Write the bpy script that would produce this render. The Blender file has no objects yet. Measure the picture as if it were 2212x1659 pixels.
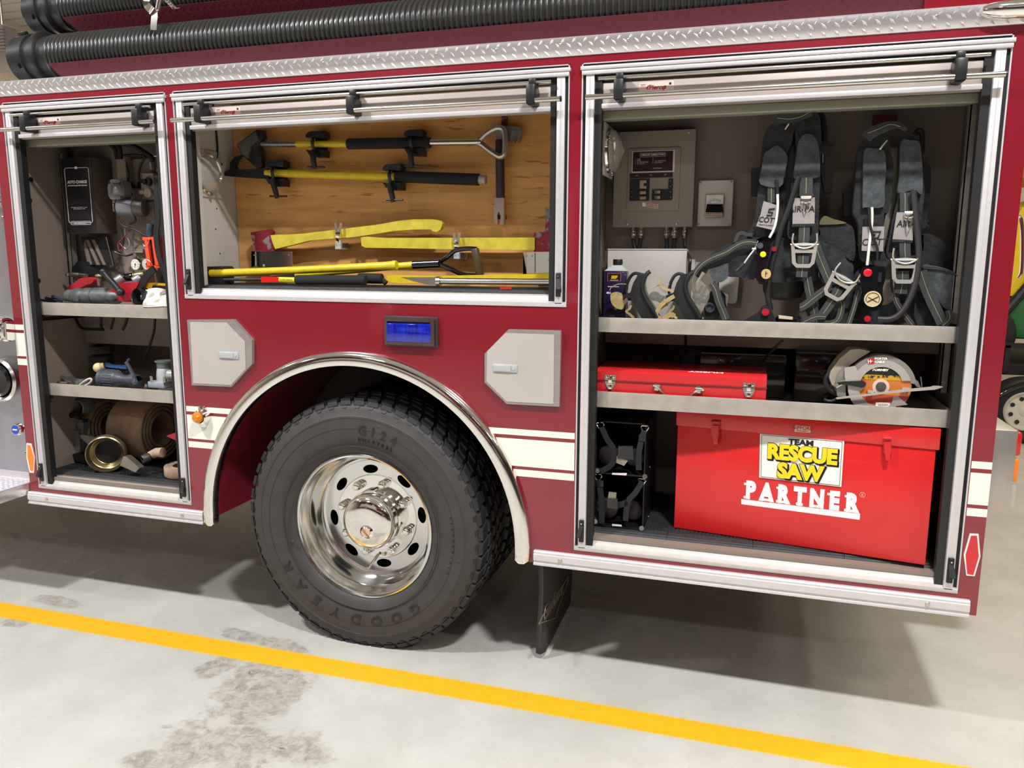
import bpy, bmesh, math, random
from mathutils import Vector as V, Matrix
random.seed(7)
S = bpy.context.scene
C = S.collection
PI = math.pi

# ---------------------------------------------------------------- camera
F, YAW, PIT, ROL = 1690.0, 0.2960, 0.1628, 0.0037        # focal length in px of a 2212 px wide frame
CAM = V((1.439, -2.6446, 1.5711))
_f = V((-math.sin(YAW)*math.cos(PIT), math.cos(YAW)*math.cos(PIT), -math.sin(PIT)))
_r0 = V((math.cos(YAW), math.sin(YAW), 0)); _u0 = _r0.cross(_f)
_r = math.cos(ROL)*_r0 + math.sin(ROL)*_u0
_u = -math.sin(ROL)*_r0 + math.cos(ROL)*_u0
cd = bpy.data.cameras.new('camera'); cam = bpy.data.objects.new('camera', cd); C.objects.link(cam)
cd.sensor_width = 36; cd.lens = F/2212*36; cd.clip_start = .05; cd.clip_end = 100
m = Matrix((_r, _u, -_f)).transposed().to_4x4(); m.translation = CAM
cam.matrix_world = m
S.camera = cam
# ---------------------------------------------------------------- world, lamps, exposure
w = bpy.data.worlds.new('world'); S.world = w; w.use_nodes = True
w.node_tree.nodes['Background'].inputs[0].default_value = (.9, .92, 1, 1)
w.node_tree.nodes['Background'].inputs[1].default_value = .3
S.view_settings.view_transform = 'Standard'; S.view_settings.look = 'None'
S.view_settings.exposure = 0.0; S.view_settings.gamma = 1
S.view_settings.use_curve_mapping = False
def lamp(x, y, z, e, sx=1.2, sy=.35, col=(.97, .97, 1.0)):
    l = bpy.data.lights.new('bay_or_fill_light', 'AREA'); l.shape = 'RECTANGLE'; l.size = sx; l.size_y = sy
    l.energy = e; l.color = col; l.spread = math.radians(170)
    o = bpy.data.objects.new('bay_or_fill_light', l); C.objects.link(o); o.location = (x, y, z)
    return o
WARM = (1, .88, .72)
for lx, e in ((-6.0, 130), (-1.9, 225), (2.3, 245), (6.4, 130)): lamp(lx, -2.35, 4.85, e, .4, .22, WARM if lx > 5 else (.97, .97, 1.0))
for lx in (-6.5, -2.6, 1.6, 5.6): lamp(lx, -6.3, 4.85, 42, .7, .3)
for lx in (-4.5, 3.5): lamp(lx, -10.2, 4.85, 14)
for lx, e in ((-7.5, 190), (4.2, 45), (8, 150)): lamp(lx, 4.6, 4.85, e, col=WARM if lx > 0 else (1, .96, .9))  # fill lamps added behind the truck to brighten the background
lamp(5.2, 1.2, 4.85, 90, col=WARM)  # added fill lamp for the background on the right

# ---------------------------------------------------------------- measuring helpers
def ray(u, v): return _r*((u-1106)/F) - _u*((v-829.5)/F) + _f
def P(u, v, Y):
    d = ray(u, v); return CAM + d*((Y-CAM.y)/d.y)
def PZ(u, v, Z):
    d = ray(u, v); return CAM + d*((Z-CAM.z)/d.z)
def PX(u, v, X):
    d = ray(u, v); return CAM + d*((X-CAM.x)/d.x)
def PN(u, v, o, n):
    d = ray(u, v); return CAM + d*((o-CAM).dot(n)/d.dot(n))
def px(l, Y): return [P(a, b, Y) for a, b in l]
def zm(ox, oy, s): return lambda x, y: (ox+x/s, oy+y/s)

# ---------------------------------------------------------------- mesh builder
class B:
    def __init__(s): s.bm = bmesh.new()
    def _bev(s, vs, bev, seg=2):
        if bev > 0:
            es = list({e for v in vs for e in v.link_edges if len(e.link_faces) == 2 and e.calc_face_angle(0) > .5})
            bmesh.ops.bevel(s.bm, geom=es, offset=bev, segments=seg, affect='EDGES', profile=.5, clamp_overlap=True)
    def box(s, a, b, bev=0):
        a, b = V(a), V(b); c = (a+b)/2; d = V([abs(x) for x in (b-a)])
        r = bmesh.ops.create_cube(s.bm, size=1, matrix=Matrix.Translation(c) @ Matrix.Diagonal((*d, 1)))
        s._bev(r['verts'], bev); return s
    def obox(s, c, ax, ay, az, bev=0):          # centre, full-size axis vectors
        m = Matrix((V(ax), V(ay), V(az))).transposed().to_4x4(); m.translation = V(c)
        r = bmesh.ops.create_cube(s.bm, size=1, matrix=m)
        if m.determinant() < 0: bmesh.ops.reverse_faces(s.bm, faces=list({f for v in r['verts'] for f in v.link_faces}))
        s._bev(r['verts'], bev); return s
    def bar(s, p, q, w, h, up=(0, -1, 0), bev=0):
        p, q = V(p), V(q); d = q-p; u = V(up); sd = d.cross(u).normalized(); u = sd.cross(d).normalized()
        return s.obox((p+q)/2, d, sd*w, u*h, bev)
    def cyl(s, p, q, r0, r1=None, n=24, bev=0):
        p, q = V(p), V(q); r1 = r0 if r1 is None else r1; d = q-p
        m = d.to_track_quat('Z', 'Y').to_matrix().to_4x4(); m.translation = (p+q)/2
        r = bmesh.ops.create_cone(s.bm, cap_ends=True, segments=n, radius1=r0, radius2=r1, depth=d.length, matrix=m)
        s._bev(r['verts'], bev); return s
    def ball(s, c, r, n=16, sc=(1, 1, 1)):
        bmesh.ops.create_uvsphere(s.bm, u_segments=n*2, v_segments=n, radius=r, matrix=Matrix.Translation(V(c)) @ Matrix.Diagonal((*sc, 1))); return s
    def tube(s, pts, r, n=10, closed=False, sm=0):
        pts = [V(p) for p in pts]
        if sm: pts, r = smooth(pts, r, sm, closed)
        k = len(pts); rings = []; nrm = None
        for i, p in enumerate(pts):
            if closed: t = pts[(i+1) % k]-pts[i-1]
            else: t = pts[min(i+1, k-1)]-pts[max(i-1, 0)]
            t = t.normalized() if t.length > 1e-9 else V((1, 0, 0))
            if nrm is None: nrm = t.cross(V((0, 0, 1)) if abs(t.z) < .9 else V((1, 0, 0))).normalized()
            else: nrm = (nrm-t*nrm.dot(t)).normalized()
            bn = t.cross(nrm); rr = r[i] if isinstance(r, (list, tuple)) else r
            rings.append([s.bm.verts.new(p+nrm*(rr*math.cos(2*PI*j/n))+bn*(rr*math.sin(2*PI*j/n))) for j in range(n)])
        for i in range(k if closed else k-1):
            a, b = rings[i], rings[(i+1) % k]
            for j in range(n): s.bm.faces.new((a[j], a[(j+1) % n], b[(j+1) % n], b[j]))
        if not closed: s.bm.faces.new(rings[0][::-1]); s.bm.faces.new(rings[-1])
        return s
    def rib(s, pts, w, t=.0025, up=None, sm=0, closed=False):  # flat strap; its broad side looks along up (default: the viewer side -Y)
        pts = [V(p) for p in pts]
        if sm: pts, w = smooth(pts, w, sm, closed)
        k = len(pts); rg = []
        for i, p in enumerate(pts):
            tg = (pts[min(i+1, k-1)]-pts[max(i-1, 0)]).normalized()
            u = V(up) if up is not None else V((0, -1, 0))
            sd = tg.cross(u)
            if sd.length < .05: sd = tg.cross(V((.3, -1, .2)))
            sd.normalize(); u = sd.cross(tg).normalized(); ww = (w[i] if isinstance(w, (list, tuple)) else w)/2
            rg.append([s.bm.verts.new(p+sd*a*ww+u*b*t/2) for a, b in ((-1, -1), (1, -1), (1, 1), (-1, 1))])
        for i in range(k-1):
            a, b = rg[i], rg[i+1]
            for j in range(4): s.bm.faces.new((a[j], a[(j+1) % 4], b[(j+1) % 4], b[j]))
        s.bm.faces.new(rg[0][::-1]); s.bm.faces.new(rg[-1]); return s
    def lathe(s, prof, o=(0, 0, 0), ax=(0, 1, 0), n=48, cap=False, a0=0, a1=None):   # prof: (radius, height along ax)
        o, ax = V(o), V(ax).normalized(); e1 = ax.cross(V((0, 0, 1)) if abs(ax.z) < .9 else V((1, 0, 0))).normalized(); e2 = ax.cross(e1)
        full = a1 is None; m = n if full else n+1; a1 = 2*PI if full else a1
        rg = [[s.bm.verts.new(o+ax*h+e1*(r*math.cos(a0+(a1-a0)*j/n))+e2*(r*math.sin(a0+(a1-a0)*j/n))) for j in range(m)] for r, h in prof]
        for i in range(len(rg)-1):
            for j in range(m if full else m-1):
                q = (rg[i][j], rg[i][(j+1) % m], rg[i+1][(j+1) % m], rg[i+1][j])
                try: s.bm.faces.new(q)
                except ValueError: pass
        if cap:
            s.bm.faces.new(rg[0]); s.bm.faces.new(rg[-1][::-1])
        return s
    def slab(s, pts, d, bev=0, seg=2):             # planar outline pushed along vector d
        pts = [V(p) for p in pts]; d = V(d)
        v0 = [s.bm.verts.new(p) for p in pts]; v1 = [s.bm.verts.new(p+d) for p in pts]; k = len(pts)
        s.bm.faces.new(v0); s.bm.faces.new(v1[::-1])
        for i in range(k): s.bm.faces.new((v0[i], v1[i], v1[(i+1) % k], v0[(i+1) % k]))
        s._bev(v0+v1, bev, seg); return s
    def ps(s, out, Y, t, bev=0, seg=2): return s.slab(px(out, Y), (0, t, 0), bev, seg)
    def pud(s, out, Y, t, sm=3, bev=.012): # padded cloth shape: smoothed outline, rounded rim
        pts, _ = smooth(px(out, Y), 0, sm, True); return s.slab(pts, (0, t, 0), bev, 3)
    def add(s, me): s.bm.from_mesh(me); return s
    def txt(s, body, o, x, up, size, ext=.0006, align='CENTER', bold=0, it=0, squeeze=1, space=1):
        cu = bpy.data.curves.new('t', 'FONT'); cu.body = body; cu.size = size; cu.extrude = ext; cu.align_x = align
        cu.offset = bold; cu.shear = it; cu.space_character = space; cu.resolution_u = 3
        ob = bpy.data.objects.new('t', cu); me = bpy.data.meshes.new_from_object(ob)
        x, up = V(x).normalized(), V(up); up = (up-x*up.dot(x)).normalized(); m = Matrix((x*squeeze, up, x.cross(up))).transposed().to_4x4(); m.translation = V(o)
        me.transform(m); s.bm.from_mesh(me)
        bpy.data.objects.remove(ob); bpy.data.curves.remove(cu); bpy.data.meshes.remove(me); return s
    def holed(s, loops, Y, t):                    # loops of (x, z); the first is the outline, the others holes; front face at Y
        cu = bpy.data.curves.new('h', 'CURVE'); cu.dimensions = '2D'; cu.fill_mode = 'BOTH'; cu.extrude = t/2
        for lp in loops:
            sp = cu.splines.new('POLY'); sp.points.add(len(lp)-1); sp.use_cyclic_u = True
            for i, (a, b) in enumerate(lp): sp.points[i].co = (a, b, 0, 1)
        ob = bpy.data.objects.new('h', cu); me = bpy.data.meshes.new_from_object(ob)
        m = Matrix(((1, 0, 0, 0), (0, 0, -1, Y+t/2), (0, 1, 0, 0), (0, 0, 0, 1))); me.transform(m); s.bm.from_mesh(me)
        bpy.data.objects.remove(ob); bpy.data.curves.remove(cu); bpy.data.meshes.remove(me); return s
    def tread(s, o, e1, e2, nrm, L, H, p=.030, h=.0012, ln=.026, wd=.0055):   # raised lozenges of tread plate
        o, e1, e2, nrm = V(o), V(e1).normalized(), V(e2).normalized(), V(nrm).normalized()
        nj = max(1, round(H/(p*.42)))
        for a in range(int(L/p)):
            for j in range(nj):
                c = o+e1*((a+.5+(j % 2)*.5)*p)+e2*((j+.5)*H/nj); an = PI/4 if j % 2 else -PI/4
                d = e1*math.cos(an)+e2*math.sin(an); q = nrm.cross(d)
                v = [s.bm.verts.new(c+d*ln/2), s.bm.verts.new(c+q*wd/2), s.bm.verts.new(c-d*ln/2), s.bm.verts.new(c-q*wd/2), s.bm.verts.new(c+nrm*h+d*ln*.22), s.bm.verts.new(c+nrm*h-d*ln*.22)]
                for f in ((0, 1, 4), (1, 2, 5), (1, 5, 4), (2, 3, 5), (3, 0, 4), (3, 4, 5)): s.bm.faces.new([v[k] for k in f])
        return s
    def build(s, name, mat, parent=None, ang=35, weld=False):
        if weld: bmesh.ops.remove_doubles(s.bm, verts=s.bm.verts, dist=1e-5)
        me = bpy.data.meshes.new(name); bmesh.ops.recalc_face_normals(s.bm, faces=s.bm.faces); s.bm.to_mesh(me); s.bm.free()
        me.materials.append(mat); me.shade_smooth(); me.set_sharp_from_angle(angle=math.radians(ang))
        o = bpy.data.objects.new(name, me); C.objects.link(o)
        if parent: o.parent = parent
        else: TOP.append(o)
        return o
def smooth(pts, r, k, closed):
    n = len(pts); out = []; rr = []
    for i in range(n if closed else n-1):
        if closed: a, b, c, d = pts[i-1], pts[i], pts[(i+1) % n], pts[(i+2) % n]
        else: a, b, c, d = pts[max(i-1, 0)], pts[i], pts[i+1], pts[min(i+2, n-1)]
        for j in range(k):
            t = j/k
            out.append(.5*((2*b)+(c-a)*t+(2*a-5*b+4*c-d)*t*t+(3*b-a-3*c+d)*t**3))
            if isinstance(r, (list, tuple)): rr.append(r[i]*(1-t)+r[(i+1) % n]*t)
    if not closed:
        out.append(pts[-1])
        if isinstance(r, (list, tuple)): rr.append(r[-1])
    return out, (rr if isinstance(r, (list, tuple)) else r)
def circ(c, r, n=32, a0=0, a1=2*PI, full=True):
    return [(c[0]+r*math.cos(a0+(a1-a0)*i/(n if full else n-1)), c[1]+r*math.sin(a0+(a1-a0)*i/(n if full else n-1))) for i in range(n)]
def wc(c, r, n=24, rz=None):                    # circle of world points facing the aisle
    c = V(c); rz = rz or r; return [c+V((r*math.cos(2*PI*i/n), 0, rz*math.sin(2*PI*i/n))) for i in range(n)]
TOP = []
def T(name, label, cat, group=None):
    o = bpy.data.objects.new(name, None); o.empty_display_size = .05; C.objects.link(o); o['label'] = label; o['category'] = cat
    if group: o['group'] = group
    TOP.append(o); return o
def tag(o, label, cat, group=None):
    o['label'] = label; o['category'] = cat
    if group: o['group'] = group
    return o
def part_label(o, l): o['label'] = l; return o
def st(o): o['kind'] = 'structure'; return o

# ---------------------------------------------------------------- materials
def srgb(c): return tuple((x/255/12.92 if x/255 <= .04045 else ((x/255+.055)/1.055)**2.4) for x in c)
def M(name, col, rough=.5, metal=0, noise=None, bump=None, coat=0, trans=0, alpha=1, emit=0, ior=None, aniso=None, wear=None, sheen=0):
    mt = bpy.data.materials.new(name); mt.use_nodes = True; nt = mt.node_tree; b = nt.nodes['Principled BSDF']; L = nt.links
    c = srgb(col); b.inputs['Base Color'].default_value = (*c, 1); b.inputs['Roughness'].default_value = rough
    b.inputs['Metallic'].default_value = metal; b.inputs['Coat Weight'].default_value = coat; b.inputs['Coat Roughness'].default_value = .04
    b.inputs['Transmission Weight'].default_value = trans; b.inputs['Alpha'].default_value = alpha
    if sheen: b.inputs['Sheen Weight'].default_value = sheen
    if ior: b.inputs['IOR'].default_value = ior
    if emit: b.inputs['Emission Color'].default_value = (*c, 1); b.inputs['Emission Strength'].default_value = emit
    if noise or bump or wear:
        g = nt.nodes.new('ShaderNodeNewGeometry'); pos = g.outputs['Position']
        def nz(scale, det=4, stretch=None):
            n = nt.nodes.new('ShaderNodeTexNoise'); n.inputs['Scale'].default_value = scale; n.inputs['Detail'].default_value = det
            if stretch:
                mp = nt.nodes.new('ShaderNodeMapping'); mp.inputs['Scale'].default_value = stretch; L.new(pos, mp.inputs['Vector']); L.new(mp.outputs[0], n.inputs['Vector'])
            else: L.new(pos, n.inputs['Vector'])
            return n.outputs['Fac']
        if noise:
            sc, am = noise[:2]; st_ = noise[2] if len(noise) > 2 else None; dark = tuple(max(0, x*(1-am)) for x in c); lite = tuple(min(1, x*(1+am)) for x in c)
            r = nt.nodes.new('ShaderNodeValToRGB'); r.color_ramp.elements[0].position = .3; r.color_ramp.elements[1].position = .7
            r.color_ramp.elements[0].color = (*dark, 1); r.color_ramp.elements[1].color = (*lite, 1)
            L.new(nz(sc, 5, st_), r.inputs[0]); src = r.outputs[0]
            if wear:
                r2 = nt.nodes.new('ShaderNodeValToRGB'); r2.color_ramp.elements[0].position = wear[1]; r2.color_ramp.elements[1].position = wear[1]+.06; wst = wear[3] if len(wear) > 3 else None
                L.new(nz(wear[0], 8, wst), r2.inputs[0]); mx = nt.nodes.new('ShaderNodeMix'); mx.data_type = 'RGBA'
                L.new(r2.outputs[0], mx.inputs[0]); L.new(src, mx.inputs[6]); mx.inputs[7].default_value = (*srgb(wear[2]), 1); src = mx.outputs[2]
            L.new(src, b.inputs['Base Color'])
        if bump:
            bp = nt.nodes.new('ShaderNodeBump'); bp.inputs['Strength'].default_value = bump[1]; bp.inputs['Distance'].default_value = bump[2] if len(bump) > 2 else .002
            L.new(nz(bump[0], 3), bp.inputs['Height']); L.new(bp.outputs[0], b.inputs['Normal'])
    return mt
red = M('red_paint', (126, 16, 31), .28, 0, coat=1, noise=(1.5, .06))
dred = M('maroon_tread', (86, 12, 26), .6, 0)
white = M('white_stripe', (232, 230, 216), .3, coat=.4)
alu = M('anodised_aluminium', (212, 208, 208), .34, .35, noise=(40, .03))
galu = M('grey_aluminium', (150, 146, 138), .45, .55, noise=(30, .12))
chrome = M('chrome', (235, 232, 225), .07, 1)
satin = M('satin_steel', (205, 200, 192), .22, 1, noise=(25, .05))
brush = M('brushed_steel', (190, 186, 180), .38, .9, noise=(18, .08, (1, 1, .15)))
tplate = M('tread_plate', (232, 228, 228), .27, .82)
liner = M('compartment_paint', (132, 118, 106), .55, 0, noise=(350, .12), bump=(400, .15))
linl = M('light_speckled_paint', (190, 183, 174), .55, 0, noise=(420, .14), bump=(400, .15))
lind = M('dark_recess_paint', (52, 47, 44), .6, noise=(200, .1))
shelfm = M('brushed_shelf', (184, 176, 164), .42, .5, noise=(22, .1))
blk = M('black_plastic', (26, 27, 29), .42)
blk2 = M('black_rubber', (18, 18, 19), .6, noise=(90, .2))
seal = M('seal_rubber', (20, 20, 21), .5)
gloss = M('gloss_black', (14, 15, 18), .12, coat=.5)
tyrem = M('tyre_rubber', (58, 54, 52), .62, noise=(14, .14), bump=(120, .1))
treadm = M('tread_rubber', (33, 33, 34), .55, noise=(60, .25), bump=(90, .3))
hosem = M('suction_hose', (52, 51, 49), .25)
matm = M('floor_tile_plastic', (46, 46, 47), .62, noise=(60, .22))
wood = M('plywood', (204, 150, 84), .42, 0, noise=(5, .14, (1.2, 1, 9)), coat=.15, wear=(5, .64, (160, 106, 52), (1.6, 1, 14)))
yel = M('yellow_fibreglass', (208, 184, 30), .35, noise=(45, .1))
yelo = M('worn_yellow', (190, 174, 50), .5, noise=(30, .16), wear=(30, .68, (110, 96, 30)))
steel = M('worn_steel', (150, 148, 146), .35, .9, noise=(60, .3))
dsteel = M('dark_steel', (60, 56, 56), .4, .6, noise=(50, .4))
axered = M('axe_red', (118, 24, 36), .4, .1, noise=(60, .35), wear=(28, .56, (120, 112, 112)))
foam = M('foam_grip', (24, 24, 24), .85)
boxred = M('saw_box_red', (205, 32, 32), .32, 0, noise=(6, .05), coat=.3)
tbred = M('toolbox_red', (200, 38, 42), .25, coat=.6)
bred = M('bright_red', (200, 24, 30), .3, coat=.3)
gred = M('valve_red', (170, 24, 38), .35, noise=(40, .2), coat=.3)
orng = M('orange_plastic', (255, 84, 44), .4)
amber = M('amber_lens', (235, 140, 20), .15, coat=1, trans=.25)
ambr = M('amber_reflector', (236, 128, 32), .3, coat=.5)
redr = M('red_reflector', (196, 26, 36), .25, coat=.6)
blue = M('blue_lens', (12, 30, 150), .12, coat=1, noise=(90, .5, (1, 1, .1)))
bluep = M('blue_plastic', (52, 96, 150), .4)
pwhite = M('paper_white', (236, 232, 222), .5)
pink = M('sticker_paper', (222, 196, 184), .5)
bink = M('black_ink', (18, 18, 18), .5)
rink = M('red_ink', (176, 32, 36), .5)
yink = M('yellow_ink', (246, 206, 22), .4)
wink = M('white_ink', (240, 226, 228), .5)
brass = M('brass', (158, 140, 104), .3, .9, noise=(30, .15))
obrass = M('old_brass', (150, 138, 116), .32, .85, noise=(25, .25))
canvas = M('hose_canvas', (140, 114, 88), .9, 0, noise=(22, .2), bump=(26, .5, .01), wear=(9, .62, (120, 84, 62)))
canvas2 = M('hose_canvas_edge', (176, 148, 122), .9, noise=(30, .15), bump=(500, .5))
cloth = M('white_cloth', (226, 220, 208), .95, bump=(60, .5, .01))
denim = M('harness_fabric', (68, 72, 74), .95, 0, noise=(60, .25), bump=(26, .7, .02))
denimd = M('harness_fabric_dark', (38, 39, 41), .95, 0, noise=(50, .3), bump=(22, .7, .02))
web = M('webbing', (60, 63, 62), .85, noise=(200, .15), bump=(1500, .5))
webd = M('black_webbing', (27, 28, 30), .8, bump=(1500, .5))
ystr = M('reflective_thread', (160, 154, 116), .6)
patch = M('grey_patch', (150, 143, 140), .6, noise=(120, .06))
kev = M('kevlar_strap', (172, 154, 104), .8, noise=(60, .22), bump=(700, .5))
taupe = M('taupe_panel', (150, 136, 124), .45, noise=(150, .04))
cream = M('meter_plate', (208, 200, 186), .4)
ggrey = M('grey_casting', (140, 140, 140), .4, .5, noise=(40, .1))
lgrey = M('light_grey_casting', (190, 194, 194), .35, .3)
slate = M('slate_plastic', (66, 70, 80), .45, noise=(60, .1))
sawg = M('saw_grey', (184, 176, 168), .35, .35)
gold = M('blade_gold', (206, 158, 52), .4, .3)
copper = M('blade_orange', (206, 120, 56), .4, .2, noise=(8, .1))
dglass = M('smoked_visor', (180, 176, 160), .08, alpha=.28, coat=.5)
clear = M('lamp_glass', (220, 216, 205), .05, alpha=.35, coat=1)
purple = M('can_purple', (36, 24, 62), .3, coat=.4)
dirtg = M('grey_lid', (150, 146, 140), .5)
# ================================================================ the room
def floor_mat():
    mt = bpy.data.materials.new('floor_epoxy'); mt.use_nodes = True; nt = mt.node_tree; b = nt.nodes['Principled BSDF']; L = nt.links; N = nt.nodes.new
    g = N('ShaderNodeNewGeometry'); pos = g.outputs['Position']
    def noise(sc, det=6, rough=.6, dist=0):
        n = N('ShaderNodeTexNoise'); n.inputs['Scale'].default_value = sc; n.inputs['Detail'].default_value = det; n.inputs['Roughness'].default_value = rough; n.inputs['Distortion'].default_value = dist
        L.new(pos, n.inputs['Vector']); return n.outputs['Fac']
    def mth(op, a, b_=None, c=None, clamp=False):
        n = N('ShaderNodeMath'); n.operation = op; n.use_clamp = clamp
        for i, x in enumerate((a, b_, c)):
            if x is None: continue
            if isinstance(x, (int, float)): n.inputs[i].default_value = x
            else: L.new(x, n.inputs[i])
        return n.outputs[0]
    def sstep(x, a, b_):
        n = N('ShaderNodeMapRange'); n.interpolation_type = 'SMOOTHSTEP'; L.new(x, n.inputs[0]); n.inputs[1].default_value = a; n.inputs[2].default_value = b_; return n.outputs[0]
    def mix(f, a, b_):
        n = N('ShaderNodeMix'); n.data_type = 'RGBA'; L.new(f, n.inputs[0]) if not isinstance(f, float) else None
        for i, x in ((6, a), (7, b_)):
            if isinstance(x, tuple): n.inputs[i].default_value = (*srgb(x), 1)
            else: L.new(x, n.inputs[i])
        return n.outputs[2]
    sp = N('ShaderNodeSeparateXYZ'); L.new(pos, sp.inputs[0]); X, Y = sp.outputs[0], sp.outputs[1]
    base = mix(sstep(noise(2.2), .35, .7), (180, 178, 169), (193, 191, 183))
    base = mix(mth('MULTIPLY', sstep(noise(38, 8), .60, .72), .35), base, (150, 144, 136))
    base = mix(mth('MULTIPLY', sstep(noise(140, 2), .70, .76), .5), base, (96, 92, 88))
    nd = noise(5.5, 8, .65, .4)
    def blob(cx, cy, rx, ry, rot=0):
        dx = mth('SUBTRACT', X, cx); dy = mth('SUBTRACT', Y, cy); c_, s_ = math.cos(rot), math.sin(rot)
        a = mth('DIVIDE', mth('ADD', mth('MULTIPLY', dx, c_), mth('MULTIPLY', dy, s_)), rx)
        bb = mth('DIVIDE', mth('ADD', mth('MULTIPLY', dx, -s_), mth('MULTIPLY', dy, c_)), ry)
        d = mth('SQRT', mth('ADD', mth('MULTIPLY', a, a), mth('MULTIPLY', bb, bb)))
        d = mth('ADD', d, mth('MULTIPLY', mth('SUBTRACT', nd, .5), 2.2))
        return mth('SUBTRACT', 1.0, sstep(d, .72, 1.02)), d
    pts = [(PZ(560, 1490, 0), .17, .26, .3), (PZ(510, 1610, 0), .30, .13, .15), (PZ(350, 1640, 0), .16, .07, .3), (PZ(560, 1382, 0), .24, .05, -.1), (PZ(110, 1295, 0), .16, .05, 0), (PZ(30, 1345, 0), .10, .05, 0), (PZ(470, 1440, 0), .07, .16, -.2)]
    mk = None
    for p, rx, ry, rot in pts:
        k, d = blob(p.x, p.y, rx, ry, rot)
        mk = k if mk is None else mth('MAXIMUM', mk, k)
    dirt = mix(sstep(noise(26, 9, .75, .8), .38, .66), (128, 120, 110), (178, 172, 160))
    dirt = mix(sstep(noise(11, 7, .6, 1.5), .62, .72), dirt, (84, 78, 72))
    base = mix(mth('MULTIPLY', mk, mth('MULTIPLY_ADD', sstep(noise(17, 8, .7), .35, .6), .45, .38)), base, dirt)
    # yellow line with a worn, oversprayed edge
    ye = mth('ABSOLUTE', mth('SUBTRACT', Y, -.165)); ye = mth('ADD', ye, mth('MULTIPLY', mth('SUBTRACT', noise(60, 6), .5), .012))
    line = mth('SUBTRACT', 1.0, sstep(ye, .052, .061))
    over = mth('MULTIPLY', mth('SUBTRACT', 1.0, sstep(ye, .055, .085)), .22)
    ycol = mix(sstep(noise(16, 8, .7), .56, .74), (230, 174, 34), (218, 160, 26))
    ycol = mix(sstep(noise(24, 8, .7, 1.2), .69, .72), ycol, (150, 120, 50))
    base = mix(over, base, (196, 178, 70)); base = mix(line, base, ycol)
    L.new(base, b.inputs['Base Color'])
    rr = N('ShaderNodeMapRange'); L.new(noise(6, 6), rr.inputs[0]); rr.inputs[3].default_value = .16; rr.inputs[4].default_value = .42; L.new(rr.outputs[0], b.inputs['Roughness'])
    b.inputs['Specular IOR Level'].default_value = .45
    bp = N('ShaderNodeBump'); bp.inputs['Strength'].default_value = .18; bp.inputs['Distance'].default_value = .004; L.new(noise(22, 8, .7), bp.inputs['Height']); L.new(bp.outputs[0], b.inputs['Normal'])
    return mt
wallm = M('wall_panel_paint', (226, 214, 192), .6, noise=(2, .04)); ceilm = M('ceiling_panel', (206, 205, 204), .5, .1)
RX0, RX1, RY0, RY1, RZ = -9.6, 11, -13, 8.6, 5.05
st(B().box((RX0-.2, RY0-.2, -.2), (RX1+.2, RY1+.2, 0)).build('floor', floor_mat()))
b = B().box((RX0-.2, RY0-.2, RZ), (RX1+.2, RY1+.2, RZ+.2))
for i in range(72):
    y = RY0+.3*i; b.box((RX0, y, RZ-.02), (RX1, y+.03, RZ))
st(b.build('ceiling', ceilm))
st(B().box((RX0-.2, RY0, 0), (RX0, RY1, RZ)).build('wall_left', wallm))
wallg = M('wall_far_paint', (104, 100, 97), .6, noise=(2, .05))
st(B().box((RX1, RY0, 0), (RX1+.2, RY1, RZ)).build('wall_right', wallg))
st(B().box((RX0, RY1, 0), (RX1, RY1+.2, RZ)).build('wall_back', wallm))
st(B().box((RX0, RY0-.2, 0), (RX1, RY0, RZ)).build('wall_front', wallg))
# door rail on the left wall, seen above the pump panel
st(B().box((RX0, RY0, 4.62), (RX0+.06, RY1, 4.68)).box((RX0, RY0, 3.86), (RX0+.03, RY1, 3.92)).build('trim_1', M('door_rail', (150, 120, 80), .5)))

# ================================================================ the truck
truck = T('fire_truck', 'red fire truck with three open roll-up compartments and one wide rear wheel', 'fire truck')
X0, X1, ZB, ZT = -1.655, 2.166, .455, 2.235
DOORS = [(-1.600, -.779, .527, 2.192), (-.744, .828, 1.396, 2.192), (.869, 2.107, .522, 2.192)]
WC = (0.0, .503)
arch = [(WC[0]+.69*math.cos(a), WC[1]+.69*math.sin(a)) for a in [PI*i/60 for i in range(61)]]
outl = [(X0, ZB), (X0, ZT), (X1, ZT), (X1, ZB)] + [(.69, ZB)] + arch + [(-.69, ZB)]
loops = [outl] + [[(a, z0), (b_, z0), (b_, z1), (a, z1)] for a, b_, z0, z1 in DOORS]
B().holed(loops, 0, .02).build('side_panel', red, truck)
body = B()
body.box((X1-.02, .02, ZB), (X1, 2.35, ZT+.0)).box((X0, .02, ZT-.015), (X1-.02, 2.35, ZT))
body.box((X0, 2.33, ZB), (X1-.02, 2.35, ZT-.02)).box((X0, .02, ZB), (X0+.012, 2.33, ZT-.02))
body.build('body_shell', red, truck)
# unseen cab ahead of the body, added to block light from under the truck
B().box((-6.4, .06, .50), (-3.3, 2.33, 2.25), .05).build('cab', red, truck)
B().cyl((-5.2, .05, .503), (-5.2, .35, .503), .50, n=40, bev=.04).build('front_tyre', blk2, truck)
# undercarriage behind the liners
B().box((-1.60, .72, .50), (2.12, 2.2, .62)).box((-2.6, .85, .62), (2.0, .97, .86)).box((-2.6, 1.5, .62), (2.0, 1.62, .86)).build('chassis_frame', lind, truck)
B().cyl((0, .45, .503), (0, 2.3, .503), .07, n=16).ball((0, 1.3, .503), .2, 12).build('rear_axle', lind, truck)
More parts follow.
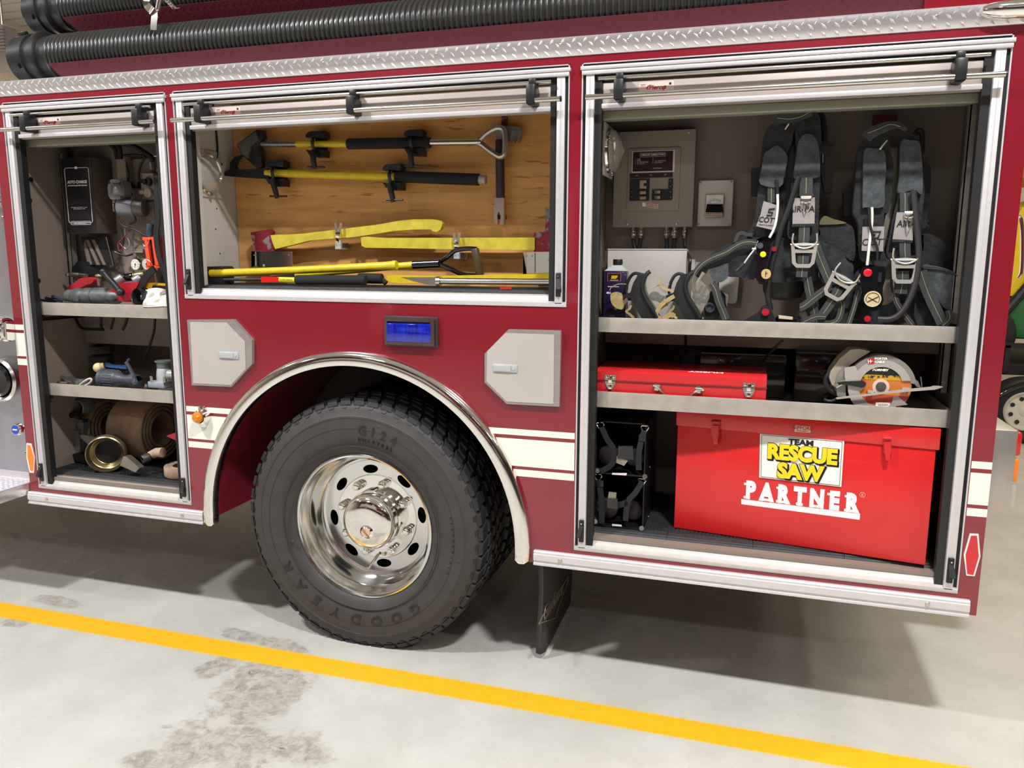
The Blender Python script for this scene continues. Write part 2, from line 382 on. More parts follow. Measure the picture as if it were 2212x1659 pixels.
# white stripes
def zb(u, v): return P(u, v, 0).z
zs = [(.954, .927), (.907, .760), (.741, .703)]
zs = [(zb(1241, 935.5), zb(1241, 949)), (zb(1241, 957), zb(1241, 1017)), (zb(1241, 1024), zb(1241, 1039))]
for a, b_ in zs:
    for xa, xb in ((-.775, None), (None, .865), (2.110, X1)):
        s = B()
        zc = lambda z: math.sqrt(max(0, .70**2-(z-WC[1])**2))
        if xa == -.775: s.slab([(-.775, -.0008, b_), (-.775, -.0008, a), (-zc(a), -.0008, a), (-zc(b_), -.0008, b_)], (0, .0008, 0))
        elif xa is None: s.slab([(zc(b_), -.0008, b_), (zc(a), -.0008, a), (.865, -.0008, a), (.865, -.0008, b_)], (0, .0008, 0))
        else: s.box((xa, -.0008, b_), (xb, 0, a))
        s.build('white_stripe', white, truck)
for a, b_ in ((701, 712.6), (719, 769), (774.5, 788)):
    B().box((X0, -.0008, P(40, b_, 0).z), (-1.602, 0, P(40, a, 0).z)).build('white_stripe', white, truck)
# lower rub rails
for xa, xb in ((X0, -.715), (.722, 2.142)):
    prof = [(0, .507), (-.012, .507), (-.016, .503), (-.016, .496), (-.019, .494), (-.019, .472), (-.014, .470), (-.014, .462), (-.018, .460), (-.018, .453), (0, .453)]
    rr = B().slab([(xa, y, z) for y, z in prof], (xb-xa, 0, 0)).build('rub_rail', alu, truck)
    ends = [xa+.11, xb-.10] if xa < 0 else [xa+.10, xb-.12]
    sc = B()
    for x in ends: sc.cyl((x, -.017, .483), (x, -.024, .483), .0085, .006, 16).cyl((x, -.0235, .483), (x, -.0245, .483), .0035, n=6)
    sc.build('rail_screw', satin, rr)
# tread plate drip rail along the top
XL = -3.3
tp = B().slab([(XL, y, z) for y, z in [(0, 2.216), (-.004, 2.217), (-.014, 2.238), (-.014, 2.270), (-.010, 2.275), (.30, 2.275), (.30, 2.262), (.006, 2.262)]], (X1+.02-XL, 0, 0))
tp.tread((XL, -.0042, 2.2175), (1, 0, 0), (0, -.43, .90), (0, -.9, -.43), X1-XL, .021, .037, .0034, .025, .0085)
tp.tread((XL, -.014, 2.240), (1, 0, 0), (0, 0, 1), (0, -1, 0), X1-XL, .031, .037, .0034, .025, .0085)
tp.tread((XL, .002, 2.275), (1, 0, 0), (0, 1, 0), (0, 0, 1), X1-XL, .05, .037, .0034, .025, .0085)
drip = tp.build('tread_plate_rail', tplate, truck)
sc = B()
for u, v in ((86, 185), (176, 175), (268, 168), (370, 158), (475, 150), (585, 142), (700, 133), (818, 124), (943, 115), (1074, 105), (1212, 93), (1358, 81), (1513, 69), (1675, 55), (1845, 43), (2022, 34)):
    p = P(u, v, -.008); sc.ball((p.x, -.0155, 2.252), .0045, 6, (1, .6, 1))
sc.build('rail_screw', satin, drip)
# hose trays
def tray(name, y0, z0, xa, xb, yb, hf, mat_=dred):
    t = .003
    prof = [(y0, z0), (y0+t, z0+.002), (y0+.05, z0-hf+t), (yb-.05, z0-hf+t), (yb, z0), (yb, z0-t), (yb-.05+.002, z0-hf), (y0+.05-.003, z0-hf)]
    xs = xa+.055
    b = B(); v0 = []
    for y, z in prof: v0.append((xa+(.0 if z > z0-hf/2 else .055), y, z))
    vs0 = [b.bm.verts.new(p) for p in v0]; vs1 = [b.bm.verts.new((xb, p[1], p[2])) for p in v0]
    k = len(v0)
    for i in range(k): b.bm.faces.new((vs0[i], vs1[i], vs1[(i+1) % k], vs0[(i+1) % k]))
    b.bm.faces.new(vs0); b.bm.faces.new(vs1[::-1])
    b.tread((xa+.06, y0+.003, z0-.006), (1, 0, 0), (0, .05, -hf), (0, -hf, -.05), xb-xa-.1, hf-.01, .035, .0008, .022, .004)
    return b.build(name, mat_, truck)
tray('hose_tray', .055, P(900, 70, .055).z, P(103, 135, .055).x, 1.93, .31, .074)
tz2 = P(134, 38, .31).z
tray('hose_tray', .31, tz2, P(134, 38, .31).x, 1.93, .58, .06)
pb = B()
for x in (-1.28, -.2, .9, 1.9): pb.box((x, .12, 2.275), (x+.05, .54, 2.285)).box((x, .36, 2.285), (x+.05, .54, tz2-.055))
pb.box((-1.44, .12, 2.265), (-1.30, .2, 2.29))
pb.build('tray_bracket', red, truck)
B().box((1.88, .06, 2.275), (2.15, 1.2, 2.62), .006).build('upper_body_box', red, truck)
B().box((X0+.3, .62, 2.275), (1.9, 2.2, 2.42)).build('hose_bed', dred, truck)
# chrome lamp bezel at the rear top corner
z = zm(2100, 0, 13.82)
lb = B(); o = P(2153, 22, -.03)
lb.lathe([(0.0, -.065), (.010, -.060), (.018, -.045), (.023, -.02), (.025, 0), (.025, .02), (.027, .05), (.030, .075), (.033, .09)], (P(2176, 22, -.03).x, -.022, P(2176, 22, -.03).z+.004), (1, 0, -.02), 28)
lb.build('marker_lamp_bezel', chrome, truck)

# -------- compartment liners
def liner_box(xa, xb, za, zb_, yb, mt, name='compartment_liner', y0=.02, bot=None, top=None):
    t = .012; b = B(); yt_ = y0 if top is None else top; yo_ = y0 if bot is None else bot
    b.box((xa-t, y0, za), (xa, yb+t, zb_)).box((xb, y0, za), (xb+t, yb+t, zb_)).box((xa, yb, za), (xb, yb+t, zb_))
    b.box((xa-t, yo_, za-t), (xb+t, yb+t, za)).box((xa-t, yt_, zb_), (xb+t, yb+t, zb_+t))
    return b.build(name, mt, truck)
C1, C2, C3 = (-1.615, -.765), (-.715, .805), (.885, 2.085)
liner_box(*C1, 1.29, 2.20, .33, liner, bot=.325); liner_box(*C1, .576, 1.272, .60, liner, top=.345)
liner_box(*C2, 1.437, 2.20, .33, linl)
liner_box(*C3, 1.30, 2.20, .40, liner, bot=.395); liner_box(*C3, .573, 1.282, .66, liner, top=.412)
for (xa, xb), yb, z0 in ((C1, .33, 1.15), (C3, .40, 1.235)): B().box((xa+.01, yb, z0), (xb-.01, yb+.01, 1.285)).build('back_panel_flange', liner, truck)
# pillars, struts
def strut(x, y, z0, z1, mt=galu, w=.026, d=.03):
    b = B().box((x, y, z0), (x+w, y+.004, z1)).box((x, y, z0), (x+.004, y+d, z1)).box((x+w-.004, y, z0), (x+w, y+d, z1)).box((x+.009, y-.002, z0), (x+w-.009, y+.001, z1))
    return b.build('strut_channel', mt, truck)
strut(-1.605, .045, .59, 2.05); strut(-1.597, .26, 1.31, 2.02); strut(-.708, .04, 1.43, 2.06, linl, .02)
strut(.892, .045, 1.36, 2.05, M('bright_channel', (170, 160, 148), .35, .7)); strut(2.050, .16, 1.36, 2.06); strut(2.045, .2, 1.13, 1.30); strut(.892, .05, 1.1, 1.31)

# -------- roll-up doors
pierce = []
def door(xa, xb, z0, z1, nbr, stick, stx):
    xb_, xa_ = xb, xa
    rd = B().box((xa+.066, .012, 2.048), (xb-.066, .03, 2.130), .003)         # bottom slat of the raised door
    rd.box((xa+.045, .018, 2.045), (xb-.045, .03, 2.130))
    rd.box((xa+.066, .03, 2.11), (xb-.066, .06, 2.130))
    slat = rd.build('roll_up_door', M('door_slat', (178, 166, 158), .45, .3, noise=(20, .03)), truck)
    B().box((xa+.066, .002, 2.048), (xb-.066, .014, 2.063), .002).build('bottom_flange', alu, slat)
    b = B().box((xa, -.003, z0), (xa+.004, .02, z1)).box((xb-.004, -.003, z0), (xb, .02, z1)).box((xa, -.003, z1-.003), (xb, .02, z1))
    b.build('trim_lip', alu, slat)
    B().box((xa+.004, .004, z0+.014), (xa+.016, .02, z1-.012)).box((xb-.016, .004, z0+.014), (xb-.004, .02, z1-.012)).box((xa+.004, .003, z1-.012), (xb-.004, .02, z1-.003)).box((xa+.043, .012, 2.14), (xb-.043, .02, 2.160)).build('rubber_seal', seal, slat)
    for x in (xa+.015, xb-.042):
        B().box((x, -.006, z0+.010), (x+.027, .03, z1-.032), .0015).box((x+.0125, -.0068, z0+.02), (x+.0145, -.005, z1-.04)).build('guide_track', alu, slat)
    for x in (xa+.042, xb-.066):
        B().box((x, .008, z0+.012), (x+.024, .036, z1-.034)).build('brush_seal', M('brush_seal', (40, 40, 39), .4, .1) if x > 1.5 else blk2, slat)
    B().box((xa-.003, -.014, z1-.0235), (xb+.004, .004, z1-.0115), .002).box((xa+.001, -.012, z1-.0380), (xb, .004, z1-.0255), .002).box((xa+.002, -.009, z1-.028), (xb-.002, .002, z1-.018)).build('header_rail', alu, slat)
    # sill
    prof = [(-.004, z0), (-.006, z0+.004), (-.006, z0+.014), (.012, z0+.020), (.020, z0+.030), (.026, z0+.044), (.040, z0+.050), (.060, z0+.046), (.060, z0)]
    if z0 > 1: prof = [(-.004, z0), (-.006, z0+.004), (-.006, z0+.014), (.006, z0+.018), (.014, z0+.022), (.02, z0+.036), (.035, z0+.036), (.035, z0)]
    B().slab([(xa+.001, y, z) for y, z in prof], (xb-xa-.002, 0, 0)).build('sill', alu if z0 > 1 else M('sill_aluminium', (196, 190, 182), .4, .12, noise=(30, .06)), slat)
    B().cyl((xa+.058, -.02, 2.137), (xb-.058, -.02, 2.137), .0058, n=16).build('guide_rod', satin, slat)
    lb = B().cyl((xa+.022, -.042, 2.077), (xb-.022, -.042, 2.077), .0088, n=20).build('lift_bar', satin, slat)
    B().cyl((xb-.022, -.042, 2.077), (xb-.018, -.042, 2.077), .0092, n=16).build('end_cap', blk, lb)
    for x in nbr:
        k = B().box((x-.016, -.054, 2.064), (x+.016, .004, 2.128), .007).box((x-.012, -.034, 2.124), (x+.012, .010, 2.150), .005).box((x-.015, -.008, 2.066), (x+.015, .013, 2.118), .003)
        k.build('bar_bracket', blk, slat)
    for sd, x in ((1, xa+.019), (-1, xb-.037)):
        zl = z0+.035
        k = B().box((x, -.014, zl), (x+.018, -.004, zl+.082), .003).slab([(x+.002, -.014, zl+.062), (x+.016, -.014, zl+.062), (x+.016-.006*sd, -.030, zl+.028), (x-.004*sd, -.030, zl+.028)], (0, .016, -.012), .002)
        kk = k.build('door_catch', blk, slat); B().cyl((x+.009, -.0145, zl+.070), (x+.009, -.016, zl+.070), .003, n=10).build('catch_screw', satin, kk)
    if stick:
        c = stx; x0, x1, zA, zB_ = c-.056, c+.056, 2.0875, 2.1235
        s = B().box((x0, .0112, zA), (x1, .0122, zB_)).build('door_sticker', pink, slat)
        bt = B().txt('Pierce', ((x0+x1)/2, .0108, 2.1000), (1, 0, 0), (0, 0, 1), .0200, .0002, it=.35, bold=.0004)
        for a0 in (PI*.72, -PI*.28):
            bt.tube([((x0+x1)/2+.030*math.cos(a0+.1*i), .0108, 2.1055+.011*math.sin(a0+.1*i)) for i in range(14)], .0017, 6)
        bt.build('sticker_print', rink, slat) if 0 else bt.build('sticker_print', rink, slat)
        B().box((x1-.016, .0106, 2.112), (x1-.009, .0112, 2.119)).txt('REGISTERED', (x0+.013, .011, 2.116), (1, 0, 0), (0, 0, 1), .003, .0002).txt('WARRANTY', (x0+.013, .011, 2.112), (1, 0, 0), (0, 0, 1), .003, .0002).txt('PRODUCT', (x1-.013, .011, 2.094), (1, 0, 0), (0, 0, 1), .003, .0002).build('sticker_print', bink, slat)
    return slat
door(*DOORS[0], (-1.448, -.886), True, P(107, 262, .01).x)
door(*DOORS[1], (-.598, .044, .707), True, P(492, 242, .01).x)
door(*DOORS[2], (.998, 1.972), True, P(1418, 184, .01).x)

# -------- wheel arch trim and well
a = B(); n = 64; rows = []
prof = [(.706, .0), (.709, -.012), (.703, -.024), (.690, -.030), (.670, -.031), (.655, -.028), (.650, -.018), (.650, .004)]
angs = [None]+[PI*i/n for i in range(n+1)]+[None]
for k, an in enumerate(angs):
    ring = []
    for r, y in prof:
        if k == 0: p = (r, y, .466)
        elif k == len(angs)-1: p = (-r, y, .466)
        else: p = (r*math.cos(an), y, WC[1]+r*math.sin(an))
        ring.append(a.bm.verts.new(p))
    rows.append(ring)
for i in range(len(rows)-1):
    for j in range(len(prof)-1): a.bm.faces.new((rows[i][j], rows[i][j+1], rows[i+1][j+1], rows[i+1][j]))
for sg in (1, -1):      # rounded tips
    r0 = [(sg*r, y, .466) for r, y in prof]; c = (sg*.678, -.012, .452)
    vs = [a.bm.verts.new(p) for p in r0]; vt = [a.bm.verts.new((sg*(.678+(abs(p[0])-.678)*.55), p[1]*.9, .454)) for p in r0]
    for j in range(len(vs)-1): a.bm.faces.new((vs[j], vs[j+1], vt[j+1], vt[j]))
    a.bm.faces.new(vt)
a.build('wheel_arch_trim', chrome, truck, 50, weld=True)
wl = B()
r = .695; prev = None
for i in range(41):
    an = PI*i/40; p = [wl.bm.verts.new((r*math.cos(an), y, WC[1]+r*math.sin(an)-.003)) for y in (.015, .70)]
    if prev: wl.bm.faces.new((prev[0], prev[1], p[1], p[0]))
    prev = p
for sg in (1, -1): wl.box((sg*.695, .015, .47), (sg*.70, .70, .51))
wl.build('wheel_well', M('wheel_well_paint', (120, 24, 38), .45, noise=(40, .2), wear=(120, .7, (130, 120, 110))), truck)
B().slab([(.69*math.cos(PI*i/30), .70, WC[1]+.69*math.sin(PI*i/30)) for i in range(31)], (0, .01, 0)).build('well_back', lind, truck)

# -------- wheels
def tyre_prof(): return [(.292, .05), (.297, .035), (.315, .022), (.345, .006), (.372, .001), (.395, -.001), (.42, .0), (.445, .004), (.452, .0035), (.456, .007), (.478, .012), (.495, .022), (.503, .034), (.506, .15), (.503, .266), (.495, .278), (.45, .298), (.40, .300), (.35, .295), (.30, .27), (.29, .25)]
def wheel(yo, main):
    cx = (0, yo, WC[1])
    if main:
        R_ = B().lathe([(.289, .255), (.280, .22), (.262, .20), (.252, .165), (.243, .150), (.236, .160), (.20, .163), (.15, .165), (.06, .166)][::-1]+[], cx, n=96)
        R_.bm.free()
        rim = B()
        rim.lathe([(.300, .048), (.3005, .036), (.298, .030), (.292, .028), (.286, .031), (.281, .040), (.277, .055), (.268, .066), (.2645, .085), (.262, .12), (.258, .150), (.250, .162), (.238, .166)], cx, n=96)
        loops = [circ(cx[::2], .239, 96)]
        for k in range(8):
            a0 = math.radians(22.5+45*k+HOLE); c = (cx[0]+.202*math.cos(a0), cx[2]+.202*math.sin(a0)); tx, tz = -math.sin(a0), math.cos(a0)
            loops.append([(c[0]+tx*.034*math.cos(t)+tz*.018*math.sin(t), c[1]+tz*.034*math.cos(t)-tx*.018*math.sin(t)) for t in [2*PI*i/20 for i in range(20)]])
        rim.holed(loops, yo+.163, .012)
        wh = rim.build('wheel', M('polished_alloy', (220, 219, 216), .15, 1), truck, 30)
        B().lathe([(.180, .163), (.176, .158), (.12, .157)], cx, n=64).build('mounting_ring', chrome, wh)
        hub = B().lathe([(.0, .055), (.06, .057), (.092, .062), (.106, .070), (.113, .082), (.114, .10), (.114, .125), (.120, .130), (.120, .162)], cx, n=64).lathe([(.0, .0490), (.020, .0495), (.024, .053), (.030, .057)], (cx[0]+.005, yo, cx[2]-.030), n=32)
        hb = hub.build('hub_cap', chrome, wh)
        B().cyl((cx[0]+.005, yo+.0492, cx[2]-.030), (cx[0]+.005, yo+.046, cx[2]-.030), .019, n=28).build('hub_badge', M('hub_badge', (214, 186, 150), .4, .3), hb)
        l = B(); bx, bz = cx[0]+.005, cx[2]-.030
        l.tube([(bx-.014, yo+.0455, bz+.014), (bx-.004, yo+.0455, bz+.009), (bx+.001, yo+.0455, bz-.001), (bx+.009, yo+.0455, bz-.009), (bx+.015, yo+.0455, bz-.014)], .0009, 5, sm=3)
        l.tube([(bx-.015, yo+.0455, bz+.010), (bx-.007, yo+.0455, bz+.002), (bx+.002, yo+.0455, bz-.008), (bx+.012, yo+.0455, bz-.015)], .0009, 5, sm=3).build('badge_mark', bink, hb)
        for k in range(8):
            a0 = math.radians(45*k+HOLE); x, zz = cx[0]+.150*math.cos(a0), cx[2]+.150*math.sin(a0)
            B().cyl((x, yo+.158, zz), (x, yo+.135, zz), .021, .020, 6, .002).cyl((x, yo+.135, zz), (x, yo+.118, zz), .0185, .013, 20, .004).build('lug_nut', chrome, wh)
        vx = P(820, 1215, yo+.14)
        B().cyl((vx.x-.01, yo+.15, vx.z+.03), (vx.x-.02, yo+.09, vx.z+.0), .006, n=10).cyl((vx.x-.02, yo+.09, vx.z), (vx.x-.022, yo+.075, vx.z-.004), .008, n=10).build('valve_stem', satin, wh)
    else:
        wh = B().lathe([(.29, .05), (.27, .07), (.26, .22), (.25, .24), (.05, .24)], cx, n=48).build('inner_wheel', dsteel, truck)
    t = B().lathe(tyre_prof(), cx, n=120)
    t.build('tyre', tyrem, wh, 40)
    tb = B(); n = 54
    for k in range(n):      # tread blocks: shoulder lugs and centre ribs
        a0 = 2*PI*k/n
        for (ya, yb2, off, wdt, ra, rb) in ((.018, .062, 0, .78, .496, .520), (.215-.0, .280, .4, .78, .498, .520), (.072, .118, .3, .74, .500, .521), (.128, .168, .7, .74, .500, .522), (.178, .208, .1, .74, .500, .521)):
            a1 = a0+off*2*PI/n; w_ = wdt*2*PI/n; sk = .35*2*PI/n
            def pt(r, a, y): return (cx[0]+r*math.cos(a), yo+y, cx[2]+r*math.sin(a))
            q = [pt(ra, a1, ya), pt(ra, a1+w_, ya), pt(ra, a1+w_+sk, yb2), pt(ra, a1+sk, yb2)]
            r1 = rb-(.008 if ya < .03 else 0)
            q2 = [pt(r1, a1+.006, ya+.006), pt(r1, a1+w_-.006, ya+.006), pt(rb, a1+w_+sk-.004, yb2-.002), pt(rb, a1+sk+.004, yb2-.002)]
            v = [tb.bm.verts.new(p) for p in q+q2]
            for f in ((4, 5, 6, 7), (0, 1, 5, 4), (1, 2, 6, 5), (2, 3, 7, 6), (3, 0, 4, 7)): tb.bm.faces.new([v[i] for i in f])
        if main and k % 1 == 0:
            a1 = a0+.03
            tb.bm.faces.new([tb.bm.verts.new(pt(r_, a, y)) for r_, a, y in ((.500, a1, .024), (.484, a1+.01, .0125), (.484, a1+.05, .0125), (.500, a1+.06, .024))])
    tb.build('tread', treadm, wh, 30)
    if main:
        L_ = B()
        def arc(s, r, a_from, a_to, size, it=0, bold=.0012, sq=1, ext=.0022, yy=.0):
            for i, ch in enumerate(s):
                if ch == ' ': continue
                an = a_from+(a_to-a_from)*i/(len(s)-1)
                L_.txt(ch, (cx[0]+r*math.cos(an), yo+yy, cx[2]+r*math.sin(an)), (math.sin(an), 0, -math.cos(an)), (math.cos(an), 0, math.sin(an)), size, ext, bold=bold, it=it, squeeze=sq)
        def ang(u, v): p = P(u, v, yo); return math.atan2(p.z-cx[2], p.x-cx[0])
        arc('GOODYEAR', .365, ang(893, 1310), ang(622, 1225), .055, .1, .0012, 1.15)
        arc('G124', .385, ang(782, 945), ang(848, 958), .050, 0, .0015, 1.0)
        arc('UNISTEEL', .358, ang(776, 968), ang(842, 978), .018, 0, .0004, 1.1)
        arc('REGROOVABLE', .395, ang(965, 1120), ang(950, 1230), .012, 0, .0002, 1)
        L_.build('sidewall_lettering', M('sidewall_letter_rubber', (36, 34, 34), .5), wh, 20)
        rg = B()
        for r_ in (.335, .446, .405):
            rg.lathe([(r_-.0012, .004), (r_, -.0022 if r_ < .44 else .0022), (r_+.0012, .004)], (cx[0], yo, cx[2]), n=120)
        for u, v in ((816, 923), (989, 1214), (737, 1350), (632, 1170)):
            p = P(u, v, yo); rg.ball((p.x, yo+.004, p.z), .006, 6)
        rg.build('sidewall_rib', tyrem, wh)
    return wh
HOLE = 0
def _ang(u, v):
    p = P(u, v, .15); return math.degrees(math.atan2(p.z-WC[1], p.x))
HOLE = (_ang(600+1290/4.483, 950+890/4.483) % 45); HOLE = HOLE if HOLE < 22.5 else HOLE-45
wheel(.005, True); wheel(.345, False)

# -------- lockers over the wheel
def locker(outer, inner, latch, inner_side):
    b = B().slab([P(u, v, -.016) for u, v in outer], (0, .016, 0), .003)
    lk = b.build('side_locker', M('locker_frame', (168, 160, 154), .35, .55, noise=(30, .08)), truck)
    B().slab([P(u, v, -.0175) for u, v in inner], (0, .004, 0), .001).build('locker_door', M('locker_door_paint', (188, 181, 173), .45, .2, noise=(5, .06)), lk)
    (u0, v0), (u1, v1) = latch
    p, q = P(u0, v0, -.018), P(u1, v1, -.018)
    lt = B().box((p.x, -.022, q.z), (q.x, -.015, p.z), .002).build('latch', lgrey, lk)
    B().box((p.x+.004, -.025, q.z+.003), (q.x-.022, -.02, p.z-.003), .0015).cyl((q.x-.012, -.02, (p.z+q.z)/2), (q.x-.012, -.025, (p.z+q.z)/2), .006, n=14).build('latch_paddle', lgrey, lt)
z = zm(380, 640, 2.514)
locker([z(60, 128), z(312, 126), z(413, 238), z(413, 368), z(300, 492), z(86, 483)], [z(76, 140), z(272, 142), z(374, 248), z(378, 395), z(298, 482), z(94, 472)], (z(235, 299), z(341, 341)), 1)
locker([z(1805, 180), z(2090, 187), z(2082, 600), z(1796, 585), z(1676, 468), z(1676, 312)], [z(1790, 199), z(2054, 208), z(2050, 585), z(1796, 572), z(1686, 462), z(1690, 300)], (z(1722, 366), z(1853, 415)), 0)
# blue warning lamp
p0, p1 = P(827, 682, -.02), P(944, 752, -.02)
lampb = B().box((p0.x, -.012, p1.z), (p1.x, 0, p0.z), .008).build('warning_lamp', M('lamp_gasket', (60, 54, 54), .4, .3), truck)
q0, q1 = P(829, 689, -.03), P(937, 748, -.03)
B().holed([[(q0.x, q1.z), (q0.x, q0.z), (q1.x, q0.z), (q1.x, q1.z)], [(q0.x+.010, q1.z+.010), (q0.x+.010, q0.z-.008), (q1.x-.016, q0.z-.008), (q1.x-.016, q1.z+.010)]], -.026, .018).build('chrome_bezel', M('pink_chrome', (196, 176, 172), .15, 1), lampb)
r0, r1 = P(833, 697, -.03), P(930, 742, -.03)
B().box((r0.x, -.030, r1.z), (r1.x, -.010, r0.z), .006).build('blue_lens', blue, lampb)
# amber side marker
c = P(427, 902, -.03)
mk = B().lathe([(.0, -.052), (.012, -.050), (.020, -.042), (.024, -.030), (.024, -.028)], (c.x, 0, c.z), n=24)
mk.build('amber_marker', amber, truck)
B().lathe([(.0245, -.030), (.030, -.026), (.034, -.012), (.036, 0)], (c.x+.006, 0, c.z), n=24).box((c.x-.012, -.012, c.z-.045), (c.x+.022, 0, c.z+.045), .004).build('marker_bezel', chrome, truck)
# hexagonal reflectors
def refl(o, s, mt, nm='reflector'):
    a = B().slab(px(o, -.004), (0, .004, 0)).build('reflector_frame', pwhite, truck)
    B().slab(px(s, -.006), (0, .003, 0)).build(nm, mt, a)
z = zm(1980, 1120, 7.21)
refl([z(830, 240), z(965, 245), z(995, 590), z(905, 900), z(775, 890), z(735, 565)], [z(850, 270), z(940, 270), z(968, 590), z(885, 880), z(790, 858), z(766, 565)], redr)
z = zm(0, 640, 3.607)
refl([z(206, 1145), z(241, 1150), z(268, 1255), z(262, 1377), z(230, 1374), z(206, 1260)], [z(212, 1158), z(233, 1162), z(261, 1255), z(254, 1362), z(235, 1358), z(214, 1255)], ambr)
# mud flap
fl = B(); rows = []
for j in range(9):
    zt = .425-.40*j/8*1.0; wv = .012*math.sin(j*.6)
    rows.append([fl.bm.verts.new((.700+x+wv*.4, y+.0, max(.02, zt)+.0)) for x, y in ((0, .13+.0), (.02+.0, .125), (.034, .15), (.03, .62))])
for j in range(8):
    for i in range(3): fl.bm.faces.new((rows[j][i], rows[j][i+1], rows[j+1][i+1], rows[j+1][i]))
flo = fl.build('mud_flap', M('flap_rubber', (58, 54, 52), .6, noise=(30, .15)), truck)
sd = flo.modifiers.new('s', 'SOLIDIFY'); sd.thickness = .006
z = zm(1140, 1210, 7.54)
fx = .734
L_ = B().tube([PX(*z(*q), fx+.003) for q in ((185, 1035), (240, 920), (660, 265), (655, 330), (570, 570), (445, 945), (185, 1035))], .0022, 6)
q0, q1 = PX(*z(255, 1020), fx+.002), PX(*z(610, 470), fx+.002)
L_.txt('Gladiator', q0, (q1-q0), (0, -.2, 1), .085, .001, 'LEFT', it=.3, squeeze=max(.3, (q1-q0).length/.36)).build('flap_lettering', M('flap_silver', (150, 138, 120), .4, .5), flo)

# -------- pump panel and step forward of the body
pm = M('pump_panel_steel', (178, 178, 188), .3, .85, noise=(8, .07, (1, 1, .1)))
pp = B().box((-3.3, .055, .56), (X0-.002, 2.33, 2.262)).build('pump_panel', pm, truck)
lv = B()
for i in range(7):
    zz = P(3, 372+i*12, .05).z; lv.obox((-1.95, .045, zz), (.5, 0, 0), (0, .03, -.012), (0, .002, .006), .001)
lv.build('louvre_vent', alu, pp)
c = P(-6, 822, .0); c2 = P(-6, 822, .055)
B().lathe([(.10, .055), (.098, .01), (.088, .0), (.078, .008), (.076, .03)], (c.x, 0, c.z), n=48).build('intake_ring', satin, pp)
B().lathe([(.0, .0), (.06, -.004), (.072, .004), (.076, .055)], (c.x, 0, c.z), n=40).build('intake_cap', gloss, pp)
c = P(5, 712, -.02)
b = B().cyl((c.x-.18, -.02, c.z), (c.x+.05, -.02, c.z-.004), .042, n=32).lathe([(.042, -.02), (.052, -.018), (.052, .018), (.042, .02)], (c.x+.01, -.02, c.z), (1, 0, 0), 32).cyl((c.x-.1, -.02, c.z), (c.x-.1, .06, c.z), .05, n=24)
for a0 in (.6, 2.2, 3.9, 5.4): b.box((c.x+.0, -.02+.052*math.cos(a0)-.006, c.z+.052*math.sin(a0)-.006), (c.x+.028, -.02+.052*math.cos(a0)+.006, c.z+.052*math.sin(a0)+.006), .003)
b.build('discharge_outlet', chrome, pp)
c = P(38, 927, -.0)
kn = B().lathe([(0, -.012), (.024, -.012), (.028, -.004), (.028, .008)], (c.x, 0, c.z), n=12).cyl((c.x, .008, c.z), (c.x, .055, c.z), .012, n=12).build('drain_knob', chrome, pp)
B().cyl((c.x, -.012, c.z), (c.x, -.0135, c.z), .021, n=28).build('knob_face', M('knob_blue', (44, 74, 176), .4), kn)
B().box((c.x-.013, -.0145, c.z-.003), (c.x+.013, -.013, c.z+.003)).build('knob_mark', pwhite, kn)
B().cyl((P(3, 470, .05).x, .055, P(3, 470, .05).z), (P(3, 470, .05).x, .048, P(3, 470, .05).z), .007, n=12).cyl((P(51, 978, .05).x, .055, P(51, 978, .05).z), (P(51, 978, .05).x, .049, P(51, 978, .05).z), .006, n=12).build('panel_bolt', satin, pp)
zst = .545
q = P(64, 1082, -.12); 
s = B().box((-3.3, -.16, zst-.055), (X0-.006, .36, zst), .004)
s.box((-3.3, .052, zst), (X0-.006, .056, zst+.03))
s.tread((-3.3, -.157, zst), (1, 0, 0), (0, 1, 0), (0, 0, 1), 1.62, .20, .030, .0018, .022, .007).tread((-3.3, -.1605, zst-.052), (1, 0, 0), (0, 0, 1), (0, -1, 0), 1.62, .05, .030, .0018, .022, .006)
s.build('side_step', tplate, truck)

# -------- rear step, tail lamps, grab rail
rs = B().box((X1, .47, .655), (X1+.20, 2.1, .965), .004)
rs.build('rear_step', brush, truck)
for k, (mt, nm) in enumerate(((redr, 'tail_lamp'), (ambr, 'turn_lamp'), (clear, 'reverse_lamp'))):
    zt = .955-.098*k
    B().box((X1+.20, .49, zt-.088), (X1+.222, .60, zt), .01).build(nm, mt, truck)
B().box((X1-.0, .3, 1.14), (X1+.07, .36, 1.28), .006).build('rear_side_lamp', M('lamp_housing', (150, 90, 90), .3, .4), truck)
B().tube([P(2196, 470, .25), P(2204, 470, .25), P(2208, 500, .25), P(2207, 580, .25), P(2200, 600, .25)], .006, 8, sm=4).build('grab_handle', chrome, truck)
B().cyl((X1+.035, .28, 1.25), (X1+.035, .28, 2.25), .008, n=12).build('grab_rail', pwhite, truck)

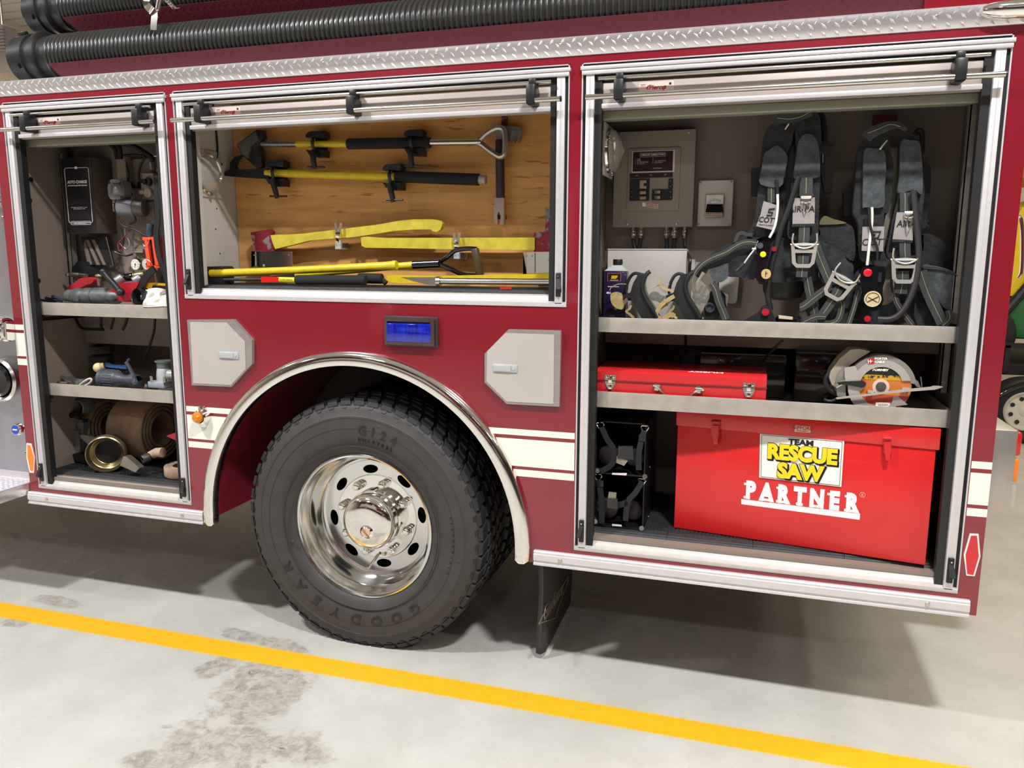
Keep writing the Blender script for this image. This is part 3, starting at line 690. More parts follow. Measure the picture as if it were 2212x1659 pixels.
# -------- suction hoses
def hose(name, label, y, zc, r, xa, xb, pitch, mats=(hosem,)):
    t = T(name, label, 'suction hose', 'suction hoses carried on the roof')
    p = []; x = xa+.2; k = 0
    while x < xb-.16:
        p += [(r-.010, x), (r-.002, x+pitch*.18), (r, x+pitch*.36), (r-.002, x+pitch*.54), (r-.010, x+pitch*.72)]; x += pitch
    B().lathe(p, (0, y, zc), (1, 0, 0), 40).build('ribbed_tube', hosem, t, 60)
    for s_, x0, nm in ((1, xa, 'front_coupling'), (-1, xb, 'rear_coupling')):
        R = r+.008
        pr = [(0, .004), (R-.02, .004), (R-.012, 0), (R-.004, .01), (R-.004, .05), (R+.002, .052), (R+.004, .075), (R+.003, .092), (R-.006, .096), (R-.006, .125), (R+.006, .13), (R+.008, .15), (R+.002, .156), (r-.004, .16), (r-.004, .21)]
        b = B().lathe(pr, (x0, y, zc), (s_, 0, 0), 44)
        for k in range(4):
            a0 = k*PI/2+.45
            b.obox((x0+s_*.06, y+math.cos(a0)*(R+.008), zc+math.sin(a0)*(R+.008)), (.04, 0, 0), (0, .012*math.cos(a0), .012*math.sin(a0)), (0, -.022*math.sin(a0), .022*math.cos(a0)), .003)
        b.build(nm, blk, t)
    return t
hose('suction_hose', 'black ribbed suction hose in the lower red tray above the tread plate rail', .175, P(150, 105, .10).z-.01, .092, P(34, 105, .14).x, P(1815, 10, .15).x, .0205)
hose('suction_hose', 'black ribbed suction hose in the upper red tray, cut off at the top edge', .44, tz2+.075, .092, P(70, 5, .42).x, 1.86, .0205)
# chrome hose clamp with handle and spring
z = zm(280, 0, 12.29)
hc = T('hose_clamp', 'bent chrome clamp strap with a handle and spring over the two roof hoses', 'clamp')
B().rib([P(*z(u, v), .09 if v < 250 else .075) for u, v in ((500, -420), (470, -120), (455, 60), (470, 150), (560, 250), (650, 360), (670, 430), (655, 560), (645, 700), (640, 800))], .030, .004, sm=3).build('strap', chrome, hc)
B().cyl(P(*z(830, -200), .07), P(*z(745, 250), .07), .0095, n=16).ball(P(*z(745, 250), .07), .0095, 8).build('handle', satin, hc)
pa, pb_ = P(*z(900, -80), .085), P(*z(1190, 215), .085); d = pb_-pa; e1 = d.cross(V((0, 1, 0))).normalized(); e2 = d.cross(e1).normalized()
B().tube([pa+d*(i/110)+e1*.0075*math.cos(i*.75)+e2*.0075*math.sin(i*.75) for i in range(111)]+[P(*z(1260, 230), .085), P(*z(1330, 205), .085)], .0016, 5).build('spring', satin, hc)
# ================================================================ middle compartment: board and hand tools
YB = .318
bd = tag(B().box((-.712, YB, 1.439), (.802, YB+.010, 2.196)).build('plywood_board', wood), 'orange-brown plywood tool board lining the back of the middle compartment', 'board')
a4 = zm(380, 200, 3.457); a5 = zm(760, 150, 3.13)
def Q4(l): return [a4(*p) for p in l]
def Q5(l): return [a5(*p) for p in l]
YT = .262
# heavy scoop-headed hook with D handle
t = T('drywall_hook', 'topmost wall tool with dark wedge head, black grip and silver D handle', 'rescue hook')
B().ps([(511, 313), (553, 281), (566, 281), (569, 298), (559, 306), (559, 316), (563, 330), (565, 361), (554, 363), (534, 345), (524, 336)], YT-.02, .028, .004).build('head', dsteel, t)
B().ps([(513, 313), (552, 284), (556, 300), (540, 318), (536, 342), (524, 334)], YT-.034, .012, .003).build('blade', steel, t)
B().cyl(P(558, 311, YT), P(645, 310.8, YT), .0125).build('shaft', steel, t)
B().cyl(P(641, 310.8, YT), P(756, 310.8, YT), .0135).build('shaft_sleeve', yel, t)
B().cyl(P(751, 311, YT), P(930, 308, YT), .0215, bev=.005).build('grip', foam, t)
B().cyl(P(926, 308, YT), P(1040, 306.5, YT), .0125).build('rear_shaft', satin, t)
B().tube([P(u, v, YT) for u, v in ((1034, 307), (1050, 290), (1068, 279), (1080, 277), (1088, 281), (1091, 295), (1091, 320), (1089, 333), (1082, 338), (1074, 336), (1056, 324), (1042, 313))], .0118, 10, True, 3).build('d_handle', M('cast_aluminium', (190, 182, 170), .3, .9), t)
# pike pole
t = T('pike_pole', 'yellow pike pole with black hooked point and long black foam grip, second from the top', 'pike pole')
B().ps([(472, 379), (495, 367), (497, 351), (507, 339), (521, 334.5), (511, 345), (506, 358), (509, 364), (522, 366), (580, 363), (580, 386), (540, 384), (513, 382)], YT-.012, .022, .004).build('hook_head', blk2, t)
B().cyl(P(575, 373.5, YT), P(858, 382, YT), .0158).build('shaft', yel, t)
B().cyl(P(855, 381.5, YT), P(1035, 388, YT), .022, .0225, bev=.003).build('grip', foam, t)
B().cyl(P(1033, 388, YT), P(1050, 389, YT), .0165, .0175, bev=.002).build('end_plug', M('grey_plug', (170, 160, 150), .5, .3), t)
# short pry tool
t = T('pry_tool', 'short upright pry tool with dark grip, silver serrated head and forked silver claw', 'pry tool')
B().cyl(P(1079.5, 302, YT+.015), P(1081, 428, YT+.015), .0175, n=10, bev=.003).build('grip', M('dark_brown_grip', (44, 38, 40), .5), t)
B().ps([(1074, 268), (1126, 276), (1124, 300), (1118, 308), (1115, 298), (1111, 309), (1106, 301), (1101, 307), (1092, 304), (1072, 304)], YT+.014, .018, .003).build('adze_head', steel, t)
B().ps(Q5([(965, 868), (1028, 868), (1028, 1050), (1003, 1050), (1006, 985), (992, 960), (984, 985), (985, 1042), (966, 1040), (961, 980)]), YT+.004, .02, .003).build('claw', satin, t)
B().ps([(1083, 250), (1095, 250), (1095, 300), (1083, 300)], YT+.034, .012, .002).build('red_hanger', axered, t); B().ps([(1072, 465), (1092, 465), (1092, 474), (1072, 474)], YT+.03, .014, .002).build('red_clip', axered, t)
# axes
t = T('fire_axe', 'upper yellow-handled axe with worn red head in a chrome pocket, handle curving up right', 'axe')
B().ps([(541, 502), (582, 495), (587, 501), (585.5, 507), (593, 548), (588, 560), (553, 558)], YT-.012, .026, .004).build('axe_head', axered, t)
B().ps([(584, 508), (600, 507), (626, 506.6), (660, 504), (698, 499.4), (760, 492), (820, 484.5), (860, 477), (894, 473.6), (935, 473.6), (953, 477), (956, 483), (951.7, 495), (944, 501), (936, 500), (930, 495.5), (894, 495.7), (850, 499), (800, 507), (760, 512.6), (700, 517), (669, 519.6), (631.7, 529), (594, 538), (589, 525)], YT-.016, .026, .008, 3).build('handle', yelo, t)
t = T('fire_axe', 'lower horizontal yellow-handled axe whose red pick head sits at the right edge', 'axe')
B().ps([(779, 513), (789, 511), (836, 514), (990, 513.5), (1155, 513), (1155, 540), (952, 538), (860, 536), (789, 535), (781, 531)], YT-.016, .026, .008, 3).build('handle', yelo, t)
hd = B().ps([(1153, 503), (1175, 501.4), (1178.5, 485.5), (1178.5, 470), (1196, 470), (1206, 480), (1206, 543), (1153, 543.6)], YT-.012, .022, .003).build('axe_head', axered, t)
B().ps([(1178.5, 470), (1177.5, 448), (1189, 458), (1196, 470)], YT-.010, .018, .002).build('pick_tip', steel, hd)
# chrome pockets and clips
for o, lb, yy in (([(543, 543), (630, 543), (632, 548), (632, 577), (543, 577)], 'chrome sheet pocket holding the worn red axe head at the lower left of the board', .225), ([(1130, 545), (1206, 544), (1206, 592), (1130, 592)], 'chrome sheet pocket holding the red pick head at the lower right of the board', .225)):
    t = T('axe_pocket', lb, 'axe bracket')
    B().ps(o, yy, .003, .001).ps([o[0], (o[0][0]+8, o[0][1]), (o[0][0]+8, o[-1][1]), (o[0][0], o[-1][1])], yy, .09, .001).build('pocket_plate', chrome, t)
    bb = B()
    for u in ((550, 624) if o[0][0] < 900 else (1137, 1150)):
        p = P(u, o[0][1]+8, yy); bb.cyl(p, p+V((0, -.003, 0)), .004, n=10)
    bb.build('rivet', satin, t)
    B().ps([(o[0][0]+22, o[0][1]+1), (o[0][0]+25, o[0][1]+1), (o[0][0]+25, o[-1][1]), (o[0][0]+22, o[-1][1])], yy-.006, .007, .002).build('fold', chrome, t)
def clip(cu, cv, lb):
    t = T('spring_clip', lb, 'clip')
    for d, nm in ((-6, 'left_finger'), (7, 'right_finger')):
        B().rib([P(cu+d, cv-28, .235), P(cu+d*.55, cv-14, .228), P(cu+d*.2-1, cv, .225), P(cu-1, cv+14, .24)], .011, .002, sm=3).build('clip_finger', chrome, t)
    B().ps([(cu-6, cv+9), (cu+6, cv+9), (cu+6, cv+28), (cu-6, cv+28)], .25, .012, .002).build('clip_socket', lgrey, t)
    B().ps([(cu+1, cv+15), (cu+22, cv+15), (cu+24, cv+20), (cu+22, cv+29), (cu+1, cv+29)], .300, .004, .001).ps([(cu-4, cv+15), (cu+4, cv+15), (cu+4, cv+25), (cu-4, cv+25)], .258, .044).build('base_plate', satin, t)
clip(730, 510, 'silver spring clip gripping the upper yellow axe handle')
clip(986, 531, 'silver spring clip gripping the lower yellow axe handle')
def clamp(cu, cv, lb, tilt=0):
    t = T('tool_clamp', lb, 'tool clamp', 'black tool clamps on the board')
    f = lambda l: [(cu+a, cv+b) for a, b in l]
    B().ps(f([(0, -28), (20, -28), (20, 29), (0, 29)]), .292, .026, .004).build('base_plate', blk, t)
    B().ps(f([(-21, -19), (-17, -25), (-8, -28), (18, -27), (18, -13), (6, -14), (-4, -16), (-12, -14), (-20, -14)]), .238, .05, .006).build('upper_jaw', blk, t); B().ps(f([(-21, 12), (-6, 14), (18, 12), (18, 28), (8, 27), (2, 24), (-14, 23), (-16, 19)]), .245, .05, .005).build('lower_jaw', blk, t)
    B().rib([P(cu-4, cv-15, .285), P(cu-6, cv-8, .232), P(cu-6, cv+1, .228), P(cu-4, cv+9, .232), P(cu-1, cv+20, .235)], .012, .006, sm=3).build('yoke', blk, t)
    B().cyl(P(cu-7+tilt*.2, cv+14, .222), P(cu-1+tilt, cv+54, .222), .0125, .0105, n=12, bev=.002).build('screw_handle', blk, t)
    B().cyl(P(cu-17+tilt, cv+50, .220), P(cu+20+tilt, cv+50, .220), .004, n=8).build('cross_bar', blk, t)
clamp(681, 311, 'black tool clamp around the yellow sleeve of the topmost wall tool')
clamp(893, 308, 'black tool clamp around the black grip of the topmost wall tool', -2)
clamp(594, 374, 'black tool clamp beside the hooked head of the yellow pike pole', 6)
clamp(847, 382, 'black tool clamp where the yellow pike pole meets its foam grip', 4)
# tools lying on the compartment floor
ZF = 1.439
def fl_(u, v, Y): return P(u, v, Y)
t = T('sledge_hammer', 'dark-headed sledge with a thick yellow handle lying at the compartment front', 'sledge hammer')
B().ps([(437, 576), (476, 575), (481, 580), (481, 614), (437, 615)], .10, .075, .010).build('hammer_head', dsteel, t)
B().tube([P(456, 590.5, .105), P(560, 587, .11), (P(700, 581, .12)), P(835, 574, .13), P(850, 573, .13), P(857, 572.6, .13)], [.0165, .0155, .015, .016, .0185, .017], 14, sm=2).build('handle', yel, t)
t = T('shovel', 'scoop tool with yellow shaft and dark forked D handle lying behind the sledge', 'shovel')
B().cyl(P(640, 594, .20), P(895, 572, .20), .0135).build('shaft', yel, t)
B().tube([P(893, 572, .20), P(950, 569, .20)], .0175, 12).tube([P(948, 567, .2), P(965, 556, .2), P(984, 541, .2), P(1010, 537, .2), P(1030, 538, .2)], .009, 10, sm=3).tube([P(950, 571, .2), (P(975, 582, .2)), P(1000, 593, .2), P(1036, 595, .2)], .009, 10, sm=3).build('forked_socket', gloss, t)
B().cyl(P(1026, 537, .20), P(1037, 595, .20), .0155, bev=.003).build('hand_grip', M('horn_brown', (70, 62, 40), .3), t)
B().ps([(560, 600), (640, 590), (640, 600), (560, 608)], .19, .04, .004).build('blade', dsteel, t)
t = T('bolt_cutter', 'slim tool with red block, yellow collar and black foam grip lying in front', 'cutter')
B().cyl(P(484, 604, .07), P(566, 603.5, .07), .006).build('rod', dsteel, t)
B().ps([(563.7, 598), (601, 599), (601, 609), (563.7, 610)], .058, .022, .003).build('red_block', bred, t)
B().cyl(P(600, 604, .07), P(642, 605, .07), .0105).build('yellow_collar', M('label_yellow', (240, 224, 40), .4), t)
B().txt('DO NOT REMOVE', P(604, 605, .058), (1, 0, -.02), (0, 0, 1), .007, .0003, 'LEFT').build('collar_print', bink, t)
B().cyl(P(640, 604.5, .07), P(791, 605, .07), .0185, bev=.004).build('grip', foam, t)
t = T('pry_bar', 'black foam grip end lying between the slim red-block tool and the silver spike', 'bar')
B().cyl(P(775, 601, .13), P(826, 602, .13), .020, bev=.004).cyl(P(826, 605, .13), P(834, 612, .13), .010).build('grip', foam, t)
B().cyl(P(560, 603, .13), P(776, 602, .13), .008).build('rod', dsteel, t)
t = T('pick_head_axe', 'yellow axe handle lying along the right end of the middle compartment floor', 'axe')
B().ps([(834, 604), (836, 596), (846, 594), (948, 596), (1194, 591), (1204, 591), (1204, 606), (948, 610), (870, 612), (845, 610)], .135, .028, .008).build('handle', yel, t)
B().ps([(1196, 584), (1210, 584), (1210, 614), (1196, 614)], .138, .02, .003).build('axe_head', axered, t)
B().ps([(1183, 561), (1206, 561), (1206, 574), (1196, 572)], .15, .012, .002).build('spike', blk, t)
t = T('halligan_bar', 'polished steel bar with a long tapered spike lying at the front right', 'halligan bar')
B().ps([(865, 599), (890, 599), (948, 599), (948, 616), (926, 615.5), (894, 608)], .062, .016, .004).build('spike', satin, t)
B().cyl(P(944, 607.5, .07), P(952, 607.5, .07), .0185).build('collar', satin, t)
B().cyl(P(950, 607, .07), P(1204, 609, .07), .0115).build('shaft', satin, t)
B().box((P(1080, 612, .058).x, .0565, 1.4515), (P(1105, 612, .058).x, .058, 1.459)).build('red_label', rink, t)
# floor tiles
def tiles(name, xa, xb, y0, y1, z, n, lab, edge=.032):
    w_ = (xb-xa)/n
    for k in range(n):
        t = T(name, lab[k] if isinstance(lab, (list, tuple)) else lab, 'floor tile', lab if isinstance(lab, str) else 'floor tiles')
        x0, x1 = xa+w_*k+.0008, xa+w_*(k+1)-.0008
        B().slab([(x0, y0, z), (x0, y0+.004, z+.005), (x0, y0+.012, z+.006), (x0, y0+.014, z+.009), (x0, y0+.024, z+.0095), (x0, y0+edge, z+.012), (x0, y0+edge, z)], (x1-x0, 0, 0)).build('edge_strip', matm, t)
        g = B().box((x0, y0+edge, z), (x1, y1, z+.004)); p = .0135
        i = 0
        x = x0+.002
        while x < x1-.003:
            g.box((x, y0+edge, z+.004), (x+.0028, y1, z+.0115)); x += p
        y = y0+edge+.003
        while y < min(y1, y0+.33):
            g.box((x0, y, z+.0035), (x1, y+.0028, z+.0112)); y += p
        g.build('grid', matm, t)
names = ['first black grid floor tile in the middle compartment, counted from the lamp side', 'second black grid floor tile in the middle compartment, under the slim red-block tool', 'third black grid floor tile in the middle compartment, below the silver spike', 'fourth black grid floor tile in the middle compartment, at the right end']
tiles('floor_tile', C2[0]+.002, C2[1]-.002, .036, .315, 1.4382, 4, names)
# round compartment lamps
def dome(c, r, nrm, lb, wx=(0, 1, 0)):
    c, nrm = V(c), V(nrm).normalized(); t = T('compartment_lamp', lb, 'lamp', 'round compartment lamps')
    up = V((0, 0, 1)); sd = nrm.cross(up)
    B().obox(c+nrm*.003, nrm*.006, sd*2.25*r, up*2.25*r, .002).build('mounting_plate', linl, t)
    B().lathe([(r, .006), (r*.98, .014), (r*.9, .018), (r*.86, .012), (r*.5, .009), (0, .008)], c, nrm, 40).build('reflector', chrome, t)
    B().lathe([(r*.93, .014), (r*.9, .028), (r*.7, .042), (r*.42, .05), (r*.40, .047), (r*.15, .058), (0, .064)], c, nrm, 40).build('glass_dome', clear, t)
    b = B()
    for k in range(3):
        a0 = .5+k*2.1; q = c+(sd*math.cos(a0)+up*math.sin(a0))*r; b.obox(q+nrm*.014, nrm*.02, sd*.012, up*.012, .002)
    b.build('retaining_clip', satin, t)
    return t
pl = PX(445, 375, C2[0]); dome((C2[0]+.001, pl.y, pl.z), .083, (1, 0, 0), 'round glass lamp on the left wall of the middle compartment')
B_ = B().tube([(C2[0]+.006, pl.y+.06, pl.z+.05), (C2[0]+.006, pl.y+.075, pl.z+.12), (C2[0]+.006, pl.y+.06, 2.19)], .004, 8, sm=3)
tag(B_.build('lamp_cable', blk), 'black cable rising from the round lamp in the middle compartment', 'cable')
for u, v in ((468, 451), (475, 548), (466, 495)):
    p = PX(u, v, C2[0]); B().cyl((p.x, p.y, p.z), (p.x+.001, p.y, p.z), .0035, n=12).build('wall_hole', blk, truck)
# ================================================================ rear compartment
# shelves in the rear and front compartments
def shelf(xa, xb, zt, h, yb, lb, nm='shelf'):
    t = T(nm, lb, 'shelf'); zf = zt-h
    b = B().box((xa, .040, zf), (xb, .043, zt), .001).box((xa, .0425, zf), (xb, yb, zf+.003)).box((xa, .0425, zf), (xa+.003, yb, zt-.012)).box((xb-.003, .0425, zf), (xb, yb, zt-.012))
    b.build('tray', shelfm, t)
    for x in (xa+.012, xb-.012): B().cyl((x, .055, zf), (x, .055, zf-.018), .008, n=6).build('mounting_bolt', blk, t)
    return t
S3A, S3B = 1.361, 1.101
shelf(.916, 2.067, S3A, .051, .395, 'wide grey metal shelf under the two breathing apparatus packs')
shelf(.914, 2.063, S3B, .057, .62, 'wide grey metal shelf carrying the red toolbox and circular saw')
S1A, S1B = 1.3615, 1.0035
shelf(-1.562, -.80, S1A, .055, .325, 'short grey metal shelf under the red valve and flashlight')
shelf(-1.556, -.80, S1B, .054, .55, 'short grey metal shelf carrying the slate nozzle and light grey valve')
F3A, F3B, F1A, F1B = S3A-.047, S3B-.053, S1A-.051, S1B-.050
# circuit panel
YC = .33
t = T('circuit_panel', 'taupe circuit breaker box with black circuit directory on the back wall', 'breaker box')
pc = px([(1328, 283), (1502, 280), (1500, 492), (1321, 489)], YC); x0, x1, z0, z1 = pc[0].x, pc[1].x+.003, 1.677, 2.021
B().box((x0, YC, z0), (x1, .40, z1), .003).build('cabinet', taupe, t)
i0, i1 = P(1357, 321, YC-.006), P(1466, 455, YC-.006)
pnl = B().box((i0.x, YC-.006, i1.z), (i1.x, YC, i0.z), .006).build('inner_panel', taupe, t)
z6 = zm(1280, 300, 9.217)
def rect(l, Y, nm, mt, par, th=.002, bev=0):
    q = px([z6(*p) for p in l], Y); xa, xb = min(p.x for p in q), max(p.x for p in q)
    zz = [p.z for p in q]; return B().box((xa, Y, min(zz)), (xb, Y+th, max(zz)), bev).build(nm, mt, par)
yq = YC-.008
fr = rect([(790, 240), (1630, 655)], yq-.001, 'directory_frame', pink, pnl, .003, .001)
rect([(808, 262), (1592, 632)], yq-.002, 'circuit_directory', M('directory_black', (34, 22, 28), .3, coat=.5), pnl, .002)
rect([(742, 690), (1592, 760)], yq, 'label_strip', M('strip_black', (30, 20, 24), .4), pnl)
rect([(745, 800), (1122, 1225)], yq-.004, 'breaker_bank', blk, pnl, .006); rect([(1185, 1010), (1580, 1215)], yq-.004, 'breaker_bank', blk, pnl, .006); rect([(1515, 790), (1588, 1215)], yq-.003, 'number_strip', blk, pnl)
beige = M('breaker_toggle', (178, 146, 124), .4)
for l in ([(940, 825), (1012, 990)], [(1010, 825), (1068, 880)], [(1010, 935), (1068, 990)], [(940, 1040), (1060, 1098)], [(940, 1147), (1060, 1205)], [(1290, 1028), (1345, 1086)], [(1290, 1135), (1345, 1195)]): rect(l, yq-.010, 'breaker_toggle', beige, pnl, .008, .001)
for l in ([(1236, 1028), (1290, 1086)], [(1236, 1135), (1290, 1195)]): rect(l, yq-.007, 'breaker_toggle', M('toggle_shadow', (120, 112, 96), .5), pnl, .004)
for k in range(4): rect([(1190, 785+50*k), (1500, 797+50*k)], yq+.001, 'blank_rib', taupe, pnl, .003)
def ztxt(s, x, y, sz, Y, mt, par, al='LEFT', nm='panel_print', **k):
    p = P(*z6(x, y), Y); return B().txt(s, p, (1, 0, 0), (0, 0, 1), sz, .0002, al, **k).build(nm, mt, par)
e = B(); yy = yq-.0028
def et(s, x, y, sz, al='LEFT', **k): e.txt(s, P(*z6(x, y), yy), (1, 0, 0), (0, 0, 1), sz, .0002, al, **k)
et('CIRCUIT DIRECTORY', 1200, 332, .0092, 'CENTER', bold=.0002)
fr0, fr1 = P(*z6(945, 288), yy), P(*z6(1450, 345), yy)
for a, b_ in (((fr0.x, fr0.z), (fr1.x, fr0.z)), ((fr1.x, fr0.z), (fr1.x, fr1.z)), ((fr1.x, fr1.z), (fr0.x, fr1.z)), ((fr0.x, fr1.z), (fr0.x, fr0.z))): e.bar((a[0], yy, a[1]), (b_[0], yy, b_[1]), .0006, .0004)
for k, s in enumerate(('MAIN', 'SPARE', 'O.S. RECEPTACLE', 'D.S. LIGHTS')): et(s, 885, 415+31*k, .0052)
for k, s in enumerate(('O.S. RECEPTACLE', 'O.S. LIGHTS')): et(s, 1240, 450+31*k, .0052)
for k in range(4): et(str(1+2*k), 845, 415+31*k, .0052); et(str(2+2*k), 1195, 392+31*k, .0052)
et('MAIN BREAKER', 1290, 592, .0045, 'CENTER')
e.build('directory_print', wink, pnl)
e = B(); yy = yq-.0008
for s, x in (('OFF', 880), ('ON', 1160), ('OFF', 1450)): et(s, x, 740-(x-880)*.03, .0052, 'CENTER')
yy = yq-.0045
for k, s in enumerate('1357'): et(s, 780, 845+108*k, .005, 'CENTER')
for k, s in enumerate(('8', '10', '12', '14')): et(s, 1550, 845+110*k, .005, 'CENTER')
e.build('panel_print', wink, pnl)
q = px([z6(995, 1262), z6(1310, 1295), z6(1298, 1385), z6(985, 1342)], YC-.0075)
sk = B().slab(q, (0, .001, 0)).build('warning_sticker', pwhite, pnl)
e = B()
for k in range(3):
    a, b_ = P(*z6(1060, 1285+27*k), YC-.0082), P(*z6(1295, 1308+27*k), YC-.0082); e.bar(a, b_, .0022, .0004)
e.build('sticker_print', rink, sk)
e = B()
for u, v in ((1338, 289), (1488, 287)): p = P(u, v, YC); e.cyl(p, p+V((0, -.003, 0)), .0035, n=10)
for u, v in ((1355, 484), (1461, 483)): p = P(u, v, YC); e.ball(p, .005, 8, (1, .5, 1))
e.build('cover_screw', satin, t)
# glands and cables under the panel
zc = z0
for k, (u, u2, r) in enumerate(((1368, 1373, .010), (1385, 1377, .010), (1440.5, 1440, .010), (1458, 1454, .013), (1480, 1488, .010))):
    p = P(u, 497, .365); q = P(u2, 545, .365)
    t2 = T('cable_gland', 'silver cable gland with black cable under the breaker box, %s from the left' % ('first', 'second', 'third', 'fourth and largest', 'fifth')[k], 'cable gland', 'cable glands under the breaker box')
    B().cyl((p.x, .365, zc+.001), (p.x, .365, zc-.012), r*.9, n=16).cyl((p.x, .365, zc-.012), (p.x, .365, zc-.030), r*1.15, n=6, bev=.002).cyl((p.x, .365, zc-.030), (p.x, .365, zc-.040), r*.9, n=16).build('gland_nut', satin, t2)
    pts = [(p.x, .365, zc-.035), (p.x+(q.x-p.x)*.3, .365, zc-.06), (q.x, .362, 1.595)] if k < 4 else [(p.x, .365, zc-.035), (p.x+.004, .35, zc-.08), P(1490, 560, .285), P(1489, 590, .283), P(1490, 690, .283)]
    B().tube(pts, .0075 if k < 4 else .0062, 10, sm=4).build('cable', blk, t2)
t = T('lower_junction_box', 'pale speckled metal box under the breaker box behind the face masks', 'metal box')
p, q = P(1307, 538, .29), P(1484, 538, .29)
B().box((.915, .29, F3A), (q.x, .399, q.z), .003).build('box_body', linl, t)
B().box((.915, .288, q.z-.004), (q.x, .30, q.z+.001), .001).build('lid_lip', linl, t)
t = T('wall_bracket', 'small pale upright metal bracket beside the cable right of the speckled box', 'bracket')
B().box((P(1492, 600, .37).x, .37, F3A+.03), (P(1500, 600, .37).x, .40, P(1495, 560, .37).z)).box((P(1500, 568, .38).x, .385, P(1500, 580, .38).z), (P(1530, 568, .38).x, .40, P(1500, 566, .38).z)).build('bracket_plate', linl, t)
t = T('wall_plate', 'pale rounded plate on the back wall below the left harness belt', 'plate')
B().slab(px([(1553, 596), (1597, 596), (1592, 648), (1588, 655), (1578, 656), (1553, 650)], .385), (0, .014, 0), .003).build('plate_body', linl, t)
# meter
t = T('voltmeter', 'beige wall plate with a small analogue meter, right of the breaker box', 'meter')
q = px([(1509.5, 390), (1585, 389), (1581, 490), (1505.5, 489)], .37); x0, x1 = (q[0].x+q[3].x)/2, (q[1].x+q[2].x)/2
B().box((x0, .37, q[3].z), (x1, .40, q[0].z), .004).build('face_plate', cream, t)
q = px([(1525, 420), (1565, 419), (1563, 460), (1522, 461)], .358); gx0, gx1 = (q[0].x+q[3].x)/2, (q[1].x+q[2].x)/2
g = B().box((gx0, .358, q[3].z), (gx1, .37, q[0].z), .003).build('meter_bezel', M('bezel_silver', (170, 160, 148), .3, .8), t)
B().box((gx0+.003, .357, q[3].z+.002), (gx1-.003, .359, q[0].z-.003)).build('meter_dial', pwhite, g)
qq = px([(1527, 441), (1561, 441), (1563, 459), (1524, 459)], .352); B().slab(qq, (0, .006, 0), .002).build('meter_cover', gloss, g)
B().box((gx0-.001, .355, q[3].z-.014), (gx1, .37, q[3].z), .003).build('meter_foot', M('bezel_foot', (176, 150, 134), .35, .5), g)
e = B(); c = V(((gx0+gx1)/2, .3565, q[3].z+.022))
e.tube([c+V((.024*math.cos(a), 0, .018*math.sin(a)+.006)) for a in [.5+.215*i for i in range(11)]], .0004, 4)
for k, s in enumerate(('0', '50', '100', '150', '200')):
    a = 2.55-.42*k; e.txt(s, c+V((.028*math.cos(a), 0, .021*math.sin(a)+.005)), (1, 0, 0), (0, 0, 1), .006, .0001)
e.txt('AC VOLTS', c+V((0, 0, .006)), (1, 0, 0), (0, 0, 1), .005, .0001).tube([c+V((-.004, 0, .0)), c+V((-.018, 0, .020))], .0004, 4)
e.build('dial_print', bink, g)
e = B()
for u, v in ((1513, 394), (1580, 392), (1509, 485), (1576, 486)): p = P(u, v, .37); e.cyl(p, p+V((0, -.002, 0)), .0038, n=12)
e.build('plate_screw', satin, t)
# rear compartment lamp on the left wall
t = dome((C3[0]+.030, .235, P(1318, 328, .25).z), .080, (1, 0, 0), 'round glass lamp at the top left wall of the rear compartment')
cz = P(1300, 340, .12)
B().box((C3[0]+.001, .12, cz.z-.05), (C3[0]+.03, .25, cz.z+.10), .004).build('lamp_bracket', galu, t)
# fuel can
t = T('fuel_can', 'dark purple rectangular fuel can with black cap, lettered SEF in yellow', 'can')
yc0, yc1 = .15, .20
p0, p1 = P(1305, 585, yc0), P(1354, 585, yc0)
B().box((p0.x, yc0, F3A+.001), (p1.x, yc1, p0.z), .005).build('can_body', purple, t)
cx_, hw = (p0.x+p1.x)/2, (p1.x-p0.x)/2
b = B(); z1 = P(1330, 573, yc0).z
for (h, wx_, wy) in (): pass
v0 = [b.bm.verts.new(p) for p in ((p0.x, yc0, p0.z), (p1.x, yc0, p0.z), (p1.x, yc1, p0.z), (p0.x, yc1, p0.z))]; r = .016
xm = P(1332, 573, yc0).x
v1 = [b.bm.verts.new(p) for p in ((xm-r, yc0+.008, z1), (xm+r, yc0+.008, z1), (xm+r, yc1-.008, z1), (xm-r, yc1-.008, z1))]
for i in range(4): b.bm.faces.new((v0[i], v0[(i+1) % 4], v1[(i+1) % 4], v1[i]))
b.cyl((xm, (yc0+yc1)/2, z1-.004), (xm, (yc0+yc1)/2, z1+.004), .0145); b.build('can_shoulder', lgrey, t)
B().cyl((xm, (yc0+yc1)/2, z1+.002), (xm, (yc0+yc1)/2, P(1332, 560, .17).z), .0175, .0165, n=28, bev=.0015).build('screw_cap', blk, t)
z5 = zm(1280, 550, 10.05); yl = yc0-.0006
q0, q1 = P(*z5(325, 400), yl), P(*z5(612, 580), yl)
lab = B().box((q0.x, yl-.0002, q1.z), (q1.x, yc0+.001, q0.z)).build('name_label', M('label_pink', (200, 140, 130), .4), t)
B().box((q0.x+.001, yl-.0006, q1.z+.001), (q1.x-.001, yl, q0.z-.001)).build('label_field', M('label_maroon', (40, 14, 26), .4), lab)
p = P(*z5(468, 520), yl-.001); B().txt('SEF', p, (1, 0, 0), (0, 0, 1), .0145, .0003, bold=.0006, it=.15, squeeze=1.05).build('brand_print', yink, lab)
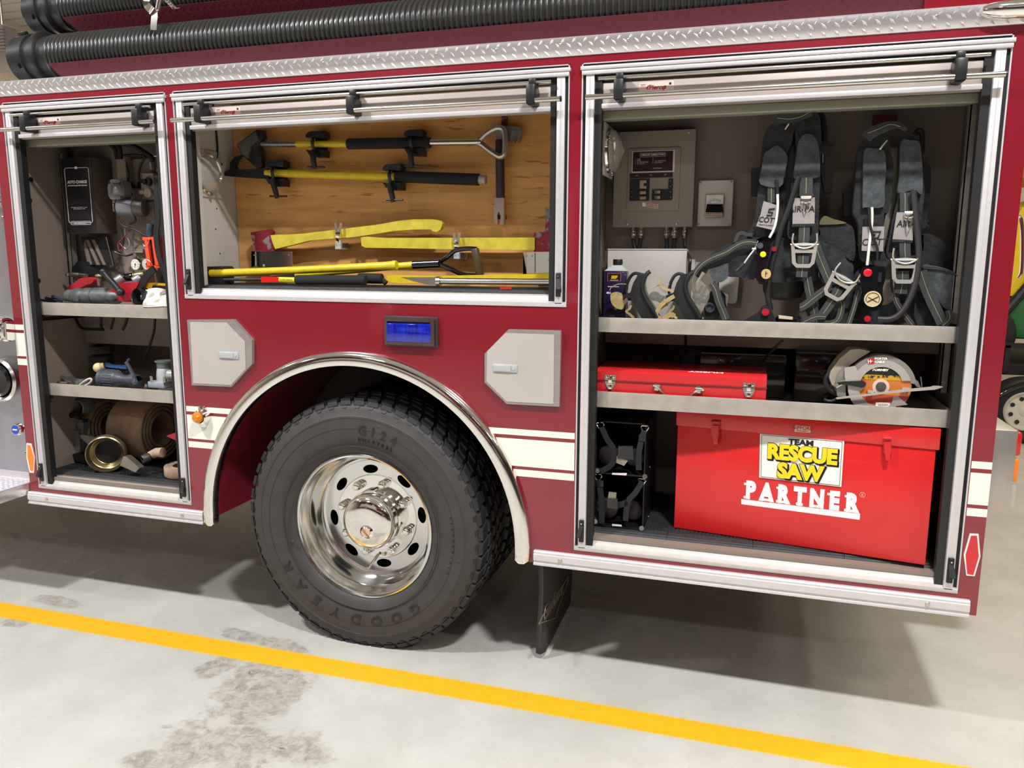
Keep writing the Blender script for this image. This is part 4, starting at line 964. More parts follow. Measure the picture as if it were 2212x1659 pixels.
e = B().txt('SMALL ENGINE FUEL', P(*z5(468, 562), yl-.001), (1, 0, 0), (0, 0, 1), .0032, .0002, bold=.0001).txt('PRE-MIXED GAS-OIL', P(*z5(450, 705), yc0-.0008), (1, 0, 0), (0, 0, 1), .0045, .0002, bold=.0002).txt('40:1', P(*z5(350, 850), yc0-.0008), (1, 0, 0), (0, 0, 1), .010, .0002, bold=.0005).txt('32 FL OZ', P(*z5(420, 1340), yc0-.0008), (1, 0, 0), (0, 0, 1), .004, .0002)
e.build('can_print', wink, t)
# face masks
def mask(du, dv, lb, Y0, part=False):
    t = T('face_mask', lb, 'face mask', 'breathing masks on the shelf')
    f = lambda l: [((lambda q: (q[0]+du, q[1]+dv))(z5(*p))) for p in l]
    pp = lambda l, Y: [P(u, v, Y) for u, v in f(l)]
    YS, D = Y0, .105
    sk = B().slab(pp([(935, 402), (1020, 418), (1110, 445), (1085, 560), (1075, 680), (1100, 820), (1160, 960), (1280, 1150), (1400, 1385), (1065, 1385), (985, 1250), (935, 1130), (880, 1040), (815, 1000), (730, 1010), (640, 960), (610, 900), (700, 860), (790, 840), (830, 800), (855, 700), (890, 600), (950, 500), (975, 435)], YS), (0, D, 0), .010, 3)
    sk.build('rubber_skirt', blk2, t)
    B().tube(pp([(735, 740), (760, 610), (830, 470), (900, 415), (950, 405), (1040, 425)], YS+.02), .0055, 8, sm=3).tube(pp([(735, 740), (725, 800), (740, 840)], YS+.02), .005, 8, sm=3).build('head_harness_tab', blk2, t)
    B().tube(pp([(1250, 365), (1180, 420), (1110, 540), (1085, 680), (1110, 830), (1180, 980), (1290, 1160), (1400, 1370)], YS-.004), .0075, 10, sm=3).build('visor_rim', blk, t); B().tube(pp([(1250, 365), (1180, 420), (1110, 540), (1085, 680), (1110, 830), (1180, 980), (1290, 1160), (1400, 1370)], YS+D+.002), .0075, 10, sm=3).build('visor_rim', blk, t)
    vis = B(); l = pp([(1245, 400), (1330, 470), (1440, 570), (1550, 690), (1610, 820), (1600, 930), (1540, 1060), (1470, 1170), (1400, 1330)], YS+.004)
    l2 = [p+V((-.012, D*.9, 0)) for p in l]
    va, vb = [vis.bm.verts.new(p) for p in l], [vis.bm.verts.new(p) for p in l2]
    for i in range(len(l)-1): vis.bm.faces.new((va[i], va[i+1], vb[i+1], vb[i]))
    side = [vis.bm.verts.new(p) for p in pp([(1380, 1330), (1180, 980), (1110, 830), (1090, 680), (1115, 540), (1200, 430)], YS+.004)]
    vis.bm.faces.new(va+side)
    vis.build('visor', dglass, t, 30)
    c = pp([(1350, 900)], YS+.05)[0]
    B().ball(c, .017, 12, (1.15, 1.5, 1.0)).cyl(c+V((.008, 0, -.004)), c+V((.028, -.006, -.012)), .013, .014, 20, .002).build('nose_cup', slate, t)
    sb = B().rib(pp([(845, 905), (760, 930), (700, 990), (655, 1060)], YS-.006), .0075, .003, sm=2)
    sb.build('buckle_tab', blk, t); B().slab(pp([(655, 1010), (740, 930), (775, 1000), (690, 1090)], YS-.010), (0, .006, 0), .001).build('strap_buckle', satin, t)
    st_ = kev
    B().rib(pp([(700, 1060), (640, 1110), (560, 1150), (480, 1180)], YS-.004), .008, .003, sm=3).rib(pp([(840, 1090), (800, 1180), (730, 1230), (800, 1290), (900, 1380)], YS+.01), .008, .003, sm=3).rib(pp([(730, 640), (560, 640), (420, 700), (370, 780)], YS+.0), .0025, .002, sm=3).build('kevlar_strap', st_, t)
    if not part: B().pud(f([(390, 870), (470, 815), (600, 835), (640, 900), (650, 1000), (680, 1100), (640, 1190), (540, 1170), (450, 1110), (400, 1020)]), YS-.012, .016, 3, .006).build('head_pad', kev, t)
    else: B().rib(pp([(840, 890), (720, 960), (640, 1010), (560, 1080), (490, 1180), (450, 1300), (530, 1385)], YS-.012), .014, .003, sm=3).rib(pp([(600, 1385), (760, 1290), (840, 1330)], YS-.010), .017, .003, sm=3).rib(pp([(560, 520), (520, 600), (590, 700), (700, 750), (820, 780)], YS-.006), .009, .003, sm=3).build('chin_strap', M('kevlar_tan', (170, 146, 98), .8, noise=(60, .2), bump=(700, .5)), t)
    return t
mask(0, 0, 'leftmost black face mask, beside the purple can, with pale yellow head pad', .105)
mask(93, 1, 'middle black face mask with a looping tan strap, right of the first', .110, True)
# ---- breathing apparatus packs
def straps(b, l, w_, Y, conv, t_=.003, sm=3): b.rib([P(*conv(x, y), (Y if not isinstance(Y, (list, tuple)) else Y[i])) for i, (x, y) in enumerate(l)], w_, t_, sm=sm)
def belt(par, conv, l, w_, Y, stripe=True, mt=None, nm='webbing_strap'):
    b = B(); straps(b, l, w_, Y, conv); o = b.build(nm, mt or web, par)
    if stripe:
        b = B(); yy = [a-.0022 for a in Y] if isinstance(Y, (list, tuple)) else Y-.0022; straps(b, l, .0015, yy, conv, .001); b.build('strap_thread', ystr, o)
    return o
buckm = M('buckle_steel', (186, 180, 170), .35, .45)
def buckle(par, conv, x, y, w_, Y, rot=0):
    c = P(*conv(x, y), Y); b = B(); ca, sa = math.cos(rot), math.sin(rot)
    f = lambda p: c+V(((p[0]*ca+p[1]*sa)*w_, 0, (p[1]*ca-p[0]*sa)*w_))
    b.rib([f(p) for p in ((0, .25), (.5, .25), (.40, -.58), (.27, -.72), (-.27, -.72), (-.40, -.58), (-.5, .25), (0, .25))], .0125, .005)
    b.tube([f(p)+V((0, -.004, 0)) for p in ((-.5, .75), (-.52, .35), (-.3, .15), (0, .08), (.3, .15), (.52, .35), (.5, .75))], .0030, 8, sm=3)
    b.cyl(f((-.6, .25)), f((.6, .25)), .0032, n=8).rib([f((-.42, -.05)), f((.42, -.05))], .012, .003)
    return b.build('quick_release_buckle', buckm, par)
def snap(par, conv, x, y, Y, L_=.05):
    c = P(*conv(x, y), Y)
    b = B().tube([c+V(p) for p in ((-.014, 0, 0), (-.014, 0, -.010), (-.004, 0, -.014), (.004, 0, -.014), (.014, 0, -.010), (.014, 0, 0))], .0026, 6, True).cyl(c+V((-.016, 0, .003)), c+V((.016, 0, .003)), .0038, n=8)
    b.tube([c+V(p) for p in ((-.006, -.002, -.014), (-.007, -.002, -.024), (0, -.002, -L_), (.007, -.002, -.024), (.006, -.002, -.014))], .0024, 6, sm=2)
    return b.build('snap_hook', chrome, par)
k3 = zm(1580, 200, 3.19); k6 = zm(1480, 500, 7.9)
YK = .15
g1 = T('breathing_apparatus', 'left charcoal breathing apparatus pack with yellow button, hanging above the shelf', 'breathing apparatus', 'breathing apparatus packs')
tp1, tp2 = P(*k3(430, 180), .27), P(*k3(440, 1290), .27)
B().cyl((tp1.x+.0, .295, 1.42), (tp1.x+.0, .295, 1.95), .070, n=32, bev=.035).build('air_cylinder', M('cylinder_grey', (58, 58, 56), .5), g1)
B().ps([k3(*p) for p in ((135, 520), (200, 515), (205, 560), (190, 715), (135, 710))], .26, .04, .008).build('back_frame', blk, g1); B().ps([k3(*p) for p in ((610, 350), (640, 330), (705, 350), (700, 690), (640, 690), (620, 560))], .25, .04, .008).build('back_frame', blk, g1)
B().tube([P(*k3(*p), .25) for p in ((545, 110), (600, 120), (640, 200), (640, 340))], .007, 8, sm=3).tube([P(*k3(*p), .26) for p in ((600, 130), (625, 180), (628, 330))], .006, 8, sm=3).build('cylinder_hose', blk2, g1)
B().cyl(P(*k3(630, 425), .235), P(*k3(628, 485), .235), .006, n=10).build('hose_fitting', satin, g1)
B().ps([k3(*p) for p in ((360, 420), (395, 400), (420, 300), (440, 250), (430, 600), (400, 700), (395, 1000), (345, 1000), (330, 700))], .235, .03, .006).build('back_plate', blk2, g1)
B().pud([k3(*p) for p in ((285, 215), (345, 190), (420, 215), (420, 330), (385, 420), (378, 520), (350, 640), (210, 640), (196, 560), (205, 430), (222, 300), (255, 240))], YK+.02, .045, 3, .012).build('left_shoulder_pad', denimd, g1)
B().pud([k3(*p) for p in ((225, 425), (262, 395), (320, 365), (385, 440), (365, 560), (335, 650), (200, 630), (205, 540))], YK+.006, .030, 3, .010).build('left_sleeve', denim, g1)
B().pud([k3(*p) for p in ((440, 230), (500, 170), (560, 145), (605, 170), (618, 260), (618, 450), (612, 590), (600, 900), (598, 990), (560, 1030), (420, 1015), (385, 975), (395, 850), (415, 600), (428, 480), (445, 380))], YK+.02, .035, 3, .012).build('right_shoulder_pad', denimd, g1)
B().pud([k3(*p) for p in ((470, 320), (535, 285), (590, 330), (608, 450), (600, 580), (500, 585), (432, 590), (440, 480))], YK+.006, .025, 3, .010).build('right_sleeve', denim, g1)
B().pud([k3(*p) for p in ((190, 640), (240, 625), (320, 640), (335, 750), (320, 950), (200, 1000), (120, 1030), (110, 980), (150, 900), (170, 800))], YK+.028, .03, 3, .010).build('chest_pad', denimd, g1)
B().rib([P(*k3(*p), YK+.01) for p in ((285, 205), (350, 178), (430, 170), (550, 130))], [.03, .032, .034, .03], .006, sm=3).build('neck_loop', web, g1)
B().tube([P(*k3(*p), YK+.005) for p in ((315, 175), (400, 182), (480, 165), (545, 128))], .0012, 5, sm=3).build('loop_thread', ystr, g1)
pt = B().ps([k3(*p) for p in ((222, 748), (312, 775), (288, 948), (170, 920), (200, 840))], YK+.002, .006, .001).build('name_patch', patch, g1)
o, xd = P(*k3(252, 895), YK+.001), V((1, 0, -.10))
B().txt('SCOTT', o-V((.006, 0, 0)), xd, (.12, 0, 1), .0245, .0004, it=.1, squeeze=.9, bold=.0004).txt('HEALTH & SAFETY', P(*k3(240, 918), YK+.001), xd, (.1, 0, 1), .006, .0003).tube([P(*k3(*p), YK+.0008) for p in ((300, 800), (262, 803), (254, 822), (285, 826), (278, 845), (243, 846))], .0032, 6).build('patch_print', bink, pt)
pt = B().ps([k3(*p) for p in ((426, 728), (575, 722), (573, 905), (420, 908))], YK-.004, .006, .001).build('name_patch', patch, g1)
B().txt('AIR-PAK', P(*k3(500, 822), YK-.0055), (1, 0, 0), (0, 0, 1), .028, .0004, bold=.0003, it=.1, squeeze=.95).build('patch_print', bink, pt)
B().ps([k3(*p) for p in ((418, 905), (573, 903), (572, 920), (417, 925))], YK-.005, .006, .001).build('patch_hem', denimd, g1)
belt(g1, k3, ((515, 585), (515, 640), (513, 710)), .040, YK+.002); belt(g1, k3, ((503, 915), (500, 1000), (495, 1060)), .034, YK+.000)
belt(g1, k3, ((495, 1120), (490, 1200), (483, 1272)), .036, YK-.004)
belt(g1, k3, ((570, 1030), (625, 1180), (690, 1330)), .030, YK+.004); belt(g1, k3, ((520, 1270), (545, 1400), (590, 1590)), .028, YK+.02)
belt(g1, k3, ((740, 1350), (690, 1440), (620, 1540)), .030, YK-.004); belt(g1, k3, ((690, 1330), (590, 1400), (500, 1470), (470, 1480)), .026, YK+.0)
belt(g1, k3, ((740, 1400), (760, 1480), (720, 1580), (600, 1590)), .020, YK+.006); belt(g1, k3, ((650, 1545), (580, 1545), (490, 1585)), .020, YK-.006)
belt(g1, k3, ((275, 640), (275, 760)), .024, YK+.012)
buckle(g1, k3, 500, 1085, .072, YK-.012); buckle(g1, k3, 755, 1310, .072, YK-.014, .5); snap(g1, k3, 514, 728, YK-.010)
B().rib([P(*k3(470, 708), YK-.008), P(*k3(565, 704), YK-.008)], .010, .004).build('strap_bar', satin, g1)
B().tube([P(*k3(*p), YK-.004) for p in ((465, 580), (432, 680), (395, 800), (345, 930), (315, 1050), (278, 1180), (258, 1300), (252, 1400), (268, 1500))], .0095, 12, sm=4).build('breathing_hose', blk2, g1)
B().tube([P(*k3(*p), YK-.002) for p in ((318, 700), (318, 800), (300, 920), (262, 1000))], .0042, 8, sm=3).build('gauge_line', pwhite, g1)
B().tube([P(*k3(*p), YK+.002) for p in ((308, 600), (318, 690), (316, 760))], .0055, 8, sm=3).build('gauge_sleeve', blk, g1)
B().tube([P(*k3(*p), YK-.002) for p in ((395, 215), (368, 255))], .0028, 6).build('hanger_wire', satin, g1)
ps_ = B().slab(px([k3(*p) for p in ((180, 1035), (205, 1020), (262, 1030), (272, 1060), (258, 1120), (246, 1160), (238, 1200), (256, 1250), (252, 1300), (228, 1325), (190, 1318), (163, 1270), (168, 1200), (180, 1150), (172, 1090))], YK-.035), (0, .032, 0), .008, 3).build('alarm_unit', gloss, g1)
c = P(*k3(218, 1115), YK-.037); B().cyl(c, c+V((0, -.006, 0)), .0105, .009, 20, .002).build('yellow_button', M('button_yellow', (236, 226, 40), .4), ps_)
c = P(*k3(198, 1055), YK-.036); B().cyl(c, c+V((0, -.005, 0)), .010, n=16).build('knob', slate, ps_)
c = P(*k3(236, 1250), YK-.036); gd = B().cyl(c, c+V((.002, -.004, 0)), .0165, n=24).build('gauge_face', M('dial_cream', (206, 180, 120), .4), ps_)
B().bar(c+V((0, -.0055, -.010)), c+V((0, -.0055, .010)), .002, .001).bar(c+V((-.007, -.0055, -.002)), c+V((.006, -.0055, .004)), .0018, .001).build('gauge_print', bink, gd)
B().tube([P(*k3(*p), YK-.03) for p in ((182, 1020), (165, 1070), (120, 1130), (85, 1180))], .0028, 6, sm=3).cyl(P(*k3(142, 1076), YK-.03), P(*k3(170, 1076), YK-.03), .004, n=8).build('activation_lever', satin, g1)
B().tube([P(*k3(*p), YK-.03) for p in ((88, 1175), (50, 1215), (32, 1230))], .0055, 8, sm=2).build('lever_grip', blk, g1)
c = P(*k3(293, 1078), YK-.012); B().cyl(c, c+V((0, -.008, 0)), .008, n=12).build('red_button', gred, g1)
# belt pads
B().pud([k6(*p) for p in ((120, 850), (135, 760), (170, 680), (250, 560), (350, 470), (520, 330), (700, 230), (880, 180), (1050, 165), (1240, 190), (1290, 400), (1240, 620), (1170, 820), (900, 780), (740, 770), (735, 700), (740, 560), (700, 545), (560, 600), (430, 640), (350, 660), (300, 690), (230, 780), (190, 900), (150, 940))], YK+.03, .035, 3, .008).build('left_waist_pad', denimd, g1)
B().pud([k6(*p) for p in ((420, 700), (440, 660), (520, 640), (640, 620), (700, 560), (735, 600), (735, 760), (690, 820), (600, 870), (500, 850), (440, 780))], YK-.004, .02, 3, .008).build('waist_pocket', denim, g1)
belt(g1, k6, ((1210, 190), (1060, 175), (900, 225), (700, 350), (480, 440), (320, 530), (200, 650), (135, 780), (130, 920), (175, 1050)), .018, YK+.004)
belt(g1, k6, ((330, 930), (290, 1020), (240, 1120), (200, 1240)), .024, YK-.006); belt(g1, k6, ((450, 880), (520, 1000), (570, 1180), (640, 1350), (700, 1500)), .026, YK+.0)
B().tube([P(*k6(*p), YK-.008) for p in ((320, 700), (270, 780), (215, 880), (190, 1000))], [.008, .006, .007, .004], 8, sm=3).build('belt_tongue', M('tongue_grey', (150, 140, 130), .4, .3), g1)
belt(g1, k6, ((850, 180), (900, 60), (970, 20), (1050, 50), (1150, 60)), .012, YK+.02, False)
B().pud([k3(*p) for p in ((100, 985), (170, 930), (260, 960), (300, 1000), (330, 1000), (600, 1000), (600, 930), (640, 905), (760, 895), (835, 925), (850, 1000), (855, 1090), (840, 1160), (780, 1130), (700, 1060), (600, 1040), (600, 1290), (480, 1300), (300, 1310), (150, 1275), (0, 1260), (0, 1050))], YK+.052, .05, 2, .010).build('lumbar_pad', denimd, g1)
B().pud([k3(*p) for p in ((605, 905), (640, 850), (700, 870), (790, 895), (760, 905), (650, 910))], YK+.045, .012, 3, .004).build('olive_lining', M('olive_cloth', (96, 92, 62), .9), g1)
B().pud([k3(*p) for p in ((600, 1035), (680, 1050), (760, 1100), (800, 1160), (840, 1190), (835, 1280), (800, 1330), (740, 1290), (700, 1240), (640, 1330), (600, 1200))], YK+.012, .035, 3, .010).build('right_waist_pad', denimd, g1)
B().pud([k3(*p) for p in ((560, 1340), (700, 1380), (830, 1280), (880, 1210), (885, 1320), (860, 1450), (820, 1575), (700, 1590), (560, 1590), (520, 1480))], YK+.055, .05, 3, .012).build('harness_skirt', denimd, g1)
# regulator and mask lying on the shelf
t = T('regulator', 'round black mask regulator with a cream label lying on the shelf below the left pack', 'regulator')
c = P(*k3(395, 1540), .12)
B().lathe([(.046, 0), (.050, .006), (.050, .022), (.044, .026), (.040, .030), (.042, .052), (.036, .060), (0, .062)], (c.x, .135, F3A+.001), (0, 0, 1), 36).build('housing', gloss, t)
p0, p1 = P(*k3(325, 1535), .082), P(*k3(420, 1560), .082)
B().slab([P(*k3(*p), .084) for p in ((325, 1533), (422, 1545), (422, 1565), (326, 1557))], (0, .003, 0), .001).build('cream_label', M('label_cream', (206, 190, 156), .5), t)
B().pud([k3(*p) for p in ((90, 1575), (180, 1520), (210, 1480), (240, 1470), (275, 1500), (300, 1560), (290, 1590), (80, 1590))], .10, .05, 3, .008).build('side_strap', blk2, t)
c = P(*k3(235, 1512), .096); B().cyl(c, c+V((0, -.008, 0)), .012, n=18).build('red_knob', gred, t)
t = T('face_mask', 'rightmost face mask with a round grey outlet, half hidden by hanging webbing', 'face mask', 'breathing masks on the shelf')
YM = .175
B().tube([P(*k6(*p), YM) for p in ((150, 690), (70, 740), (10, 850), (10, 1000), (60, 1150), (150, 1290), (240, 1400), (300, 1480))], .009, 10, sm=3).build('visor_rim', blk, t)
B().ps([k6(*p) for p in ((380, 1090), (440, 1020), (620, 1020), (740, 1080), (730, 1180), (700, 1290), (600, 1420), (560, 1490), (340, 1490), (320, 1300), (350, 1180))], YM, .05, .01).build('rubber_skirt', blk2, t)
c = P(*k6(425, 1300), YM-.01); B().lathe([(0, .004), (.011, .004), (.012, -.004), (.016, -.004), (.018, .004), (.018, .02)], c, (0, 1, 0), 28).build('outlet_ring', slate, t)
B().ps([k6(*p) for p in ((640, 1030), (740, 1080), (735, 1170), (710, 1290), (690, 1220), (690, 1100))], YM-.008, .01, .002).build('visor_edge', M('visor_side', (120, 114, 106), .3, .3), t)
c = P(*k6(305, 1475), YM-.03); B().ball(c, .0035, 8).build('stud', chrome, t)
# ---- right pack
k4 = zm(1820, 200, 3.19)
g2 = T('breathing_apparatus', 'right charcoal breathing apparatus pack with a red-button gauge console', 'breathing apparatus', 'breathing apparatus packs')
tp = P(*k4(330, 600), .29)
B().cyl((tp.x, .295, 1.40), (tp.x, .295, 1.93), .070, n=32, bev=.035).build('air_cylinder', M('cylinder_cream', (120, 112, 96), .5), g2)
B().ps([k4(*p) for p in ((5, 690), (20, 670), (72, 670), (75, 820), (60, 860), (10, 850))], .27, .035, .008).build('back_frame', blk, g2); B().ps([k4(*p) for p in ((555, 480), (570, 470), (612, 520), (610, 640), (575, 930), (545, 940))], .24, .04, .008).build('back_frame', blk, g2)
B().tube([P(*k4(*p), .225) for p in ((500, 290), (520, 262), (545, 270), (550, 330), (548, 420))], .008, 8, sm=3).build('cylinder_hose', blk2, g2)
B().pud([k4(*p) for p in ((135, 345), (165, 310), (250, 290), (310, 300), (330, 400), (350, 520), (320, 820), (285, 840), (290, 1100), (330, 1160), (300, 1200), (150, 1170), (120, 1100), (110, 900), (75, 820), (90, 600), (100, 450), (120, 380))], YK+.028, .045, 3, .012).build('left_shoulder_pad', denimd, g2)
B().pud([k4(*p) for p in ((150, 400), (210, 385), (285, 400), (300, 520), (290, 660), (282, 785), (160, 790), (140, 780), (143, 600))], YK+.010, .028, 3, .010).build('left_sleeve', denim, g2)
B().pud([k4(*p) for p in ((400, 320), (460, 285), (520, 300), (548, 400), (568, 560), (565, 700), (545, 880), (535, 1100), (500, 1120), (400, 1130), (350, 1165), (300, 1110), (320, 1000), (350, 850), (385, 700), (395, 500))], YK+.028, .035, 3, .012).build('right_shoulder_pad', denimd, g2)
B().pud([k4(*p) for p in ((405, 340), (470, 330), (530, 345), (548, 480), (555, 600), (545, 700), (490, 670), (385, 690), (395, 560))], YK+.010, .025, 3, .010).build('right_sleeve', denim, g2)
B().rib([P(*k4(*p), YK+.01) for p in ((160, 315), (200, 280), (300, 235), (380, 225), (440, 262))], [.036, .034, .030, .018, .010], .005, sm=3).build('neck_loop', web, g2)
B().tube([P(*k4(*p), YK+.004) for p in ((175, 280), (250, 250), (330, 218), (400, 235))], .0012, 5, sm=3).build('loop_thread', ystr, g2)
B().rib([P(*k4(205, 190), .34), P(*k4(375, 190), .34)], .035, .003).build('red_hang_strap', M('dark_red_web', (84, 24, 34), .8), g2)
B().tube([P(*k4(*p), YK+.0) for p in ((310, 330), (255, 392))], .0032, 6).build('hanger_wire', chrome, g2)
pt = B().ps([k4(*p) for p in ((138, 925), (288, 922), (280, 1095), (132, 1090))], YK+.006, .006, .001).build('name_patch', patch, g2)
B().txt('SCOTT', P(*k4(205, 1052), YK+.0045), (1, 0, .02), (0, 0, 1), .030, .0004, it=.1, squeeze=.95).tube([P(*k4(*p), YK+.0045) for p in ((200, 957), (262, 957), (245, 1000), (215, 1003), (222, 975))], .0032, 6).build('patch_print', bink, pt)
pt = B().ps([k4(*p) for p in ((375, 825), (490, 822), (485, 1018), (345, 1010))], YK+.004, .006, .001).build('name_patch', patch, g2)
B().txt('AIR-PAK', P(*k4(372, 925), YK+.0025), (1, 0, 0), (0, 0, 1), .030, .0004, 'LEFT', bold=.0003, it=.1, squeeze=.85).build('patch_print', bink, pt)
B().ps([k4(*p) for p in ((345, 1010), (485, 1018), (480, 1035), (340, 1028))], YK+.002, .006).build('patch_hem', denimd, g2)
B().tube([P(*k4(*p), YK-.006) for p in ((488, 675), (500, 800), (520, 1000), (525, 1150), (505, 1300), (460, 1430), (400, 1520), (330, 1560), (240, 1560))], .0098, 12, sm=4).build('breathing_hose', M('hose_dark_brown', (50, 46, 48), .5), g2)
B().tube([P(*k4(*p), YK-.0) for p in ((202, 790), (203, 880), (185, 1050), (170, 1190))], .0045, 8, sm=3).build('gauge_line', pwhite, g2)
B().tube([P(*k4(*p), YK-.004) for p in ((180, 790), (188, 900), (212, 1000), (240, 1075), (240, 1160))], .0042, 8, sm=3).build('console_cable', blk2, g2)
belt(g2, k4, ((430, 1030), (430, 1090), (435, 1140)), .032, YK+.006); belt(g2, k4, ((415, 1230), (412, 1310), (400, 1385)), .036, YK+.006)
belt(g2, k4, ((540, 1230), (590, 1380), (690, 1590)), .034, YK+.01); belt(g2, k4, ((375, 1150), (350, 1300), (375, 1450), (480, 1600)), .018, YK+.016); belt(g2, k4, ((730, 1500), (740, 1560), (690, 1605)), .02, YK+.0)
belt(g2, k4, ((430, 690), (432, 760), (430, 820)), .03, YK+.012); belt(g2, k4, ((110, 1360), (80, 1480), (40, 1600)), .016, YK+.0)
buckle(g2, k4, 430, 1190, .072, YK-.008); snap(g2, k4, 465, 830, YK-.008, .055)
cn = B().slab(px([k4(*p) for p in ((128, 1225), (150, 1200), (285, 1198), (298, 1225), (295, 1290), (278, 1340), (276, 1390), (284, 1430), (265, 1480), (225, 1508), (185, 1508), (150, 1480), (132, 1430), (145, 1380), (135, 1330), (120, 1290))], YK-.035), (0, .034, 0), .009, 3).build('alarm_console', gloss, g2)
c = P(*k4(173, 1242), YK-.037); B().cyl(c, c+V((0, -.007, 0)), .0145, .012, 20, .003).build('red_button', bred, cn)
c = P(*k4(207, 1422), YK-.037); gd = B().cyl(c, c+V((0, -.004, 0)), .0255, n=32).build('gauge_face', M('dial_cream_2', (206, 184, 140), .4), cn)
e = B().bar(c+V((-.016, -.0055, -.010)), c+V((.016, -.0055, .008)), .0022, .001).bar(c+V((-.014, -.0055, .006)), c+V((.014, -.0055, -.010)), .0016, .001)
e.tube([c+V((.020*math.cos(a), -.005, .020*math.sin(a))) for a in [-.6+.3*i for i in range(15)]], .0008, 4).build('gauge_print', bink, gd)
B().box(P(*k4(243, 1305), YK-.038), P(*k4(270, 1240), YK-.034), 0).build('speaker_slot', blk, cn)
c = P(*k4(118, 1298), YK-.02); B().ball(c, .006, 8).build('side_stud', brass, cn)
c = P(*k4(170, 1558), .10); B().cyl(c, c+V((0, -.008, 0)), .010, n=14).build('red_knob', gred, g2)
B().pud([k4(*p) for p in ((300, 1180), (540, 1120), (560, 980), (640, 990), (710, 1040), (750, 1110), (780, 1180), (785, 1240), (700, 1210), (560, 1190), (500, 1400), (300, 1600), (60, 1600), (90, 1400), (120, 1200))], YK+.085, .05, 3, .012).build('lumbar_pad', denimd, g2)
B().pud([k4(*p) for p in ((560, 1190), (700, 1210), (800, 1270), (860, 1350), (855, 1420), (820, 1470), (760, 1500), (700, 1480), (640, 1400), (600, 1320))], YK+.02, .04, 3, .014).build('right_waist_pad', denim, g2)
B().pud([k4(*p) for p in ((520, 1370), (640, 1430), (760, 1510), (830, 1480), (845, 1610), (520, 1610))], YK+.045, .04, 3, .012).build('harness_skirt', denimd, g2)
B().tube([P(*k4(*p), YK+.012) for p in ((545, 1200), (660, 1205), (760, 1240), (830, 1300), (862, 1360))], .003, 6, sm=3).build('pad_piping', web, g2)

# ---- toolbox on the lower shelf
t = T('tool_box', 'long low red toolbox with two silver latches and a drop handle', 'toolbox')
yA = .066; a, b_ = P(1287, 800, yA), P(1657, 812, yA); zt = P(1450, 806, yA).z; zs_ = P(1400, 826, yA).z; dp = .26
bx = B().slab([(a.x, yA, F3B+.002), (a.x, yA, zt-.006), (a.x, yA+.012, zt+.002), (a.x, yA+dp-.012, zt+.002), (a.x, yA+dp, zt-.006), (a.x, yA+dp, F3B+.002)], (b_.x-a.x, 0, 0), .002).build('case', tbred, t)
B().box((a.x-.002, yA-.004, zs_-.003), (b_.x+.002, yA+.003, zs_+.002), .001).build('lid_seam', M('seam_dark_red', (120, 20, 26), .5), t)
z5a = zm(1240, 680, 3.191)
for x, y in ((250, 415), (1207, 470)):
    c = P(*z5a(x, y), yA-.004); h = .052
    lt = B().slab([c+V(p) for p in ((-.019, 0, 0), (-.019, 0, -.018), (-.017, 0, -.032), (-.006, 0, -h), (.006, 0, -h), (.017, 0, -.032), (.019, 0, -.018), (.019, 0, 0))], (0, .004, 0), .001).build('latch', satin, t)
    q = B().box(c+V((-.007, -.008, -.030)), c+V((.007, 0, -.001)), .002).box(c+V((-.015, -.004, -.010)), c+V((-.009, 0, -.002)), .001).box(c+V((.009, -.004, -.010)), c+V((.015, 0, -.002)), .001).cyl(c+V((-.009, -.006, -.030)), c+V((.009, -.006, -.030)), .004, n=8).box(c+V((-.005, -.006, -h+.001)), c+V((.005, 0, -.034)), .001)
    q.build('latch_lever', chrome, lt)
hl = B()
for x, y in ((570, 490), (860, 510)):
    c = P(*z5a(x, y), yA-.002); hl.box(c+V((-.007, -.002, -.020)), c+V((.007, .001, .010)), .001).cyl(c+V((-.011, -.006, 0)), c+V((.012, -.006, 0)), .006, n=10)
hl.build('handle_bracket', satin, t)
B().tube([P(*z5a(*p), yA-.010) for p in ((548, 490), (580, 500), (605, 530), (632, 565), (680, 585), (750, 588), (795, 570), (835, 530), (870, 518), (895, 520))], .0042, 8, sm=3).build('handle', satin, t)
B().txt('HUSKY', P(1532, 805, yA+.05)+V((0, 0, 0))*0+V((0, 0, 0)) if 0 else (P(1525, 803, yA+.03).x, yA+.055, zt+.0025), (-1, 0, 0), (0, -1, 0), .034, .0004, bold=.001, squeeze=1.1).build('lid_lettering', wink, t)
# ---- circular saw
z7 = zm(1780, 730, 7.373); YS = .085
t = T('circular_saw', 'grey circular saw with an orange and gold blade, standing blade outward', 'circular saw')
def w7(x, y, Y=YS): return P(*z7(x, y), Y)
c = w7(905, 775); cc = (c.x, c.z); K = (w7(1395, 775).x-c.x)/490.0
R_ = 490*K
dd = B().cyl(c+V((0, .0, 0)), c+V((0, .002, 0)), R_, n=96).build('saw_blade', copper, t)
def chord(y0, y1, mt, nm, yy):
    pts = []
    for s, ys in ((1, [y0+(y1-y0)*i/12 for i in range(13)]), (-1, [y1-(y1-y0)*i/12 for i in range(13)])):
        for h in ys: pts.append((cc[0]+s*math.sqrt(max(0, R_*R_-h*h))*.995, YS-yy, cc[1]+h))
    B().slab(pts, (0, yy*.9, 0)).build(nm, mt, dd)
chord(R_*.42, R_*.995, blk, 'blade_label_dark', .0012); chord(R_*.24, R_*.42, gold, 'blade_label_gold', .0012); chord(-R_*.97, -R_*.30, M('blade_red', (180, 70, 48), .4), 'blade_label_red', .0010)
B().txt('FORNEY', w7(895, 525, YS-.002), (1, 0, .02), (0, 0, 1), .0095, .0003, bold=.0006, squeeze=1.3, it=.2).build('blade_logo', pwhite, dd)
e = B()
